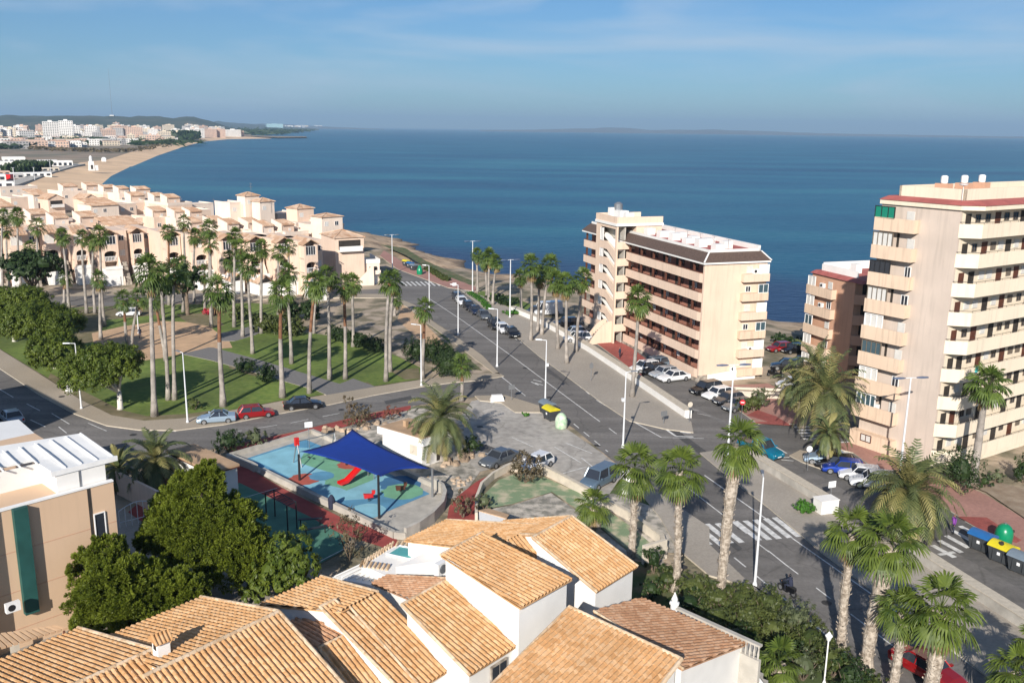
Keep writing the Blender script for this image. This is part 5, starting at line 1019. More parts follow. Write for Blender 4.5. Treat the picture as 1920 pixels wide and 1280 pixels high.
# rocks
def rocks(pts, label, seed, r=.5, n=7):
    rng = random.Random(seed); P_ = gp(pts); o = P_[0]; q = MB()
    for k in range(n):
        t = k/max(1, n-1)*(len(P_)-1); i = min(len(P_)-2, int(t)); c = P_[i].lerp(P_[i+1], t-i)-o + Vector((rng.uniform(-.8, .8), rng.uniform(-.8, .8), 0)); s = r*rng.uniform(.5, 1.2)
        q.hexa([(c.x+math.cos(a*1.05)*s*rng.uniform(.8, 1.1), c.y+math.sin(a*1.05)*s*rng.uniform(.7, 1), -.05) for a in range(6)], [(c.x+math.cos(a*1.05)*s*rng.uniform(.45, .75), c.y+math.sin(a*1.05)*s*rng.uniform(.45, .7), s*rng.uniform(.5, .9)) for a in range(6)])
    ob = q.build('rocks', 'rock'); ob.location = o; tag(ob, label, 'rocks', kind='stuff')
rocks([(835, 872), (860, 868), (872, 850), (905, 858)], 'tan boulders round the foot of the feather palm by the kiosk', 5, .6, 14); rocks([(600, 806), (660, 812), (700, 795), (740, 800)], 'pale stones on the bed behind the blue sail', 6, .5, 22); rocks([(810, 900), (850, 905), (880, 900), (840, 925)], 'small stones on the gravel beside the red path', 8, .25, 26)
# ================================================================ apartment blocks
def fbox(q, f, a0, a1, z0, z1, d0, d1, m=0):
    """box on a face: f = (axis, position, sign); a along the face, d outwards"""
    ax, pos, s = f; lo, hi = sorted((pos+s*d0, pos+s*d1))
    if ax == 'y': q.box(a0, a1, lo, hi, z0, z1, m)
    else: q.box(lo, hi, a0, a1, z0, z1, m)
def window(root, f, a0, a1, z0, z1, pane='glass', frame='white_paint', d=.06, name='window', bars=1, fw=.06):
    q = MB(); fbox(q, f, a0, a1, z1-fw, z1, -.02, d); fbox(q, f, a0, a1, z0, z0+fw, -.02, d); fbox(q, f, a0, a0+fw, z0+fw, z1-fw, -.02, d); fbox(q, f, a1-fw, a1, z0+fw, z1-fw, -.02, d)
    for k in range(1, bars+1): c = a0+(a1-a0)*k/(bars+1); fbox(q, f, c-fw/2, c+fw/2, z0+fw, z1-fw, -.02, d-.01)
    w = q.build(name, frame, root); q = MB(); fbox(q, f, a0+fw, a1-fw, z0+fw, z1-fw, -.01, d*.4); q.build('pane', pane, w); return w
def shutterbox(root, f, a0, a1, z0, z1, mat='shutter', d=.07, name='shutter'):
    q = MB(); fbox(q, f, a0, a1, z0, z1, -.02, d); n = int((z1-z0)/.14)
    for k in range(n): fbox(q, f, a0+.03, a1-.03, z0+.02+k*.14, z0+.09+k*.14, d-.02, d+.015)
    return q.build(name, mat, root)
def door(root, f, a0, a1, z0, z1, mat='brown_wood', d=.05):
    q = MB(); fbox(q, f, a0, a1, z0, z1, -.03, d); o = q.build('door', mat, root); q = MB(); fbox(q, f, a1-.14, a1-.08, z0+1, z0+1.1, d, d+.06); q.build('handle', 'grey_metal', o); return o
def aircon(root, f, a, z, d=.35, name='air_conditioner'):
    q = MB(); fbox(q, f, a-.42, a+.42, z, z+.6, .03, d, 0)
    ax, pos, s = f; c0 = pos+s*d; 
    if ax == 'y': q.path([(a-.1, c0, z+.3), (a-.1, c0+s*.015, z+.3)], .22, 12, 1)
    else: q.path([(c0, a-.1, z+.3), (c0+s*.015, a-.1, z+.3)], .22, 12, 1)
    return q.build(name, ['white_paint', 'black_metal'], root)
rng = random.Random(5)
# ---------------- cream tower at the right
Ct = G(1742, 876)
rt = empty('apartment_tower', (Ct.x, Ct.y, 0), -57, 'tall cream apartment tower with wrap round balcony galleries at the right edge', 'apartment tower')
LX, LY = 8.6, 27.0; TZ = [24.7-2.86*k for k in range(9)]
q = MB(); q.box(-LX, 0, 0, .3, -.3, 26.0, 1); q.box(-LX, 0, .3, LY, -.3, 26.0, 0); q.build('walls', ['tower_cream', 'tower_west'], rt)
q = MB(); q.prism([(-LX-.1, -.25), (.15, -.25), (1.5, 1.5), (1.5, LY), (-LX-.1, LY)], 26.0, 26.45, 0); q.build('roof_slab', 'tower_cream', rt)
q = MB(); q.hexa([(-LX-.2, -.35, 26.45), (.2, -.35, 26.45), (1.6, 1.45, 26.45), (1.6, LY, 26.45), (-LX-.2, LY, 26.45)], [(-LX+.3, .5, 26.85), (-.3, .5, 26.85), (.7, 1.9, 26.85), (.7, LY, 26.85), (-LX+.3, LY, 26.85)]); q.build('roof_edge', 'roof_red', rt)
q = MB(); 
for a in ([(-LX+1.2, 1.2), (-.5, 1.2)], [(-.5, 1.2), (-.5, LY)], [(-LX+1.2, LY-.01), (-LX+1.2, 1.2)]):
    (x0, y0), (x1, y1) = a; q.box(min(x0, x1)-.12, max(x0, x1)+.12, min(y0, y1)-.12, max(y0, y1)+.12, 26.8+.001*(x0+y1), 27.9+.001*(x0+y1))
q.build('parapet', 'tower_cream', rt); q = MB(); q.box(-LX+1.3, -.6, 1.3, LY, 26.86, 27.0); q.build('roof', 'salmon', rt)
for k, (x, y) in enumerate([(-5.5, 5.5), (-5.2, 8.6), (-5.3, 12)]):
    q = MB(); q.box(x-.7, x+.7, y-.5, y+.5, 27.0, 28.1, 0); q.lathe([(.3, 28.1), (.35, 28.2), (.35, 28.8), (.2, 28.9)], 10, 1, (x, y, 0)); q.build('roof_tank', ['salmon', 'white_paint'], rt)
q = MB(); q.tube((-.6, .9, 26.8), (-.6, .9, 28.2), .03); q.lathe([(.05, 28.2), (.35, 28.3), (.42, 28.42)], 12, 0, (-.6, .9, 0)); q.build('satellite_dish', 'white_paint', rt)
FW = ('y', 0, -1); FF = ('x', 0, 1)
for k, zt in enumerate(TZ):
    zb = zt-1.35; zf = zb+.2
    # west side balconies
    if k < 8:
        q = MB(); q.box(-LX-.05-.06*k, -4.1, -.95, -.85, zb, zt+.02*k); q.box(-LX-.05-.06*k, -LX+.05-.06*k, -.85, 0, zb, zt); q.box(-4.2, -4.1, -.85, 0, zb, zt); q.box(-LX+.05-.06*k, -4.2, -.85, 0, zb, zb+.18)
        q.build('balcony', 'tower_band', rt)
    else:
        q = MB(); q.box(-LX-.4, -3.9, -.9, 0, -.2, zt-.1); q.build('ground_floor_bay', 'tower_band', rt)
    zw0, zw1 = zt+.0, zt+1.38
    if k == 0: window(rt, ('y', -.85, -1), -LX-.1, -6.4, zt-.1, zt+1.15, 'glass_green', 'black_metal', .1, bars=2); shutterbox(rt, FW, -5.6, -4.75, zt-.55, zt+.75)
    elif k == 2: window(rt, ('y', -.83, -1), -LX-.1, -6.3, zt-.3, zt+1.3, 'glass', 'black_metal', .1, bars=3); window(rt, FW, -5.2, -4.5, zt-.35, zt+.95)
    elif k < 8:
        window(rt, ('y', -.80, -1), -LX-.05, -6.5+.15*(k % 2), zt-.35, zt+1.38, 'shutter' if k in (1, 3, 4, 6) else 'glass_blue', 'white_paint' if k in (4, 6, 7) else 'shutter_dark', .14, bars=2+k % 2); (window if k % 3 == 0 else shutterbox)(rt, FW, -5.25, -4.45, zt-.3, zt+.9)
        if k % 2: q = MB(); fbox(q, FW, -6.45, -6.2, zt-.9, zt+1.35, -.02, .05); q.build('balcony_door', 'dark_opening', rt)
    else: window(rt, ('y', -.9, -1), -7.6, -6.3, zt-1.0, zt-.2, 'shutter', 'brown_wood', .1); 
    if k == 7: aircon(rt, ('y', -.2, -1), -6.6, zt-.2); 
    # front galleries
    if k < 9:
        q = MB(); Z0, Z1 = zb, zt
        q.hexa([(0.02, -.02, Z0), (1.5, 1.5, Z0), (1.5, LY, Z0), (1.38, LY, Z0), (1.38, 1.55, Z0), (.02, .16, Z0)], [(0.02, -.02, Z1), (1.5, 1.5, Z1), (1.5, LY, Z1), (1.38, LY, Z1), (1.38, 1.55, Z1), (.02, .16, Z1)]); q.hexa([(.02, .17, Z0+.02), (1.37, 1.56, Z0+.02), (1.37, LY, Z0+.02), (.02, LY, Z0+.02)], [(.02, .17, Z0+.2), (1.37, 1.56, Z0+.2), (1.37, LY, Z0+.2), (.02, LY, Z0+.2)])
        q.build('gallery', 'tower_cream', rt)
        q = MB(); q.path([(.03, 0.03, zt+.16), (1.44, 1.5, zt+.16), (1.44, LY, zt+.16)], .025, 5)
        for j in range(18): y = 1.7+j*1.5; q.tube((1.44, y, zt), (1.44, y, zt+.16), .02, n=4)
        q.build('handrail', 'black_metal', rt)
        y = .9; j = 0; pat = [('d', .9), ('w', .85), ('w', .85), ('d', .95), ('w', .9), ('w', .9), ('d', .95), ('w', .85)]
        while y < LY-1.2:
            t, w_ = pat[(j+k) % 8 if j else 0]
            if t == 'd': door(rt, FF, y, y+w_, zf, zf+2.05, 'brown_wood' if rng.random() < .35 else 'dark_opening')
            else:
                if rng.random() < .6: shutterbox(rt, FF, y, y+w_, zf+1.15, zf+1.95, 'shutter_dark' if rng.random() < .5 else 'shutter')
                else: window(rt, FF, y, y+w_, zf+1.15, zf+1.95, 'glass', 'shutter_dark')
            y += w_+rng.uniform(.45, .9); j += 1
q = MB(); q.box(1.50, 1.53, 3.4, 3.9, TZ[5]-.55, TZ[5]+.05); q.build('hanging_towel', 'cyan_cloth', rt)
q = MB(); q.box(-.02, 1.35, 1.5, LY, -.3, TZ[8]-1.36, 0); q.build('base', 'tower_cream', rt)
# ---------------- middle block
mbk = empty('apartment_block', (25.2, 118.2, 0), -71, 'six storey apricot apartment block with open galleries and stair tower by the sea', 'apartment block')
ML, MW = 40.0, 9.6; YR = 1.5
q = MB(); q.box(-ML, 0, YR, MW, -.2, 16.0, 0); q.box(-.35, 0, 0, YR, -.2, 16.0, 0); q.build('walls', 'mid_wall', mbk)
q = MB(); q.box(-ML, -.36, YR-.04, YR, .6, 16.0); q.build('gallery_back_wall', 'red_wall', mbk)
q = MB(); q.box(-ML-.3, .3, -.3, MW+.3, 16.0, 16.25, 0); q.build('eaves', 'white_wall', mbk)
e0, e1 = 16.26, 17.35
q = MB(); q.hexa([(-ML-.3, -.35, e0), (.35, -.35, e0), (.35, MW+.35, e0), (-ML-.3, MW+.35, e0)], [(-ML-.3, 1.25, e1), (-1.25, 1.25, e1), (-1.25, MW-.3, e1), (-ML-.3, MW-.3, e1)]); q.build('mansard_roof', 'tile_dark', mbk)
q = MB()
for k in range(15):
    for (a, b) in (((.35, -.35, e0), (-1.25, 1.25, e1)), ((.35, MW+.35, e0), (-1.25, MW-.3, e1))):
        a_, b_ = Vector(a), Vector(b); p = a_.lerp(b_, (k+.5)/15); q.cbox(p, .16, .16, .1)
q.build('ridge_tiles', 'white_paint', mbk)
q = MB(); q.box(-ML, -1.3, 1.3, 1.5, e1, e1+.35); q.box(-1.5, -1.3, 1.5, MW-.4, e1+.001, e1+.351); q.box(-ML, -1.3, MW-.65, MW-.4, e1, e1+.75); q.build('parapet', 'white_wall', mbk)
q = MB(); q.box(-ML, -1.5, 1.5, MW-.65, e1-.02, e1+.06); q.build('roof_terrace', 'roof_red', mbk)
for k in range(11):
    x = -2.6-k*1.95+rng.uniform(-.3, .3); y = 2.4+rng.uniform(0, .6)+(k % 2)*2.2; q = MB(); q.box(x-.75, x+.6, y, y+1.3, e1+.06, e1+.7+rng.uniform(.1, .5)); q.build('roof_box', 'white_wall', mbk)
for k in range(5): x = -3-k*3.7; q = MB(); q.tube((x, 5.2, e1), (x, 5.2, e1+1.5), .03); q.path([(x-.6, 5.2, e1+1.45), (x+.6, 5.2, e1+1.45)], .02, 4); q.build('roof_aerial', 'grey_metal', mbk)
MZ = [.45+2.6*k for k in range(6)]
for part_, (xa, xb) in enumerate([(-23.4, -.0), (-ML, -31.2)]):
    for k, z in enumerate(MZ):
        q = MB(); x1_ = xb-1.2 if part_ == 0 else xb
        if part_ == 0: q.hexa([(xa, -.02, z), (x1_, -.02, z), (xb-.02, .25, z), (xb-.02, .38, z), (x1_, .12, z), (xa, .12, z)], [(xa, -.02, z+1.2), (x1_, -.02, z+1.2), (xb-.02, .25, z+1.2), (xb-.02, .38, z+1.2), (x1_, .12, z+1.2), (xa, .12, z+1.2)]); q.box(xa, x1_-.02, .12, YR-.05, z+.02, z+.2)
        else: q.box(xa, xb, -.02, .12, z, z+1.2); q.box(xa, xb, .12, YR-.05, z+.02, z+.2)
        q.build('gallery', 'mid_wall', mbk)
        q = MB(); q.path([(xa, .02, z+1.34), (x1_, .02, z+1.34)], .05, 5)
        for j in range(int((x1_-xa)/2.2)): q.tube((xa+1+j*2.2, .02, z+1.19), (xa+1+j*2.2, .02, z+1.34), .03, n=4)
        q.build('handrail', 'brown_wood', mbk)
        n = int((xb-xa)/3.9)
        for j in range(n):
            x = xa+.6+j*3.9; q = MB(); q.box(x, x+.28, .14, .4, z+.2, z+2.6 if k < 5 else 15.98); q.build('column', 'brown_wood', mbk)
            door(mbk, ('y', YR-.05, -1), x+.9, x+1.8, z+.2, z+2.25, 'dark_opening' if (j+k) % 3 else 'brown_wood')
            window(mbk, ('y', YR-.05, -1), x+2.3, x+3.2, z+1.2, z+2.1, 'shutter' if rng.random() < .3 else 'glass', 'brown_wood' if rng.random() < .7 else 'white_paint')
q = MB(); q.box(-ML, .04, -.12, -.021, -.2, .44, 0); q.box(.0, .12, -.12, MW, -.2, .9, 0); q.build('stone_base', 'stone', mbk)
FS = ('x', 0, 1)
for k, z in enumerate(MZ):
    q = MB(); q.box(0, .75, 5.6, MW, z+.05, z+1.1); q.build('balcony', 'mid_wall' if k % 2 else 'tower_band', mbk)
    (shutterbox(mbk, FS, 6.4, 7.3, z+1.15, z+2.1, 'shutter') if k not in (2, 4) else window(mbk, FS, 6.4, 7.2, z+1.2, z+2.0))
    if k in (0, 1, 3, 5): shutterbox(mbk, ('x', .5, 1), 8.0, MW-.05, z+1.0, z+2.35, 'white_paint', .1)
    else: window(mbk, ('x', .6, 1), 8.0, MW-.05, z+1.1, z+2.3, 'glass_blue', 'white_paint', .1)
    if k in (0, 1, 5): aircon(mbk, FS, 7.7 if k else 5.2, z+.8+.3*(k == 5))
q = MB(); q.hexa([(.3, 1.2, .0), (.5, 1.2, .0), (.5, 8.6, .0), (.3, 8.6, .0)], [(.3, 1.2, 1.0), (.5, 1.2, 1.0), (.5, 8.6, 1.6), (.3, 8.6, 1.6)]); q.build('ramp_wall', 'white_wall', mbk)
# stair tower
tx0, tx1, ty = -31.2, -23.5, -1.7
q = MB()
q.box(tx0, tx0+1.6, ty, ty+.25, -.2, 18.6); q.box(tx1-.5, tx1, ty, ty+.25, -.2, 18.6); q.box(tx0, tx0+.25, ty+.25, 6, -.2, 18.6); q.box(tx0+1.6, tx1-.5, ty+.001, ty+.249, -.2, 2.9)
q.box(tx0+.25, tx1, 1.6, 6, 15.9, 18.6)
for k in range(6):   # sloping solid bands between sloping stair openings
    z = 2.9+2.6*k; z2 = z+2.6; x0, x1 = tx0+1.6, tx1-.5; xm = x0+2.6
    q.hexa([(x0, ty, z+1.35), (xm, ty, z+1.35), (xm, ty+.24, z+1.35), (x0, ty+.24, z+1.35)], [(x0, ty, z2 if k < 5 else 18.6), (xm, ty, z2 if k < 5 else 18.6), (xm, ty+.24, z2 if k < 5 else 18.6), (x0, ty+.24, z2 if k < 5 else 18.6)]) if k < 5 else None
    if k < 5: q.hexa([(xm, ty, z+1.35), (x1, ty, z-.2), (x1, ty+.24, z-.2), (xm, ty+.24, z+1.35)], [(xm, ty, z2), (x1, ty, z2-1.2), (x1, ty+.24, z2-1.2), (xm, ty+.24, z2)])
q.box(tx0+1.6, tx1-.5, ty, ty+.24, 18.1, 18.6)
for k in range(6): z = 2.0+2.6*k; q.box(tx1-.25, tx1-.001, ty+.25, 1.6, z, z+1.15)
q.build('stair_tower', 'mid_wall', mbk)
q = MB(); q.box(tx0+.26, tx1-.26, -.25, 0-.05, -.1, 18.5); q.build('stair_back_wall', 'concrete', mbk)
for k in range(6):
    z = 2.9+2.6*k; q = MB(); q.hexa([(tx0+1.6, ty+.3, z+.9), (tx1-.5, ty+.3, z-1.2), (tx1-.5, -.3, z-1.2), (tx0+1.6, -.3, z+.9)], [(tx0+1.6, ty+.3, z+1.1), (tx1-.5, ty+.3, z-.9), (tx1-.5, -.3, z-.9), (tx0+1.6, -.3, z+1.1)]); q.build('stair_flight', 'white_wall', mbk)
    window(mbk, ('y', ty, -1), tx0+1.7, tx0+2.9, z+.0, z+1.3 if k < 5 else z+2.0, 'shutter', 'white_paint', .08)
q = MB(); q.box(tx0-.2, tx1+.2, ty-.2, 6.2, 18.6, 19.0, 0); q.box(tx0-.1, tx1+.1, ty-.1, ty+.15, 19.0, 20.0, 1); q.box(tx1-.15, tx1+.1, ty+.15, 6.1, 19.0, 20.0, 1); q.box(tx0-.1, tx0+.15, ty+.15, 6.1, 19.0, 20.0, 1); q.build('tower_parapet', ['white_wall', 'mid_wall'], mbk)
for k, (x, y, h, w) in enumerate([(-30, .5, 1.9, 1.0), (-28.3, .8, 1.6, 1.3), (-26.6, .6, 1.7, 1.2), (-25.0, .8, 1.5, 1.0)]): q = MB(); q.box(x-w/2, x+w/2, y-.6, y+.8, 19.0, 19.0+h); q.build('roof_box', 'white_wall', mbk)
q = MB(); q.lathe([(.6, 20.4), (.7, 20.6), (.7, 21.5), (.3, 21.8)], 14, 0, (-29.4, 1.2, 0)); q.box(-29.9, -28.9, .7, 1.7, 19, 20.4); q.build('roof_tank', 'grey_metal', mbk)
# outside stair at the foot of the tower
q = MB()
for k in range(10): q.box(tx1-2.4, tx1-.9, ty-3.8+k*.35, ty-3.45+k*.35, 0, .28*(k+1))
q.build('stair_steps', 'stone', mbk)
q = MB(); n = 9
for s, x in ((0, tx1-2.75), (1, tx1-.85)):
    pts = [(x, ty-3.9+3.9*j/n, 3.6*math.sin(math.pi/2*j/n)) for j in range(n+1)]
    q.hexa([(x, ty-3.9, -.1), (x, ty, -.1)] + [(x, p[1], p[2]) for p in pts[::-1]][:-1], [(x+.2, ty-3.9, -.1), (x+.2, ty, -.1)] + [(x+.2, p[1], p[2]) for p in pts[::-1]][:-1])
q.build('stair_side_wall', 'mid_wall', mbk)
# ---------------- small salmon block behind
Ls = G(1508, 690); c_f = Ls + azv(-71)*9.0
sb = empty('apartment_block', (c_f.x, c_f.y, 0), -71, 'smaller salmon apartment block half hidden behind the cream tower', 'apartment block')
q = MB(); q.box(-9.0, 0, 0, 20, -.2, 13.9); q.build('walls', 'salmon', sb); q = MB(); q.hexa([(-9.2, -.3, 13.9), (1.4, -.3, 13.9), (1.4, 20, 13.9), (-9.2, 20, 13.9)], [(-9, .5, 14.3), (.9, .5, 14.3), (.9, 20, 14.3), (-9, 20, 14.3)]); q.build('roof_edge', 'roof_red', sb)
q = MB(); q.box(-8.4, -1.0, 1.0, 1.2, 14.3, 15.2); q.box(-8.4, -8.2, 1.2, 19, 14.3, 15.4); q.box(-8.2, -1, 18.8, 19, 14.3, 15.6); q.build('parapet', 'white_wall', sb)
for x, y in ((-5, 4), (-4, 6.5)): q = MB(); q.box(x-.6, x+.6, y-.5, y+.5, 14.3, 15.6); q.build('roof_box', 'white_wall', sb)
for k in range(5):
    zt = 12.3-2.75*k; q = MB(); q.box(-9.1, -3.6, -.8, -.7, zt-1.3, zt); q.box(-9.1, -9.0, -.7, 0, zt-1.3, zt); q.box(-3.7, -3.6, -.7, 0, zt-1.3, zt); q.box(-9, -3.7, -.7, 0, zt-1.3, zt-1.1); q.build('balcony', 'tower_band', sb)
    window(sb, ('y', -.68, -1), -8.9, -7.3, zt-.2, zt+1.3, 'shutter' if k != 2 else 'glass_blue', 'white_paint', .1); (shutterbox if k % 2 == 0 else window)(sb, FW, -5.4, -4.5, zt-.1, zt+.9)
    if k < 2: aircon(sb, FW, -6.4, zt-.1)
    q = MB(); q.hexa([(.02, .0, zt-1.3), (1.4, 1.4, zt-1.3), (1.4, 20, zt-1.3), (.02, 20, zt-1.3)], [(.02, .0, zt), (1.4, 1.4, zt), (1.4, 20, zt), (.02, 20, zt)]); q.build('gallery', 'salmon', sb)
    for j in range(4): door(sb, FF, 1.2+j*3.4, 2.2+j*3.4, zt+.0, zt+1.4, 'dark_opening'); shutterbox(sb, FF, 2.7+j*3.4, 3.7+j*3.4, zt+.2, zt+1.2, 'shutter')
# ---------------- peach building at lower left
A = G(212, 902, 9.5); lb = empty('warehouse', (A.x, A.y, 0), 47, 'plain peach building with a tall green strip and white metal roof at lower left', 'building')
q = MB(); q.box(-40, 0, 0, 14, -.2, 9.5); q.box(-40, -8.6, -.9, -.02, -.2, 10.4); q.build('walls', 'left_peach', lb)
def lx(px, py): # position along the front wall plane (local x, z)
    n = azv(47+90); p = onplane(px, py, A, n); return (p-A).dot(azv(47)), p.z
xs0, zt_ = lx(20, 950); xs1, _ = lx(47, 946); _, zb_ = lx(56, 1145)
q = MB(); q.box(xs0, xs1, -.45, -.02, zb_, 9.52); q.build('green_strip', 'green_panel', lb)
q = MB(); q.box(-40, 0, -.06, .25, 9.5, 9.62); q.build('coping', 'white_paint', lb)
for zz in (1.3, 3.9, 6.6): q = MB(); q.box(-40, -.02, -.012, 0, zz, zz+.05); q.build('wall_joint', 'salmon', lb)
q = MB(); q.box(-1.75, -1.55, -.03, .01, 3.5, 9.45, 0); q.build('wall_slot', 'dark_opening', lb); window(lb, FW, -1.5, -.75, 5.4, 7.6, 'glass', 'white_paint', .1, bars=0)
aircon(lb, ('y', -.9, -1), lx(12, 1125)[0], lx(12, 1125)[1]-.3); q = MB(); zz = lx(12, 1180)[1]; q.box(lx(6, 1180)[0], lx(24, 1180)[0], -.94, -.9, zz-1.2, zz+.2); q.build('meter_cupboard', 'cream_wall', lb)
zE = Hh(216, 856, A.y+.5).z
rp = [(-46, 843), (150, 812), (216, 855), (98, 885), (62, 862), (-46, 885)]
Rw = [G(x, y, zE+(.35 if y < 850 else 0)) for x, y in rp]
inv = lambda p: Vector(((p-A).dot(azv(47)), (p-A).dot(azv(137)), p.z))
RL = [inv(p) for p in Rw]; q = MB(); q.hexa([p-Vector((0, 0, .12)) for p in RL], RL)
q.build('metal_roof', 'metal_sheet', lb)
q = MB(); y0_ = RL[2].y; y1_ = RL[1].y
for k in range(9):
    x = RL[2].x-.15-k*1.02; ya = y0_ if x > RL[3].x+.1 else y0_+2.0
    q.box(x-.04, x+.04, ya+.1, y1_-.05, zE-.03, zE+.42) if False else q.hexa([(x-.04, ya+.12, zE-.0), (x+.04, ya+.12, zE-.0), (x+.04, y1_-.1, zE+.30), (x-.04, y1_-.1, zE+.30)], [(x-.04, ya+.12, zE+.10), (x+.04, ya+.12, zE+.10), (x+.04, y1_-.1, zE+.44), (x-.04, y1_-.1, zE+.44)])
q.build('roof_seams', 'white_paint', lb)
q = MB(); q.box(RL[3].x-.1, RL[2].x+.1, y0_-.12, y0_+.02, zE-.3, zE+.03); q.build('gutter', 'white_paint', lb)
q = MB(); q.box(RL[3].x+.3, -.3, .35, .45, 9.5, zE-.14); q.box(-.4, -.3, .45, y1_-.5, 9.5, zE-.05); q.box(RL[3].x+.2, RL[3].x+.3, .35, 4.5, 9.5, zE-.14); q.box(-16, RL[3].x+.2, 3.0, 3.1, 9.5, zE-.14); q.build('roof_room_walls', 'white_wall', lb)
q = MB(); q.box(RL[3].x+1.6, RL[3].x+1.7, .30, .35, 9.55, zE-.2); q.build('post', 'grey_metal', lb)
# white metal shed behind it
zS = 7.0; sp = [(-60, 800), (35, 786), (82, 827), (-60, 862)]; S_ = [G(x, y, zS) for x, y in sp]; sh = empty('shed', (S_[2].x, S_[2].y, 0), 0, 'pale corrugated metal shed roof behind the white roofed building', 'shed')
q = MB(); L_ = [p-Vector((S_[2].x, S_[2].y, 0)) for p in S_]; q.hexa([p-Vector((0, 0, .15)) for p in L_], L_); q.build('roof', 'metal_sheet', sh)
q = MB(); i_ = [p*.97+Vector((-.4, .2, 0)) for p in L_]; q.hexa([Vector((p.x, p.y, -.1)) for p in i_], [Vector((p.x, p.y, zS-.16)) for p in i_])
for k in range(60): t = k/60; p = i_[2].lerp(i_[3], t); q.cbox((p.x, p.y, 0), .08, .08, zS-.18, 47)
q.build('walls', 'metal_sheet', sh)
# tall building out of frame at the left whose shade falls on the street
ob_ = G(142, 774); bx_ = ob_ - azv(76)*(11.5/math.tan(R(SUN_EL))); ob = empty('neighbour_building', (bx_.x, bx_.y, 0), 47, 'tall peach building just outside the left edge of the picture', 'building')
q = MB(); q.box(-22, 0, 0, 16, -.2, 11.5); q.build('walls', 'left_peach', ob); q = MB(); q.box(-22.1, .1, -.1, 16.1, 11.5, 11.7); q.build('roof', 'concrete', ob)
window(ob, ('x', 0, 1), 3, 5, 6, 8); window(ob, ('x', 0, 1), 8, 10, 6, 8)
# ---------------- hut with flat beige roof, kiosk
P4 = [G(x, y, 3.0) for x, y in [(364, 831), (449, 869), (396, 884), (322, 838)]]; c0 = P4[1]; hut = empty('flat_roof_hut', (c0.x, c0.y, 0), 0, 'white hut with flat beige roof between pine tree and playground', 'hut')
L_ = [p-Vector((c0.x, c0.y, 0)) for p in P4]; L_[3] = L_[0]+(L_[2]-L_[1]); ctr = sum(L_, Vector())/4
q = MB(); q.hexa([p-Vector((0, 0, .22)) for p in L_], L_); q.build('roof', ['roof_beige'], hut); q = MB()
q.hexa([ctr.lerp(p, 1.012)-Vector((0, 0, .30)) for p in L_], [ctr.lerp(p, 1.012)-Vector((0, 0, .2)) for p in L_]); q.build('roof_trim', 'brown_wood', hut)
q = MB(); q.hexa([Vector((*(ctr.lerp(p, .93)).xy, -.1)) for p in L_], [Vector((*(ctr.lerp(p, .93)).xy, 2.78)) for p in L_]); q.build('walls', 'white_wall', hut)
e1_ = (L_[1]-L_[2]).normalized(); q = MB(); w0 = ctr.lerp(L_[2], .93); w0.z = 1.0; nrm = Vector((e1_.y, -e1_.x, 0)); q.hexa([w0+e1_*.5+nrm*.0, w0+e1_*1.2, w0+e1_*1.2+nrm*.05, w0+e1_*.5+nrm*.05], [w0+e1_*.5+Vector((0, 0, .8)), w0+e1_*1.2+Vector((0, 0, .8)), w0+e1_*1.2+nrm*.05+Vector((0, 0, .8)), w0+e1_*.5+nrm*.05+Vector((0, 0, .8))]); q.build('window', 'glass', hut)
P4 = [G(x, y, 3.1) for x, y in [(707, 799), (793, 824), (850, 806), (770, 786)]]; c0 = P4[1]; kk = empty('kiosk', (c0.x, c0.y, 0), 0, 'white flat roofed kiosk with deep fascia beside the big feather palm', 'kiosk')
L_ = [p-Vector((c0.x, c0.y, 0)) for p in P4]; L_[3] = L_[0]+(L_[2]-L_[1]); ctr = sum(L_, Vector())/4
q = MB(); q.hexa([p-Vector((0, 0, .75)) for p in L_], L_); q.build('fascia', 'white_wall', kk)
q = MB(); q.hexa([ctr.lerp(p, .95)+Vector((0, 0, .003)) for p in L_], [ctr.lerp(p, .95)+Vector((0, 0, .05)) for p in L_]); q.cbox(ctr+Vector((-1, .5, .05)), .4, .4, .6, 50); q.build('roof', 'roof_beige', kk)
q = MB(); q.hexa([Vector((*(ctr.lerp(p, .86)).xy, -.1)) for p in L_], [Vector((*(ctr.lerp(p, .86)).xy, 2.38)) for p in L_]); q.build('walls', 'white_wall', kk)
w = [ctr.lerp(p, .86) for p in L_]; ea = (w[2]-w[1]).normalized(); eb = (w[0]-w[1]).normalized()
for t0, t1, z0, z1, mt in ((.55, .68, .2, 2.1, 'dark_opening'), (.74, .84, .2, 2.1, 'glass'), (.88, .97, .2, 2.1, 'glass')):
    l_ = (w[2]-w[1]).length; a_ = w[1]+ea*l_*t0; b_ = w[1]+ea*l_*t1; n_ = -eb*.05; a_.z = b_.z = z0; q = MB(); U = Vector((0, 0, z1-z0)); q.hexa([a_, b_, b_+n_, a_+n_], [a_+U, b_+U, b_+n_+U, a_+n_+U]); q.build('door' if mt == 'dark_opening' else 'window', mt, kk)
l_ = (w[0]-w[1]).length; a_ = w[1]+eb*l_*.12; b_ = w[1]+eb*l_*.3; n_ = -ea*.04; a_.z = b_.z = 1.1; U = Vector((0, 0, 1.0)); q = MB(); q.hexa([a_, b_, b_+n_, a_+n_], [a_+U, b_+U, b_+n_+U, a_+n_+U]); q.build('hatch', 'cream_wall', kk)
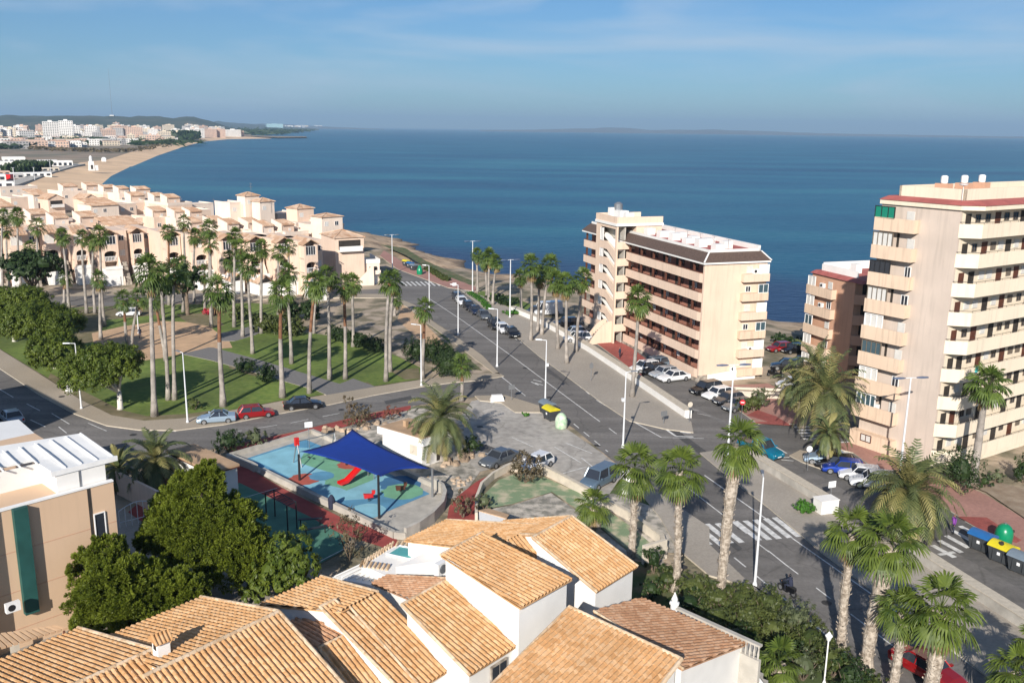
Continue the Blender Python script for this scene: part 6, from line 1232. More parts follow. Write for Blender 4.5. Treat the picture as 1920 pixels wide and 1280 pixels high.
# gravelly yard wall left of the pine
wall_px('yard_wall', [(222, 925), (300, 965)], 2.2, .25, 'peach yard wall in the shade right of the peach building', mat='peach'); 
fe = empty('garden_gate', G(225, 990), 40, 'white arched metal gate in the shade beside the pine', 'gate'); q = MB()
for k in range(7): q.tube((k*.5, 0, 0), (k*.5, 0, 1.5+.5*math.sin(math.pi*k/6)), .03)
q.path([(k*.25, 0, 1.5+.5*math.sin(math.pi*k/12)) for k in range(13)], .04); q.tube((0, 0, .5), (3, 0, .5), .03); q.build('bars', 'white_paint', fe)
# ================================================================ tiled roofs of the near houses
def rayplane_az(px, py, A, az):
    """point on the pixel ray lying in the vertical plane through A with horizontal direction az"""
    n = azv(az+90); return onplane(px, py, A, n)
def tiled(root, poly, mat='tile_orange', name='roof', pitch=.30, amp=.115, step=.42, down=None, caps=(), thick=.10):
    """real corrugated barrel-tile sheet clipped to a planar polygon (world coords)"""
    o = Vector(root.location); n = Vector()
    for i in range(len(poly)): a, b = poly[i], poly[(i+1) % len(poly)]; n += Vector(((a.y-b.y)*(a.z+b.z), (a.z-b.z)*(a.x+b.x), (a.x-b.x)*(a.y+b.y)))
    n.normalize(); n = n if n.z > 0 else -n
    dn = Vector((n.x, n.y, 0)); dn.normalize(); dd = (dn - n*dn.dot(n)).normalized(); ac = n.cross(dd).normalized(); p0 = poly[0]
    us = [(p-p0).dot(ac) for p in poly]; vs = [(p-p0).dot(dd) for p in poly]; u0, u1, v0, v1 = min(us)-.1, max(us)+.1, min(vs)-.1, max(vs)+.1
    b = bmesh.new(); nu = int((u1-u0)/pitch)+1; nv = int((v1-v0)/step)+1; prof_ = [(0, 0), (.12, .1), (.25, .72), (.5, 1.0), (.75, .72), (.88, .1)]
    cols = [(u0+(i+f)*pitch, h*amp) for i in range(nu) for f, h in prof_]; rows = []
    for j in range(nv):
        rows.append((v0+j*step, .0, j)); rows.append((v0+(j+1)*step-.004, .03, j))
    rr = random.Random(int(abs(p0.x*37+p0.y*11))); jit = {(i, j): rr.uniform(-.008, .008) for i in range(nu+1) for j in range(nv+1)}
    G_ = []
    for (v, lift, j) in rows:
        G_.append([b.verts.new(p0 + ac*(u+ (jit[(ci//6, j)]*.8)) + dd*v + n*(h+lift*(.4+.6*(h > .01))+jit[(ci//6, j)]) - o) for ci, (u, h) in enumerate(cols)])
    for A_, B_ in zip(G_, G_[1:]):
        for k in range(len(cols)-1): b.faces.new([A_[k], A_[k+1], B_[k+1], B_[k]])
    ctr = sum(poly, Vector())/len(poly)
    for i in range(len(poly)):
        a, c = poly[i], poly[(i+1) % len(poly)]; e = (c-a).normalized(); pn = e.cross(n)
        if pn.dot(ctr-a) > 0: pn = -pn
        bmesh.ops.bisect_plane(b, geom=b.verts[:]+b.edges[:]+b.faces[:], plane_co=a-o, plane_no=pn, clear_outer=True)
    # underside
    f = b.faces.new([b.verts.new(p - n*thick - o) for p in poly])
    for i in range(len(poly)):
        a, c = poly[i]-o, poly[(i+1) % len(poly)]-o; b.faces.new([b.verts.new(a-n*thick), b.verts.new(c-n*thick), b.verts.new(c-n*.002), b.verts.new(a-n*.002)])
    me = bpy.data.meshes.new(name); b.to_mesh(me); b.free(); me.materials.append(M[mat]); ob = bpy.data.objects.new(name, me); COL.objects.link(ob); ob.parent = root
    q = MB()
    for (i, r) in caps:
        a, c = poly[i]-o+n*.05, poly[(i+1) % len(poly)]-o+n*.05; l_ = (c-a).length; m_ = max(1, int(l_/.38))
        for k in range(m_): s, e = a.lerp(c, k/m_), a.lerp(c, (k+1.08)/m_); q.path([s, e], [r, r*.86], 8)
    if caps: q.build('ridge_tiles', 'tile_cap', ob)
    return ob
tilemat('tile_cap', (.50, .34, .20), (.62, .46, .30), (.70, .54, .38), 3)
tilemat('tile_shaded', (.42, .22, .12), (.50, .28, .16), (.56, .35, .22))  # darker copy of the orange tiles: shade painted on slopes facing away from the sun
def walls_under(root, poly, mat='white_wall', inset=.22, gap=.12, z0=-.1, name='walls'):
    o = Vector((root.location.x, root.location.y, 0)); c = sum(poly, Vector())/len(poly); q = MB(); L_ = []
    for p in poly:
        d_ = Vector((c.x-p.x, c.y-p.y, 0)); d_ = d_.normalized()*inset*1.4; L_.append(Vector((p.x, p.y, p.z-gap))+d_-o)
    q.hexa([Vector((p.x, p.y, z0)) for p in L_], L_); return q.build(name, mat, root)
DN = {'R': -39, 'L': 141, 'S': -129, 'E': 51}
def roof_quad(A, B, Cc, Dd, z, down, extra=()):
    """A,B ridge pixels at height z, C below A, D below B"""
    a, b = G(*A, z), G(*B, z); c = rayplane_az(*Cc, a, DN[down]); n = (b-a).cross(c-a).normalized(); d = onplane(*Dd, a, n)
    return [a, b, d, c]
def house(name, label, roofs, mat='tile_orange', wall='white_wall'):
    first = roof_quad(*roofs[0][:6]); root = empty(name, (first[0].x, first[0].y, 0), 0, label, 'house')
    for r in roofs:
        P_ = roof_quad(*r[:6]); caps = r[6] if len(r) > 6 else ((0, .11), (1, .09), (3, .09)); tiled(root, P_, r[7] if len(r) > 7 else mat, caps=caps); walls_under(root, P_, wall)
    return root
# order of polygon edges: 0 = ridge A-B, 1 = B-D verge, 2 = D-C eave, 3 = C-A verge
H = H
h5 = house('tiled_house', 'white house with the rearmost wide orange tiled gable nearest the road', [((1072, 968), (998, 1008), (1196, 1062), (1119, 1110), 8.0, 'R'), ((1072, 968), (1010, 1003), (945, 977), (905, 1000), 8.0, 'L', ((3, .09), (1, .09)))])
h4 = house('tiled_house', 'tall white house with square orange roof above a long blank white wall', [((906, 998), (826, 1041), (1073, 1086), (976, 1140), 8.6, 'R', ((0, .1),))])
h4b = house('tiled_house', 'white house with broad left facing roof between playground path and skylight', [((1010, 985), (915, 1033), (837, 975), (757, 1013), 7.4, 'L', ((3, .10),)), ((1008, 987), (925, 1026), (1098, 1082), (1040, 1100), 7.4, 'R', ((3, .08),))])
h3 = house('tiled_house', 'white house with square orange roof in the middle of the near row', [((841, 1085), (753, 1134), (985, 1201), (881, 1266), 7.0, 'R', ((0, .1), (1, .10))), ((841, 1085), (770, 1124), (726, 1079), (696, 1093), 7.0, 'L', ((3, .09),), 'tile_shaded')])
h2 = house('tiled_house', 'white house with narrow ridge left of the middle roof and large left slope', [((710, 1112), (656, 1138), (857, 1247), (790, 1290), 6.6, 'R', ((1, .08),)), ((708, 1110), (640, 1146), (602, 1081), (485, 1134), 6.6, 'L', ((3, .11),))])
h1 = house('tiled_house', 'white house with slim orange roof strip running down to the bottom edge', [((628, 1125), (600, 1138), (800, 1284), (760, 1304), 6.6, 'R', ((0, .12), (3, .10), (1, .10))), ((655, 1186), (597, 1214), (765, 1310), (700, 1345), 5.6, 'R', ((0, .09), (1, .09))), ((652, 1185), (597, 1212), (575, 1150), (520, 1178), 5.6, 'L', (), 'tile_shaded')])  # last plane takes the darker tiles, its shade painted in
h0 = house('tiled_house', 'large orange gable roof with light ridge second from the left at the bottom', [((523, 1147), (270, 1268), (680, 1325), (430, 1480), 7.4, 'R', ((0, .13), (3, .12))), ((523, 1147), (300, 1254), (377, 1120), (185, 1200), 7.4, 'L', ((3, .13),))])
hA = house('tiled_house', 'orange gable roof at the bottom left corner below the peach building', [((287, 1218), (40, 1328), (372, 1310), (140, 1440), 6.9, 'R', ((0, .13), (3, .12))), ((287, 1218), (30, 1333), (147, 1178), (-60, 1262), 6.9, 'L', ((3, .13),))])
h6 = house('tiled_house', 'big orange roof at the bottom centre sloping towards the camera', [((1067, 1138), (1278, 1236), (880, 1325), (1090, 1480), 7.4, 'S', ((0, .12), (1, .12), (3, .08)))])
h7 = house('tiled_house', 'white house with darker striped roof sloping away towards the balustrade terrace', [((1113, 1146), (1280, 1254), (1203, 1121), (1402, 1206), 6.9, 'E', ((0, .08),), 'tile_shaded')])  # slope faces away from the sun; its shade is in the tile colour
# wall gable under the slim strip (light side) comes with the walls; brown ribbed canopy at the far left
cn_ = empty('ribbed_canopy', G(60, 1200, 5), 0, 'brown ribbed awning between peach wall and left tiled roof', 'awning'); cn_.location.z = 0; o = Vector(cn_.location); q = MB()
for k in range(13):
    t0, t1 = k/13, (k+.72)/13; z = 5.3; a0, a1 = G(-20+150*t0, 1222-45*t0, z), G(-20+150*t1, 1222-45*t1, z); b0, b1 = G(-45+152*t0, 1195-22*t0, z+.3), G(-45+152*t1, 1195-22*t1, z+.3)
    q.hexa([p-o-Vector((0, 0, .05)) for p in (a0, a1, b1, b0)], [p-o+Vector((0, 0, .08)) for p in (a0, a1, b1, b0)])
q.build('ribs', 'roof_beige', cn_); q = MB()
for x, y in ((-20, 1222), (120, 1182)): p = G(x, y, 5.2)-o; q.tube((p.x, p.y, 0), p, .06)
q.build('post', 'brown_wood', cn_)
# chimney
cb = G(303, 1218, 7.3); ch = empty('chimney', (cb.x, cb.y, cb.z-.6), 45, 'little white chimney with its own tiled cap between the two left gables', 'chimney'); q = MB(); q.box(-.32, .32, -.32, .32, -1.6, 1.2); q.build('shaft', 'white_wall', ch)
q = MB(); q.box(-.34, -.3, -.15, .15, .75, 1.0); q.build('vent', 'dark_opening', ch); q = MB(); q.hexa([(-.45, -.5, 1.2), (.45, -.5, 1.2), (.45, .5, 1.2), (-.45, .5, 1.2)], [(-.45, -.03, 1.55), (.45, -.03, 1.55), (.45, .03, 1.55), (-.45, .03, 1.55)])
for k in range(5): q.path([(-.4+.2*k, -.5, 1.23), (-.4+.2*k, 0, 1.6)], .055, 6); q.path([(-.4+.2*k, .5, 1.23), (-.4+.2*k, 0, 1.6)], .055, 6)
q.build('cap', 'tile_orange', ch)
# courtyard with skylight, white walls
def white_slab(name, pts, z, h, lab, mat='white_wall'):
    P_ = [G(x, y, z) for x, y in pts]; r_ = empty(name, (P_[0].x, P_[0].y, 0), 0, lab, 'wall'); o = Vector((P_[0].x, P_[0].y, 0)); q = MB(); q.hexa([Vector((p.x, p.y, -.1))-o for p in P_], [p-o for p in P_]); q.build('wall', mat, r_); return r_, o
pt_, o = white_slab('courtyard_annex', [(678, 1058), (745, 1020), (850, 1022), (905, 1030), (840, 1075), (730, 1082)], 4.2, 0, 'white courtyard annex with a turquoise rooflight between the tiled roofs')
q = MB(); 
for a, b in (((678, 1058), (735, 1022)), ((735, 1022), (790, 1020)), ((678, 1058), (735, 1066))):
    A_, B_ = G(*a, 4.25), G(*b, 4.25); n = max(2, int((B_-A_).length/.3))
    for k in range(n): p = A_.lerp(B_, k/n)-o; q.path([p+Vector((-.05, -.25, 0)), p+Vector((.05, .3, .12))], .10, 6)
q.build('tile_edge', 'tile_cap', pt_)
Sk = [G(x, y, 4.3) for x, y in [(728, 1038), (750, 1024), (790, 1031), (768, 1047)]]; q = MB(); q.hexa([p-o-Vector((0, 0, .15)) for p in Sk], [p-o for p in Sk]); sko = q.build('skylight', 'turquoise', pt_); c_ = sum(Sk, Vector())/4; q = MB()
for k in range(4): a_, b_ = c_.lerp(Sk[k], 1.1)-o, c_.lerp(Sk[(k+1) % 4], 1.1)-o; q.tube(a_, b_, .08, n=5)
q.build('frame', 'white_paint', sko)
Wl = [(742, 1062), (835, 1015), (870, 1024), (826, 1050)]; P_ = [G(x, y, 5.2) for x, y in Wl]; q = MB(); q.hexa([Vector((p.x, p.y, 4.2))-o for p in P_], [p-o for p in P_]); q.build('raised_block', 'white_wall', pt_)
vr, o = white_slab('veranda', [(622, 1082), (678, 1055), (735, 1080), (700, 1097)], 3.6, 0, 'white slatted veranda roof left of the courtyard annex'); q = MB()
for k in range(8): a_ = G(628+k*13, 1080+k*1.5, 3.68)-o; b_ = G(680+k*7, 1056+k*3, 3.72)-o; q.tube(a_, b_, .07, n=4)
q.build('slats', 'metal_sheet', vr)
wp = empty('air_conditioner', G(826, 1073, 6.0), 51, 'white air conditioner with round fan on the long blank wall', 'air conditioner'); q = MB(); q.box(-.5, .5, -.3, .1, 0, .8); q.build('casing', 'white_paint', wp); q = MB(); q.path([(-.1, -.3, .4), (-.1, -.33, .4)], .3, 14); q.path([(-.1, -.33, .4), (-.1, -.34, .4)], .22, 14); q.build('fan', 'grey_metal', wp)
# window with grille on the front wall of the middle house
P3 = roof_quad((841, 1085), (753, 1134), (985, 1201), (881, 1266), 7.0, 'R'); e_ = (P3[3]-P3[2]).normalized(); nn = azv(-39); c3 = P3[2]; 
wz = c3.z-1.6; base = P3[2].lerp(P3[3], .40); o = Vector((h3.location.x, h3.location.y, 0)); q = MB(); w0 = Vector((base.x, base.y, wz))-nn*.20-o
def vbox(q, p, u, w, n, d, h, m=0): q.hexa([p, p+u*w, p+u*w+n*d, p+n*d], [v+Vector((0, 0, h)) for v in (p, p+u*w, p+u*w+n*d, p+n*d)], m)
eh = Vector((e_.x, e_.y, 0)).normalized(); vbox(q, w0, eh, 1.3, nn, .10, 1.15); wo = q.build('window', 'stone', h3); q = MB(); vbox(q, w0+eh*.1+Vector((0, 0, .1)), eh, .5, nn, .13, .95); vbox(q, w0+eh*.7+Vector((0, 0, .1)), eh, .5, nn, .13, .95); q.build('pane', 'glass', wo)
# terrace with balustrade to the right of the striped roof
A_ = G(1262, 1138, 5.4); B_ = G(1425, 1212, 5.4); bl = empty('balustrade', (A_.x, A_.y, 0), 0, 'grey white balustrade with a pointed corner finial along the terrace', 'balustrade'); o = Vector((A_.x, A_.y, 0)); q = MB(); d_ = (B_-A_); l_ = d_.length; d_.normalize(); nn2 = Vector((-d_.y, d_.x, 0))
vbox(q, A_-o-Vector((0, 0, 5.4)), d_, l_, nn2, .25, 4.5); vbox(q, A_-o-Vector((0, 0, .08)), d_, l_, nn2, .28, .12); bo = q.build('rail', 'concrete', bl)
for k in range(22): p = A_+d_*l_*(k+.5)/22+nn2*.12-o; q = MB(); q.lathe([(.04, -.9), (.07, -.6), (.03, -.3), (.06, -.08)], 7, 0, p); q.build('baluster', 'concrete', bl)
for P0, in ((A_,),): q = MB(); q.lathe([(.22, -5.4), (.22, .15), (.30, .18), (.30, .28), (.14, .34), (.2, .5), (.05, .85), (.01, .95)], 8, 0, P0-o+nn2*.12); q.build('finial_post', 'white_paint', bl)
fl = [G(1240, 1145, 4.5), G(1262, 1138, 4.5), G(1425, 1212, 4.5), G(1402, 1225, 4.5)]; q = MB(); q.hexa([Vector((p.x, p.y, -.1))-o for p in fl], [p-o for p in fl]); q.build('terrace', 'concrete', bl)
st_ = empty('terrace_stairs', G(1400, 1262, 2.5), -39, 'curved white stair wall beside the low bright palm', 'stairs'); st_.location.z = 0; q = MB()
for k in range(9): q.box(-.2+k*.32, .12+k*.32, -.6, .6, 0, 3.2-.33*k)
q.build('steps', 'concrete', st_); q = MB(); q.hexa([(-.3, -.85, 0), (2.9, -.85, 0), (2.9, -.62, 0), (-.3, -.62, 0)], [(-.3, -.85, 4.2), (2.9, -.85, 1.3), (2.9, -.62, 1.3), (-.3, -.62, 4.2)]); q.build('side_wall', 'white_wall', st_)
# little white house edge behind the rear roof
r_, o = white_slab('garden_store', [(898, 958), (948, 972), (942, 990), (900, 978)], 2.6, 0, 'small white garden store with flat stone top behind the rear tiled roof'); q = MB(); P_ = [G(x, y, 2.68) for x, y in [(897, 956), (950, 971), (955, 964), (915, 952)]]; q.hexa([p-o-Vector((0, 0, .1)) for p in P_], [p-o for p in P_]); q.build('roof', 'roof_beige', r_)
# ================================================================ villas on the shore road
def PX(p):
    ct, st = math.cos(TH), math.sin(TH); zz = p.z-H; w = p.y*ct - zz*st; v = (p.y*st+zz*ct)/w; u = p.x/w; c, s = math.cos(RO), math.sin(RO)
    return 960+(u*c+v*s)*F, 640-(-u*s+v*c)*F
def span(pxL, pxR, py, z, r):
    """front left corner at height z and the width that reaches column pxR along azimuth r"""
    A = G(pxL, py, z); lo, hi = .2, 60.
    for _ in range(40):
        m_ = (lo+hi)/2
        if PX(A+azv(r)*m_)[0] < pxR: lo = m_
        else: hi = m_
    return A, (lo+hi)/2
tilemat('tile_villa', (.48, .29, .18), (.56, .37, .245), (.63, .46, .33), .8)
vil_win_rng = random.Random(77)
def shed_roof(q, x0, x1, y0, y1, zf, zb, e=.35, t=.22, m=0):
    q.hexa([(x0-.05, y0-e, zf-.16), (x1+.15, y0-e, zf-.16), (x1+.15, y1, zb), (x0-.05, y1, zb)], [(x0-.05, y0-e, zf-.16+t), (x1+.15, y0-e, zf-.16+t), (x1+.15, y1, zb+t), (x0-.05, y1, zb+t)], m)
    n = max(3, int((x1-x0)/.6))
    for k in range(n): x = x0+.2+(x1-x0)*k/n; q.path([(x, y0-e-.02, zf-.16+t), (x, y1, zb+t)], .10, 5, m)
def hip_roof(q, x0, x1, y0, y1, z, h, e=.3, m=0):
    x0 -= e; x1 += e; y0 -= e; y1 += e; c = ((x0+x1)/2, (y0+y1)/2, z+h); B_ = [(x0, y0, z), (x1, y0, z), (x1, y1, z), (x0, y1, z)]
    q.face(B_[::-1], m)
    for k in range(4): q.face([B_[k], B_[(k+1) % 4], c], m)
    for k in range(4): q.path([B_[k], c], .12, 5, m)
def gable_x(q, x0, x1, y0, y1, z, h, e=.3, t=.2, m=0):
    """ridge along y, gable to the front"""
    xm = (x0+x1)/2
    for s, (xa, xb) in ((0, (x0-e, xm)), (1, (x1+e, xm))):
        q.hexa([(xa, y0-e, z-.05), (xb, y0-e, z+h), (xb, y1, z+h), (xa, y1, z-.05)], [(xa, y0-e, z-.05+t), (xb, y0-e, z+h+t), (xb, y1, z+h+t), (xa, y1, z-.05+t)], m)
def upper_house(pxL, pxR, eave, ridge, label, z=8.9, r=50, wide=1.9, colr='peach', dish=False, dep=4.0):
    A, w = span(pxL, pxR, eave, z, r); root = empty('villa', (A.x, A.y, 0), r, label, 'villa', 'stepped peach villas above the shore road')
    rise = max(.7, min(1.8, (eave-ridge)*dep*.02)); zb = z+rise; zt = z-2.3
    q = MB(); q.box(-w*.35, w*wide-w*.35, -3.2, dep+5.5, -.3, zt, 0); q.build('walls', colr, root)
    q = MB(); q.hexa([(0, 0, zt), (w, 0, zt), (w, dep, zt), (0, dep, zt)], [(0, 0, z-.1), (w, 0, z-.1), (w, dep, zb), (0, dep, zb)], 0); q.build('stair_turret', colr, root)
    q = MB(); shed_roof(q, .12, w, 0, dep, z, zb); q.build('roof', 'tile_villa', root)
    q = MB(); q.hexa([(-.14, -.1, zt), (.1, -.1, zt), (.1, dep+.1, zt), (-.14, dep+.1, zt)], [(-.14, -.1, z+.25), (.1, -.1, z+.25), (.1, dep+.1, zb+.45), (-.14, dep+.1, zb+.45)]); q.build('side_wall', 'peach_light', root)  # left wall in paler peach: sunlit brightness put into the colour
    q = MB(); xa, xb = -w*.35, w*wide-w*.35; q.box(xa-.02, xb+.02, -3.22, -3.0, zt, zt+.85); q.box(xa-.02, xa+.2, -3.0, dep+5.4, zt, zt+.85); q.box(xb-.2, xb+.02, -3.0, dep+5.4, zt, zt+.85); q.build('parapet', 'peach_light' if vil_win_rng.random() < .5 else colr, root)
    FY = ('y', -3.2, -1)
    for k in range(int((xb-xa)/2.6)):
        a = xa+.9+k*2.6
        if vil_win_rng.random() < .75: window(root, FY, a, a+1.1, zt-1.9, zt-.8, 'glass' if vil_win_rng.random() < .6 else 'shutter', 'white_paint', .07)
    if w > 3: window(root, ('y', 0, -1), w*.55, w*.55+.7, z-1.6, z-.9, 'shutter', 'white_paint', .05)
    door(root, ('x', w, 1), 1, 1.9, zt+.1, zt+2.0, 'brown_wood')
    if dish: q = MB(); q.tube((w+.8, 1, zt), (w+.8, 1, zt+1.4), .04); q.lathe([(.05, zt+1.3), (.5, zt+1.5), (.6, zt+1.65)], 12, 0, (w+.8, 1, 0)); q.build('satellite_dish', 'white_paint', root)
    return root
UP = [(118,145,350,343,'far stepped villa furthest left whose turret stands against the beach'),(162,186,348,342,'far stepped villa second from left against the beach'),(194,220,352,344,'far stepped villa third from left against the waterline'),(222,242,354,349,'far stepped villa fourth from left with a pale gap under its roof'),(255,281,355,347,'far stepped villa with the highest turret against the sea'),(245,271,367,357,'stepped villa just below the highest turret'),(289,311,368,359,'stepped villa right of the highest turret, left of the satellite dishes'),(313,337,371,361,'last stepped villa on the upper right edge with two satellite dishes'),
 (286,312,396,386,'stepped villa in the middle row below the satellite dishes'),(327,355,397,388,'stepped villa in the middle row with a long double roof, left half'),(356,378,397,389,'stepped villa in the middle row with a long double roof, right half'),(57,91,402,391,'stepped villa at left behind the palms with a broad turret'),(100,128,409,398,'stepped villa at left with an awning beside its turret'),(150,183,407,395,'stepped villa left of centre with a dark red turret roof'),
 (397,422,415,405,'stepped villa right of the middle palms with a dark vent'),(426,448,420,410,'stepped villa next to the pale blocky house'),(357,378,417,409,'stepped villa just behind the central park palm crowns'),(465,488,418,408,'stepped villa under the twin hipped towers with a small window'),(492,513,424,414,'stepped villa right of the small window one under the towers'),(528,551,422,412,'stepped villa left of the single hipped tower')]
for i, (a, b, e_, rg, lab) in enumerate(UP): upper_house(a, b, e_, rg, lab, colr='peach' if i % 3 else 'peach_light', dish=i in (6, 7, 13), z=8.9)
# broad house blocks with long roofs seen between the turrets
def block_house(pxL, pxR, ytop, z, label, r=50, dep=9, roof='flat', col='peach', bal=False, hr=1.5):
    A, w = span(pxL, pxR, ytop, z, r); root = empty('villa', (A.x, A.y, 0), r, label, 'villa', 'stepped peach villas above the shore road')
    q = MB(); q.box(0, w, 0, dep, -.3, z); q.build('walls', col, root); q = MB()
    if roof == 'flat': q.box(-.05, w+.05, -.05, .2, z, z+.35); q.box(-.05, .2, .2, dep, z, z+.35); q.box(w-.2, w+.05, .2, dep, z, z+.35); q.build('parapet', 'peach_light', root)
    elif roof == 'shed': shed_roof(q, 0, w, 0, dep, z, z+hr); q.build('roof', 'tile_villa', root)
    elif roof == 'hip': hip_roof(q, 0, w, 0, dep, z, hr); q.build('roof', 'tile_villa', root)
    else: gable_x(q, 0, w, 0, dep, z, hr); q.build('roof', 'tile_villa', root); q = MB(); q.face([(0, -.01, z), (w, -.01, z), (w/2, -.01, z+hr)]); q.build('gable', col, root)
    FY = ('y', 0, -1)
    if bal:
        q = MB(); q.box(w*.12, w*.88, -.03, .0, z-2.5, z-.5); q.build('loggia', 'dark_opening', root); q = MB(); q.box(w*.1, w*.9, -1.0, -.9, z-2.8, z-1.7); q.box(w*.1, w*.9, -.9, 0, z-2.8, z-2.6); q.build('balcony', 'white_wall', root)
    else:
        for k in range(max(1, int(w/3))): window(root, FY, .8+k*3, 1.9+k*3, z-2.2, z-1.1, 'glass' if k % 2 else 'shutter', 'white_paint')
    return root
for a in [(0, 28, 388, 8.0, 'low peach house with red roof at the left edge behind palms', 50, 10, 'shed', 'peach_light'), (20, 52, 372, 8.2, 'tall bright peach house wall at the left above the palms', 50, 12, 'flat', 'peach'), (62, 92, 366, 7.4, 'peach house with long low tiled roof under the beach', 50, 9, 'shed', 'peach_light'), (90, 120, 374, 7.6, 'peach house with gabled arched balcony facing the park', 50, 8, 'gable', 'peach', True), (157, 184, 374, 7.6, 'peach house with gable over a window, centre left', 50, 8, 'gable', 'peach'), (170, 222, 386, 8.0, 'white sided peach house with long red roof in the middle', 50, 9, 'shed', 'peach_light'), (222, 255, 384, 7.2, 'peach house with outside stair shadow beside the long red roof', 50, 9, 'flat', 'peach'), (205, 268, 424, 7.2, 'long low peach wall house behind the front row with a wavy roof', 50, 8, 'shed', 'peach'), (0, 70, 352, 5.5, 'low pale flat house at the left edge by the promenade', 50, 9, 'flat', 'peach_light'), (330, 400, 386, 6.0, 'flat topped peach house stepping down to the sea', 50, 9, 'flat', 'peach_light'),
          (300, 395, 400, 6.2, 'flat topped peach house behind the double roof', 50, 10, 'flat', 'peach'), (120, 200, 415, 6.6, 'flat topped peach house behind the left front villas', 50, 10, 'flat', 'peach'), (20, 100, 425, 6.6, 'flat topped peach house behind the leftmost palms', 50, 10, 'flat', 'peach'), (255, 330, 410, 6.8, 'flat topped peach house in the very middle of the villas', 50, 10, 'flat', 'peach'), (380, 470, 428, 6.4, 'flat topped peach house below the blocky pale house', 50, 10, 'flat', 'peach')]:
    block_house(a[0], a[1], a[2], a[3], a[4], a[5], a[6], a[7], a[8], a[9] if len(a) > 9 else False)
block_house(431, 457, 382, 12.0, 'tall pale blocky house left of the twin hipped towers', 48, 8, 'flat', 'peach_light')
block_house(455, 488, 384, 11.6, 'peach house block carrying the first hipped tower', 48, 7, 'flat', 'peach'); block_house(468, 500, 396, 9.8, 'white fronted block under the second hipped tower', 48, 6, 'flat', 'peach_light')
for a in [(459, 486, 368, 14.0, 'small square tower with hipped tile roof and aerial, highest of the villas', 48, 4, 'hip', 'peach_light', False, 1.0), (487, 514, 379, 12.6, 'second square hipped tower right of the highest one', 48, 4, 'hip', 'peach_light', False, 1.0), (557, 588, 392, 11.4, 'single hipped tower with a window over the right hand villas', 48, 5, 'hip', 'peach', False, 1.0), (603, 642, 408, 10.8, 'pale hipped stair tower at the seaward corner of the villas', 45, 5, 'hip', 'peach_light', False, .8)]: block_house(*a)
block_house(520, 560, 402, 8.6, 'flat peach house between second and single hipped towers', 48, 8, 'flat', 'peach'); block_house(555, 600, 420, 8.0, 'flat peach house under the single hipped tower', 48, 8, 'flat', 'peach'); block_house(500, 560, 432, 7.4, 'white terraced house top right of the park palms', 48, 8, 'flat', 'white_wall'); block_house(592, 645, 425, 8.2, 'pale house under the corner stair tower', 45, 8, 'flat', 'peach_light')
# aerials on roofs
for px, py, z, l_ in [(471, 366, 15.0, 'roof aerial on the highest hipped tower'), (401, 392, 7.0, 'thin roof aerial against the sea left of the pale blocky house')]:
    p = G(px, py, z); a_ = empty('roof_aerial', p, 0, l_, 'aerial'); q = MB(); q.tube((0, 0, -.3), (0, 0, 3.2), .05); q.path([(-.5, 0, 2.2), (.5, 0, 2.2)], .04, 4); q.path([(-.4, 0, 3), (.4, 0, 3)], .04, 4); q.build('mast', 'grey_metal', a_)
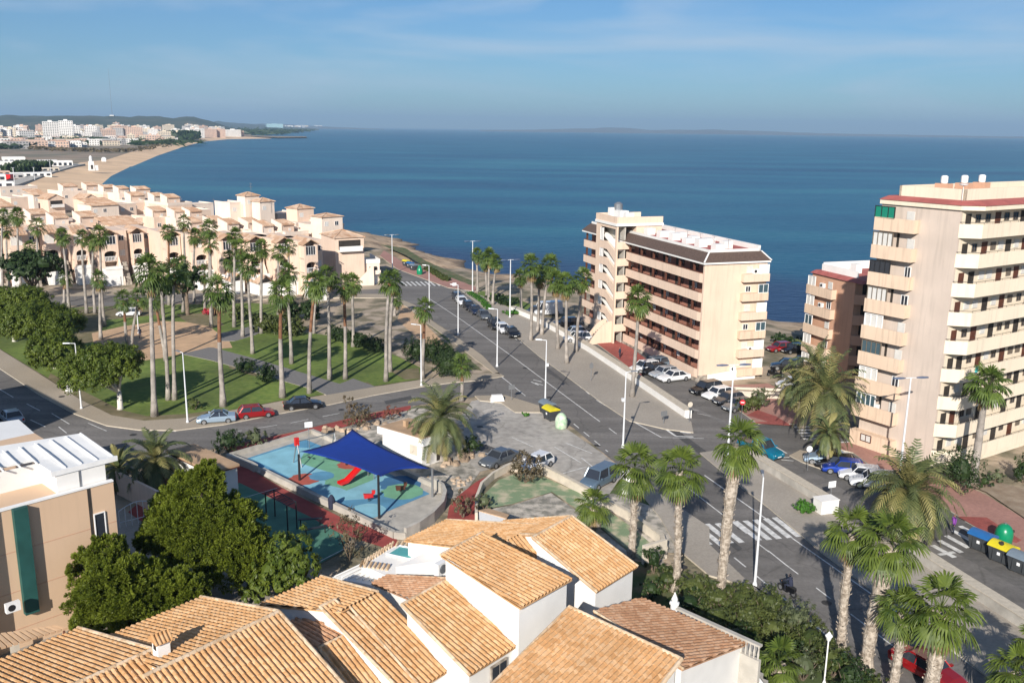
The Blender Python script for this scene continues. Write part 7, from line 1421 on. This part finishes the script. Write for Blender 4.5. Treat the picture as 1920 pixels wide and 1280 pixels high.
# front row: two storeys, arches, balconies, stairs, garages
def front_villa(pxL, pxR, ytop, z, label, r=38, dep=9, variant=0, col='peach'):
    A, w = span(pxL, pxR, ytop, z, r); root = empty('villa', (A.x, A.y, 0), r, label, 'villa', 'front row of villas on the shore road')
    q = MB(); q.box(0, w, 0, dep, -.3, z); q.build('walls', col, root); FY = ('y', 0, -1); zf = 4.9; z2 = 7.7
    w0, w1 = w*.06, w*.6
    # projecting porch with arch
    q = MB(); q.box(w0, w0+.35, -2.2, 0, 0, z-.7 if variant != 1 else z2); q.box(w1-.35, w1, -2.2, 0, 0, z-.7 if variant != 1 else z2); q.box(w0+.35, w1-.35, -2.2, -2.0, z2-.8, z2+.5)
    n = 6
    for k in range(n):   # arch segments
        a0, a1 = math.pi*k/n, math.pi*(k+1)/n; cx = (w0+w1)/2; rx = (w1-w0)/2-.35
        q.hexa([(cx-rx*math.cos(a0), -2.2, z2-1.5+.7*math.sin(a0)), (cx-rx*math.cos(a1), -2.2, z2-1.5+.7*math.sin(a1)), (cx-rx*math.cos(a1), -2.0, z2-1.5+.7*math.sin(a1)), (cx-rx*math.cos(a0), -2.0, z2-1.5+.7*math.sin(a0))], [(cx-rx*math.cos(a0), -2.2, z2-.8), (cx-rx*math.cos(a1), -2.2, z2-.8), (cx-rx*math.cos(a1), -2.0, z2-.8), (cx-rx*math.cos(a0), -2.0, z2-.8)])
    q.box(w0, w1, -2.0, 0, z2-.3, z2-.1); q.box(w0, w1, -2.0, 0, zf-.3, zf-.1); q.build('porch', col, root)
    q = MB(); q.box(w0+.5, w1-.5, -.05, 0.0, zf-.1, z2-.6); q.build('doorway', 'dark_opening', root)
    q = MB(); q.box(w0+.36, w1-.36, -2.19, -2.12, zf+.75, zf+.85)
    for k in range(int((w1-w0-.8)/.3)): x = w0+.5+k*.3; q.box(x-.05, x+.05, -2.18, -2.12, zf-.1, zf+.75)
    q.build('railing', 'white_paint', root)
    if variant != 1: window(root, ('y', -2.0, -1), w0+.4, w1-.4, z2+.55, z-.9, 'glass', 'white_paint', .08, bars=3)
    else: window(root, FY, w0+.6, w1-.6, z2+.4, z-1.0, 'shutter', 'white_paint')
    q = MB(); gable_x(q, w0, w1, -2.1, dep*.5, z-.6 if variant != 1 else z2+.3, 1.0) if variant in (0, 2) else shed_roof(q, w0, w1, -2.1, 1.5, z-.3, z+.7); q.build('roof', 'tile_villa', root)
    window(root, FY, w*.72, w*.72+1.1, z-2.2, z-1.1, 'glass', 'white_paint'); window(root, FY, w*.72, w*.72+1.1, zf+.6, zf+1.8, 'shutter', 'white_paint')
    # garden: terrace wall, stairs and garage
    q = MB(); q.box(w*.0, w*.55, -5.2, -2.3, -.3, 3.4); q.box(-.05, w*.56, -5.3, -5.2, 3.4, 4.1); q.build('terrace', 'white_wall', root)
    q = MB(); 
    for k in range(8): q.box(w*.6, w*.6+1.3, -5.6+k*.42, -5.18+k*.42, -.2, .56*(k+1))
    q.build('stairs', 'stone', root); q = MB(); q.hexa([(w*.6-.2, -5.6, -.2), (w*.6-.2, -2.2, -.2), (w*.6, -2.2, -.2), (w*.6, -5.6, -.2)], [(w*.6-.2, -5.6, 1.0), (w*.6-.2, -2.2, 5.6), (w*.6, -2.2, 5.6), (w*.6, -5.6, 1.0)]); q.build('stair_wall', 'peach_light', root)
    q = MB(); q.box(w*.12, w*.45, -5.36, -5.3, -.1, 1.9); g_ = q.build('garage_door', 'white_paint', root); q = MB(); q.box(w*.13, w*.44, -5.38, -5.36, .85, .9); q.box(w*.13, w*.44, -5.38, -5.36, .4, .45); q.box(w*.13, w*.44, -5.38, -5.36, 1.3, 1.35); q.build('panel_joint', 'shutter', g_)
    if variant == 2: q = MB(); gable_x(q, 0, w*.5, -7.4, -2.4, 2.6, 1.4); q.build('garage_roof', 'tile_villa', root); q = MB(); q.box(0, w*.5, -7.4, -5.4, -.2, 2.6); q.build('garage', 'white_wall', root)
    return root
FR = [(-45, 8, 434, 0), (8, 70, 436, 1), (72, 126, 432, 1), (128, 178, 432, 1), (180, 236, 434, 0), (236, 280, 430, 0), (300, 350, 436, 0), (352, 402, 440, 1), (404, 452, 443, 2), (454, 506, 446, 2), (508, 556, 448, 0), (558, 604, 452, 2)]
for i, (a, b, y, v) in enumerate(FR):
    front_villa(a, b, y, 10.9, 'front row villa with %s, %s from the left along the shore road' % (['glazed upper bay', 'arched ground floor porch', 'tiled garage roof'][v], ordn[i]), variant=v, col='peach' if i % 2 else 'peach')
# corner villa and its annex
block_house(628, 682, 447, 10.3, 'corner villa with stacked balconies facing the sea', 30, 9, 'hip', 'peach', True, 1.3)
A, w = span(642, 712, 488, 5.4, 20); cv = empty('villa_annex', (A.x, A.y, 0), 22, 'pink two level annex with terrace stairs and a white garage door at the street corner', 'villa'); q = MB(); q.box(0, w, 0, 9, -.3, 4.5); q.build('walls', 'peach_light', cv)
q = MB(); q.box(-.1, w+.1, -.1, .05, 4.5, 5.4); q.box(w-.05, w+.1, .05, 9, 4.5, 5.4); q.box(-.1, .05, .05, 9, 4.5, 5.4); q.build('balustrade', 'white_wall', cv)
q = MB(); q.box(w*.76, w*.94, -.06, .0, -.1, 2.1); q.build('garage_door', 'white_paint', cv); q = MB(); q.box(w*.72, w*.92, -.05, 0, 2.5, 3.8); q.build('loggia', 'dark_opening', cv); q = MB(); q.box(w*.68, w*1.0, -1.0, -.9, 2.2, 3.1); q.box(w*.68, w*1.0, -.9, 0, 2.2, 2.35); q.build('balcony', 'peach_light', cv)
q = MB()
for k in range(9): q.box(w*.34+k*.4, w*.34+.4+k*.4, -1.5, -.1, -.1, .42*(k+1))
q.build('stairs', 'peach', cv); q = MB(); q.hexa([(w*.34, -1.7, -.1), (w*.34+3.6, -1.7, -.1), (w*.34+3.6, -1.5, -.1), (w*.34, -1.5, -.1)], [(w*.34, -1.7, .9), (w*.34+3.6, -1.7, 4.6), (w*.34+3.6, -1.5, 4.6), (w*.34, -1.5, .9)]); q.build('stair_wall', 'peach_light', cv)
# ================================================================ promenade, beach bars, far town
def simple_block(name, px, py, w, d, h, mat, label, cat, r=0, z=-2.0, win=None, group=None, cols=None, flatroof=None, step=3.0):
    B = G(px, py, z); root = MB(); root.box(-w/2, w/2, 0, d, -1, h, 0)
    if win:
        nf = max(1, int(h/step)); nc = max(1, int(w/3.6))
        for f in range(nf):
            zz = .8+f*h/nf
            for c in range(nc):
                x = -w/2+(c+.22)*w/nc; root.box(x, x+w/nc*.55, -.12, -.02, zz, zz+h/nf*.5, 1)
        for f in range(nf):
            zz = .8+f*h/nf; nd = max(1, int(d/4))
            for c in range(nd): y = (c+.25)*d/nd; root.box(-w/2-.12, -w/2-.02, y, y+d/nd*.5, zz, zz+h/nf*.45, 1)
    root.box(-w/2+.2, w/2-.2, .3, d-.3, h, h+.6 if h > 6 else h+.3, 2)
    if h > 12: root.box(-w*.15, w*.12, d*.3, d*.6, h+.6, h+3.2, 0)
    o = root.build(name, [mat, win or 'glass', flatroof or mat], None); o.location = (B.x, B.y, z); o.rotation_euler = (0, 0, R(r)); return tag(o, label, cat, group)
facade('far_white', (.78, .75, .70)); facade('far_cream', (.70, .60, .46)); facade('far_pink', (.62, .44, .34)); facade('far_grey', (.46, .44, .42)); facade('far_yellow', (.70, .52, .22)); mk('far_window', (.16, .15, .15), .5, .2, .5); mk('far_roof', (.42, .24, .17), .9, .1, 1)
rg = random.Random(42); n = 0
kinds = [('far_white', 'white'), ('far_cream', 'cream'), ('far_pink', 'pink'), ('far_grey', 'grey'), ('far_white', 'white')]
# named landmarks first
for (px, py, w, h, mt, lab) in [(98, 266, 52, 62, 'far_white', 'tall white twin slab left of the pair on the skyline of the far town'), (126, 264, 48, 62, 'far_white', 'tall white slab right of the pair on the skyline of the far town'), (142, 263, 38, 45, 'far_white', 'lower white block beside the tall white slabs'), (172, 264, 42, 46, 'far_white', 'stepped white tower right of the white slabs'), (184, 266, 30, 30, 'far_grey', 'small pale stepped block right of the white tower'), (205, 262, 50, 32, 'far_pink', 'left wing of the big pink resort block'), (226, 261, 60, 42, 'far_pink', 'middle of the big pink resort block with a pointed top'), (253, 262, 60, 40, 'far_pink', 'right wing of the big pink resort block'), (247, 269, 26, 28, 'far_cream', 'cream end wall block with a deep shaded side'), (283, 270, 30, 28, 'far_pink', 'pink block in the shore town right of the cream end wall'), (297, 269, 24, 26, 'far_pink', 'small pink block with shaded side near the beach'), (310, 264, 46, 30, 'far_cream', 'cream block near the beach end of the town'), (334, 262, 44, 26, 'far_cream', 'pale cream block left of the dark trees on the far beach'), (353, 260, 54, 28, 'far_white', 'white block right of the dark trees on the far beach'), (372, 259, 50, 30, 'far_white', 'second white block on the far beach front'), (396, 258, 46, 28, 'far_pink', 'pink block left of the pair at the end of the beach'), (412, 258, 46, 28, 'far_pink', 'pink block right of the pair at the end of the beach'), (438, 256, 60, 22, 'far_white', 'low white block beyond the end of the beach'), (452, 256, 26, 18, 'far_pink', 'last pink block beyond the end of the beach'), (25, 262, 60, 24, 'far_grey', 'grey modern apartment group at the far left'), (50, 260, 50, 26, 'far_grey', 'second grey modern block at the far left'), (8, 264, 40, 20, 'far_white', 'white block at the left edge of the far town'), (20, 272, 70, 14, 'far_white', 'long white row in front of the grey modern blocks'), (110, 262, 90, 20, 'far_cream', 'long cream row below the white skyline slabs'), (75, 268, 50, 16, 'far_cream', 'cream block row in the left middle of the far town')]:
    d_ = (G(px, py, -2)).length; simple_block('town_block', px, py, w*d_/2000*.52, 16*d_/2000*.7, h*d_/2000*.60, mt, lab, 'building', r=rg.uniform(20, 40), win='far_window')
seen = {}
for k in range(290):
    t = k/290; px = rg.uniform(-30, 425); lim = 266-(px/420)*13; yb = 279-(px*.035) if px < 330 else 263; py = (rg.uniform(lim-1, max(lim+1, yb+2)) if k % 5 < 3 else rg.uniform(lim-12, lim)) if px < 350 else rg.uniform(250.5, 257.5)
    if px > 240 and py > 301-px*.112: continue
    d_ = G(px, py, -2).length; low = py > lim+2; mt, nm_ = kinds[rg.randrange(5)]; w = rg.uniform(12, 28)*max(1, d_/2500); h = (rg.uniform(6, 11) if low else rg.uniform(10, 26))*max(1, d_/2600)
    zone = 'left' if px < 140 else 'middle' if px < 280 else 'beachside'; rf = rg.random() < .4
    simple_block('town_house', px, py, w, w*.6, h, mt, '%s %s %s the %s part of the far town' % ('low' if low else 'mid height', nm_, 'house with reddish roof in' if rf and low else 'building in', zone), 'building', r=rg.uniform(15, 50), win='far_window', group='buildings of the far town', flatroof='far_roof' if rf else None)
# second town beyond the bay
for k in range(46):
    px = 415+k*4.1+rg.uniform(-2, 2); py = 243.5-.02*(px-415)+rg.uniform(-2.2, .4); py = max(py, 240.8) if px > 520 else py-3
    simple_block('distant_house', px, py, rg.uniform(50, 90), 60, rg.uniform(20, 42), rg.choice(['far_white', 'far_white', 'far_cream']), 'tiny white building in the distant town beyond the bay', 'building', r=rg.uniform(0, 40), group='buildings of the distant town', win='far_window', step=12)
simple_block('distant_hall', 516, 242.6, 150, 120, 50, 'pale_teal', 'wide pale turquoise fronted hall in the distant town', 'building', r=20)
# radio mast
p = G(210, 233.5, -2); p = Vector((p.x*.25, p.y*.25, 40)) if p.y > 30000 else p; p = Hh(210, 212, 5200); rm = empty('radio_mast', (p.x, 5200, 60), 0, 'very thin tall radio mast rising above the hill at the left', 'mast'); q = MB(); q.tube((0, 0, -30), (0, 0, Hh(210, 130, 5200).z-60), 1.0, .6, 6); q.build('mast', 'grey_metal', rm); q = MB(); q.box(-12, 12, -8, 8, -20, 18); q.build('base_building', 'far_white', rm)
# dark tree masses in and behind the town
def far_wood(name, pts, label, r=18, h=9, seed=1, kind='stuff', mat='dark_leaf', n=60):
    rgn = random.Random(seed); P_ = [G(x, y, -2) for x, y in pts]; o = P_[0]; q = MB()
    for k in range(n):
        t = rgn.random()*(len(P_)-1); i = int(t); c = P_[i].lerp(P_[i+1], t-i)-o + Vector((rgn.uniform(-r, r), rgn.uniform(-r, r), 0)); s = r*rgn.uniform(.25, .5)
        for m_ in range(10):
            a = rgn.random()*6.28; v = Vector((math.cos(a), math.sin(a), rgn.random())) ; p = c+Vector((v.x*s, v.y*s, h*rgn.uniform(.2, 1))); u = Vector((rgn.uniform(-1, 1), rgn.uniform(-1, 1), rgn.uniform(-.3, .3))).normalized()*s*.6; w_ = Vector((rgn.uniform(-.5, .5), rgn.uniform(-.5, .5), 1)).normalized()*h*.3; q.face([p-u, p-w_, p+u, p+w_])
    ob = q.build(name, mat, normals=False); ob.location = o; return tag(ob, label, kind=kind)
far_wood('far_trees', [(325, 262), (350, 261), (345, 263)], 'dark tree mass on the far beach front', 25, 18, 3, n=60); far_wood('far_trees', [(60, 280), (120, 283), (200, 286), (260, 284), (300, 276)], 'dark hedge line between dunes and town', 14, 4, 4, n=50, mat='bush_brown'); far_wood('far_trees', [(0, 280), (60, 276)], 'green field edge at the far left', 20, 6, 5, n=80)
far_wood('far_trees', [(150, 268), (200, 270), (260, 272), (320, 268)], 'trees between the buildings of the far town', 60, 6, 6, n=40); far_wood('far_trees', [(10, 268), (80, 268), (150, 265)], 'trees between the left blocks of the far town', 60, 8, 7, n=40); far_wood('far_trees', [(430, 252), (480, 250), (540, 246)], 'dark wood on the spit beyond the beach', 120, 12, 8, n=120)
# promenade and beach bars at the left
PW = [(0, 356), (30, 350), (70, 336), (100, 325), (140, 313), (160, 309)]
P_ = [G(x, y, -2) for x, y in PW]; pr = empty('promenade', (P_[0].x, P_[0].y, -2), 0, 'grey raised promenade running beside the beach at the left', 'promenade'); o = Vector(pr.location); q = MB(); s_ = MB()
for a, b in zip(P_, P_[1:]):
    d_ = (b-a).normalized(); n_ = Vector((-d_.y, d_.x, 0)); k = [a-o, b-o, b+n_*9-o, a+n_*9-o]; q.hexa([v-Vector((0, 0, 3)) for v in k], [v+Vector((0, 0, .8)) for v in k])
q.build('deck', 'concrete', pr)
BARS = [(8, 352, 14, 8, 4, 'white_wall', 'white beach bar nearest the left edge'), (10, 318, 26, 12, 8, 'white_wall', 'long white two storey house at the left edge behind the bars'), (28, 308, 24, 12, 8, 'white_wall', 'white two storey house beside the conifers'), (45, 322, 22, 10, 4, 'cream_wall', 'cream fronted bar behind the canopy'), (90, 308, 22, 9, 4.5, 'white_wall', 'white beach restaurant with dark roof band'), (118, 312, 22, 10, 6, 'white_wall', 'white two storey beach restaurant at the end of the promenade'), (60, 332, 34, 8, 3.6, 'white_wall', 'long flat white canopy bar along the promenade'), (96, 322, 16, 6, 3.6, 'cream_wall', 'small white canopy near the promenade lamp'), (25, 335, 18, 8, 3.5, 'far_grey', 'grey flat roofed bar behind the promenade'), (75, 314, 14, 8, 4.5, 'cream_wall', 'cream bar building in the middle of the beach bars'), (2, 330, 16, 10, 4, 'far_pink', 'reddish bar roof at the left edge'), (-25, 340, 30, 12, 5, 'white_wall', 'white building cut by the left edge near the promenade')]
for px, py, w, d_, h, mt, lab in BARS: simple_block('beach_bar', px, py, w*.7, d_*.9, h*.72, mt, lab, 'building', r=35, win='glass', step=4)
for k in range(3):
    p = G([28, 65, 95][k], [350, 336, 322][k], -1.2); l_ = empty('street_lamp', p, 0, ['white promenade lamp nearest the camera beside the beach bars', 'middle white promenade lamp before the canopy bar', 'furthest white promenade lamp before the restaurant'][k], 'street lamp'); q = MB(); q.tube((0, 0, -1), (0, 0, 10 if k == 0 else 7), .16); q.build('pole', 'pole_white', l_); q = MB(); q.box(-.8, .8, -.2, .2, 10 if k == 0 else 7, 10.25 if k == 0 else 7.25); q.build('lamp_head', 'grey_metal', l_)
q = MB(); q.box(-3, 3, -2, 2, 0, 3); ob = q.build('parasols', 'slide_red'); ob.location = G(14, 336, -1.9); tag(ob, 'group of bright red closed awnings at the beach bar', 'awning')
p = G(172, 320, -2); lt = empty('beach_tower', p, 35, 'white stepped tower with a little dome on the beach', 'tower'); q = MB(); q.hexa([(-2, -2, 0), (2, -2, 0), (2, 2, 0), (-2, 2, 0)], [(-1.6, -1.6, 7), (1.6, -1.6, 7), (1.6, 1.6, 7), (-1.6, 1.6, 7)]); q.lathe([(1.2, 7), (1.2, 9.6), (.9, 10.6), (.2, 11.2)], 10); q.box(2, 4.5, -1.5, 1.5, 0, 4); q.build('tower', 'white_wall', lt); q = MB(); q.box(-.7, .7, -2.06, -1.9, 1.2, 4.2); q.build('opening', 'dark_opening', lt)
p = G(195, 303, -2); kb = empty('beach_kiosk', p, 20, 'small white kiosk alone on the sand behind the white tower', 'kiosk'); q = MB(); q.box(-2, 2, -1.5, 1.5, 0, 3); q.build('walls', 'white_wall', kb); q = MB(); q.hexa([(-2.2, -1.7, 3), (2.2, -1.7, 3), (2.2, 1.7, 3), (-2.2, 1.7, 3)], [(-.5, -.3, 4), (.5, -.3, 4), (.5, .3, 4), (-.5, .3, 4)]); q.build('roof', 'white_paint', kb)
far_wood('far_trees', [(45, 318), (60, 322), (80, 318), (20, 326)], 'dark conifers between the beach bars', 6, 6, 9, n=160, kind='stuff')
# ---------------------------------------------------------------- haze: even air round the whole scene
hz = MB(); hz.box(-34000, 34000, -2900, 36000, SEA-2, 420); ho = hz.build('haze', 'white_wall'); ho.data.materials.clear(); m = bpy.data.materials.new('haze_air'); m.use_nodes = True; nt = m.node_tree; nt.nodes.clear()
v = nt.nodes.new('ShaderNodeVolumePrincipled'); v.inputs['Density'].default_value = .00008; v.inputs['Color'].default_value = (.52, .76, 1, 1); v.inputs['Anisotropy'].default_value = .1; oo = nt.nodes.new('ShaderNodeOutputMaterial'); nt.links.new(v.outputs[0], oo.inputs['Volume']); ho.data.materials.append(m); tag(ho, 'thin blue sea haze', kind='stuff')
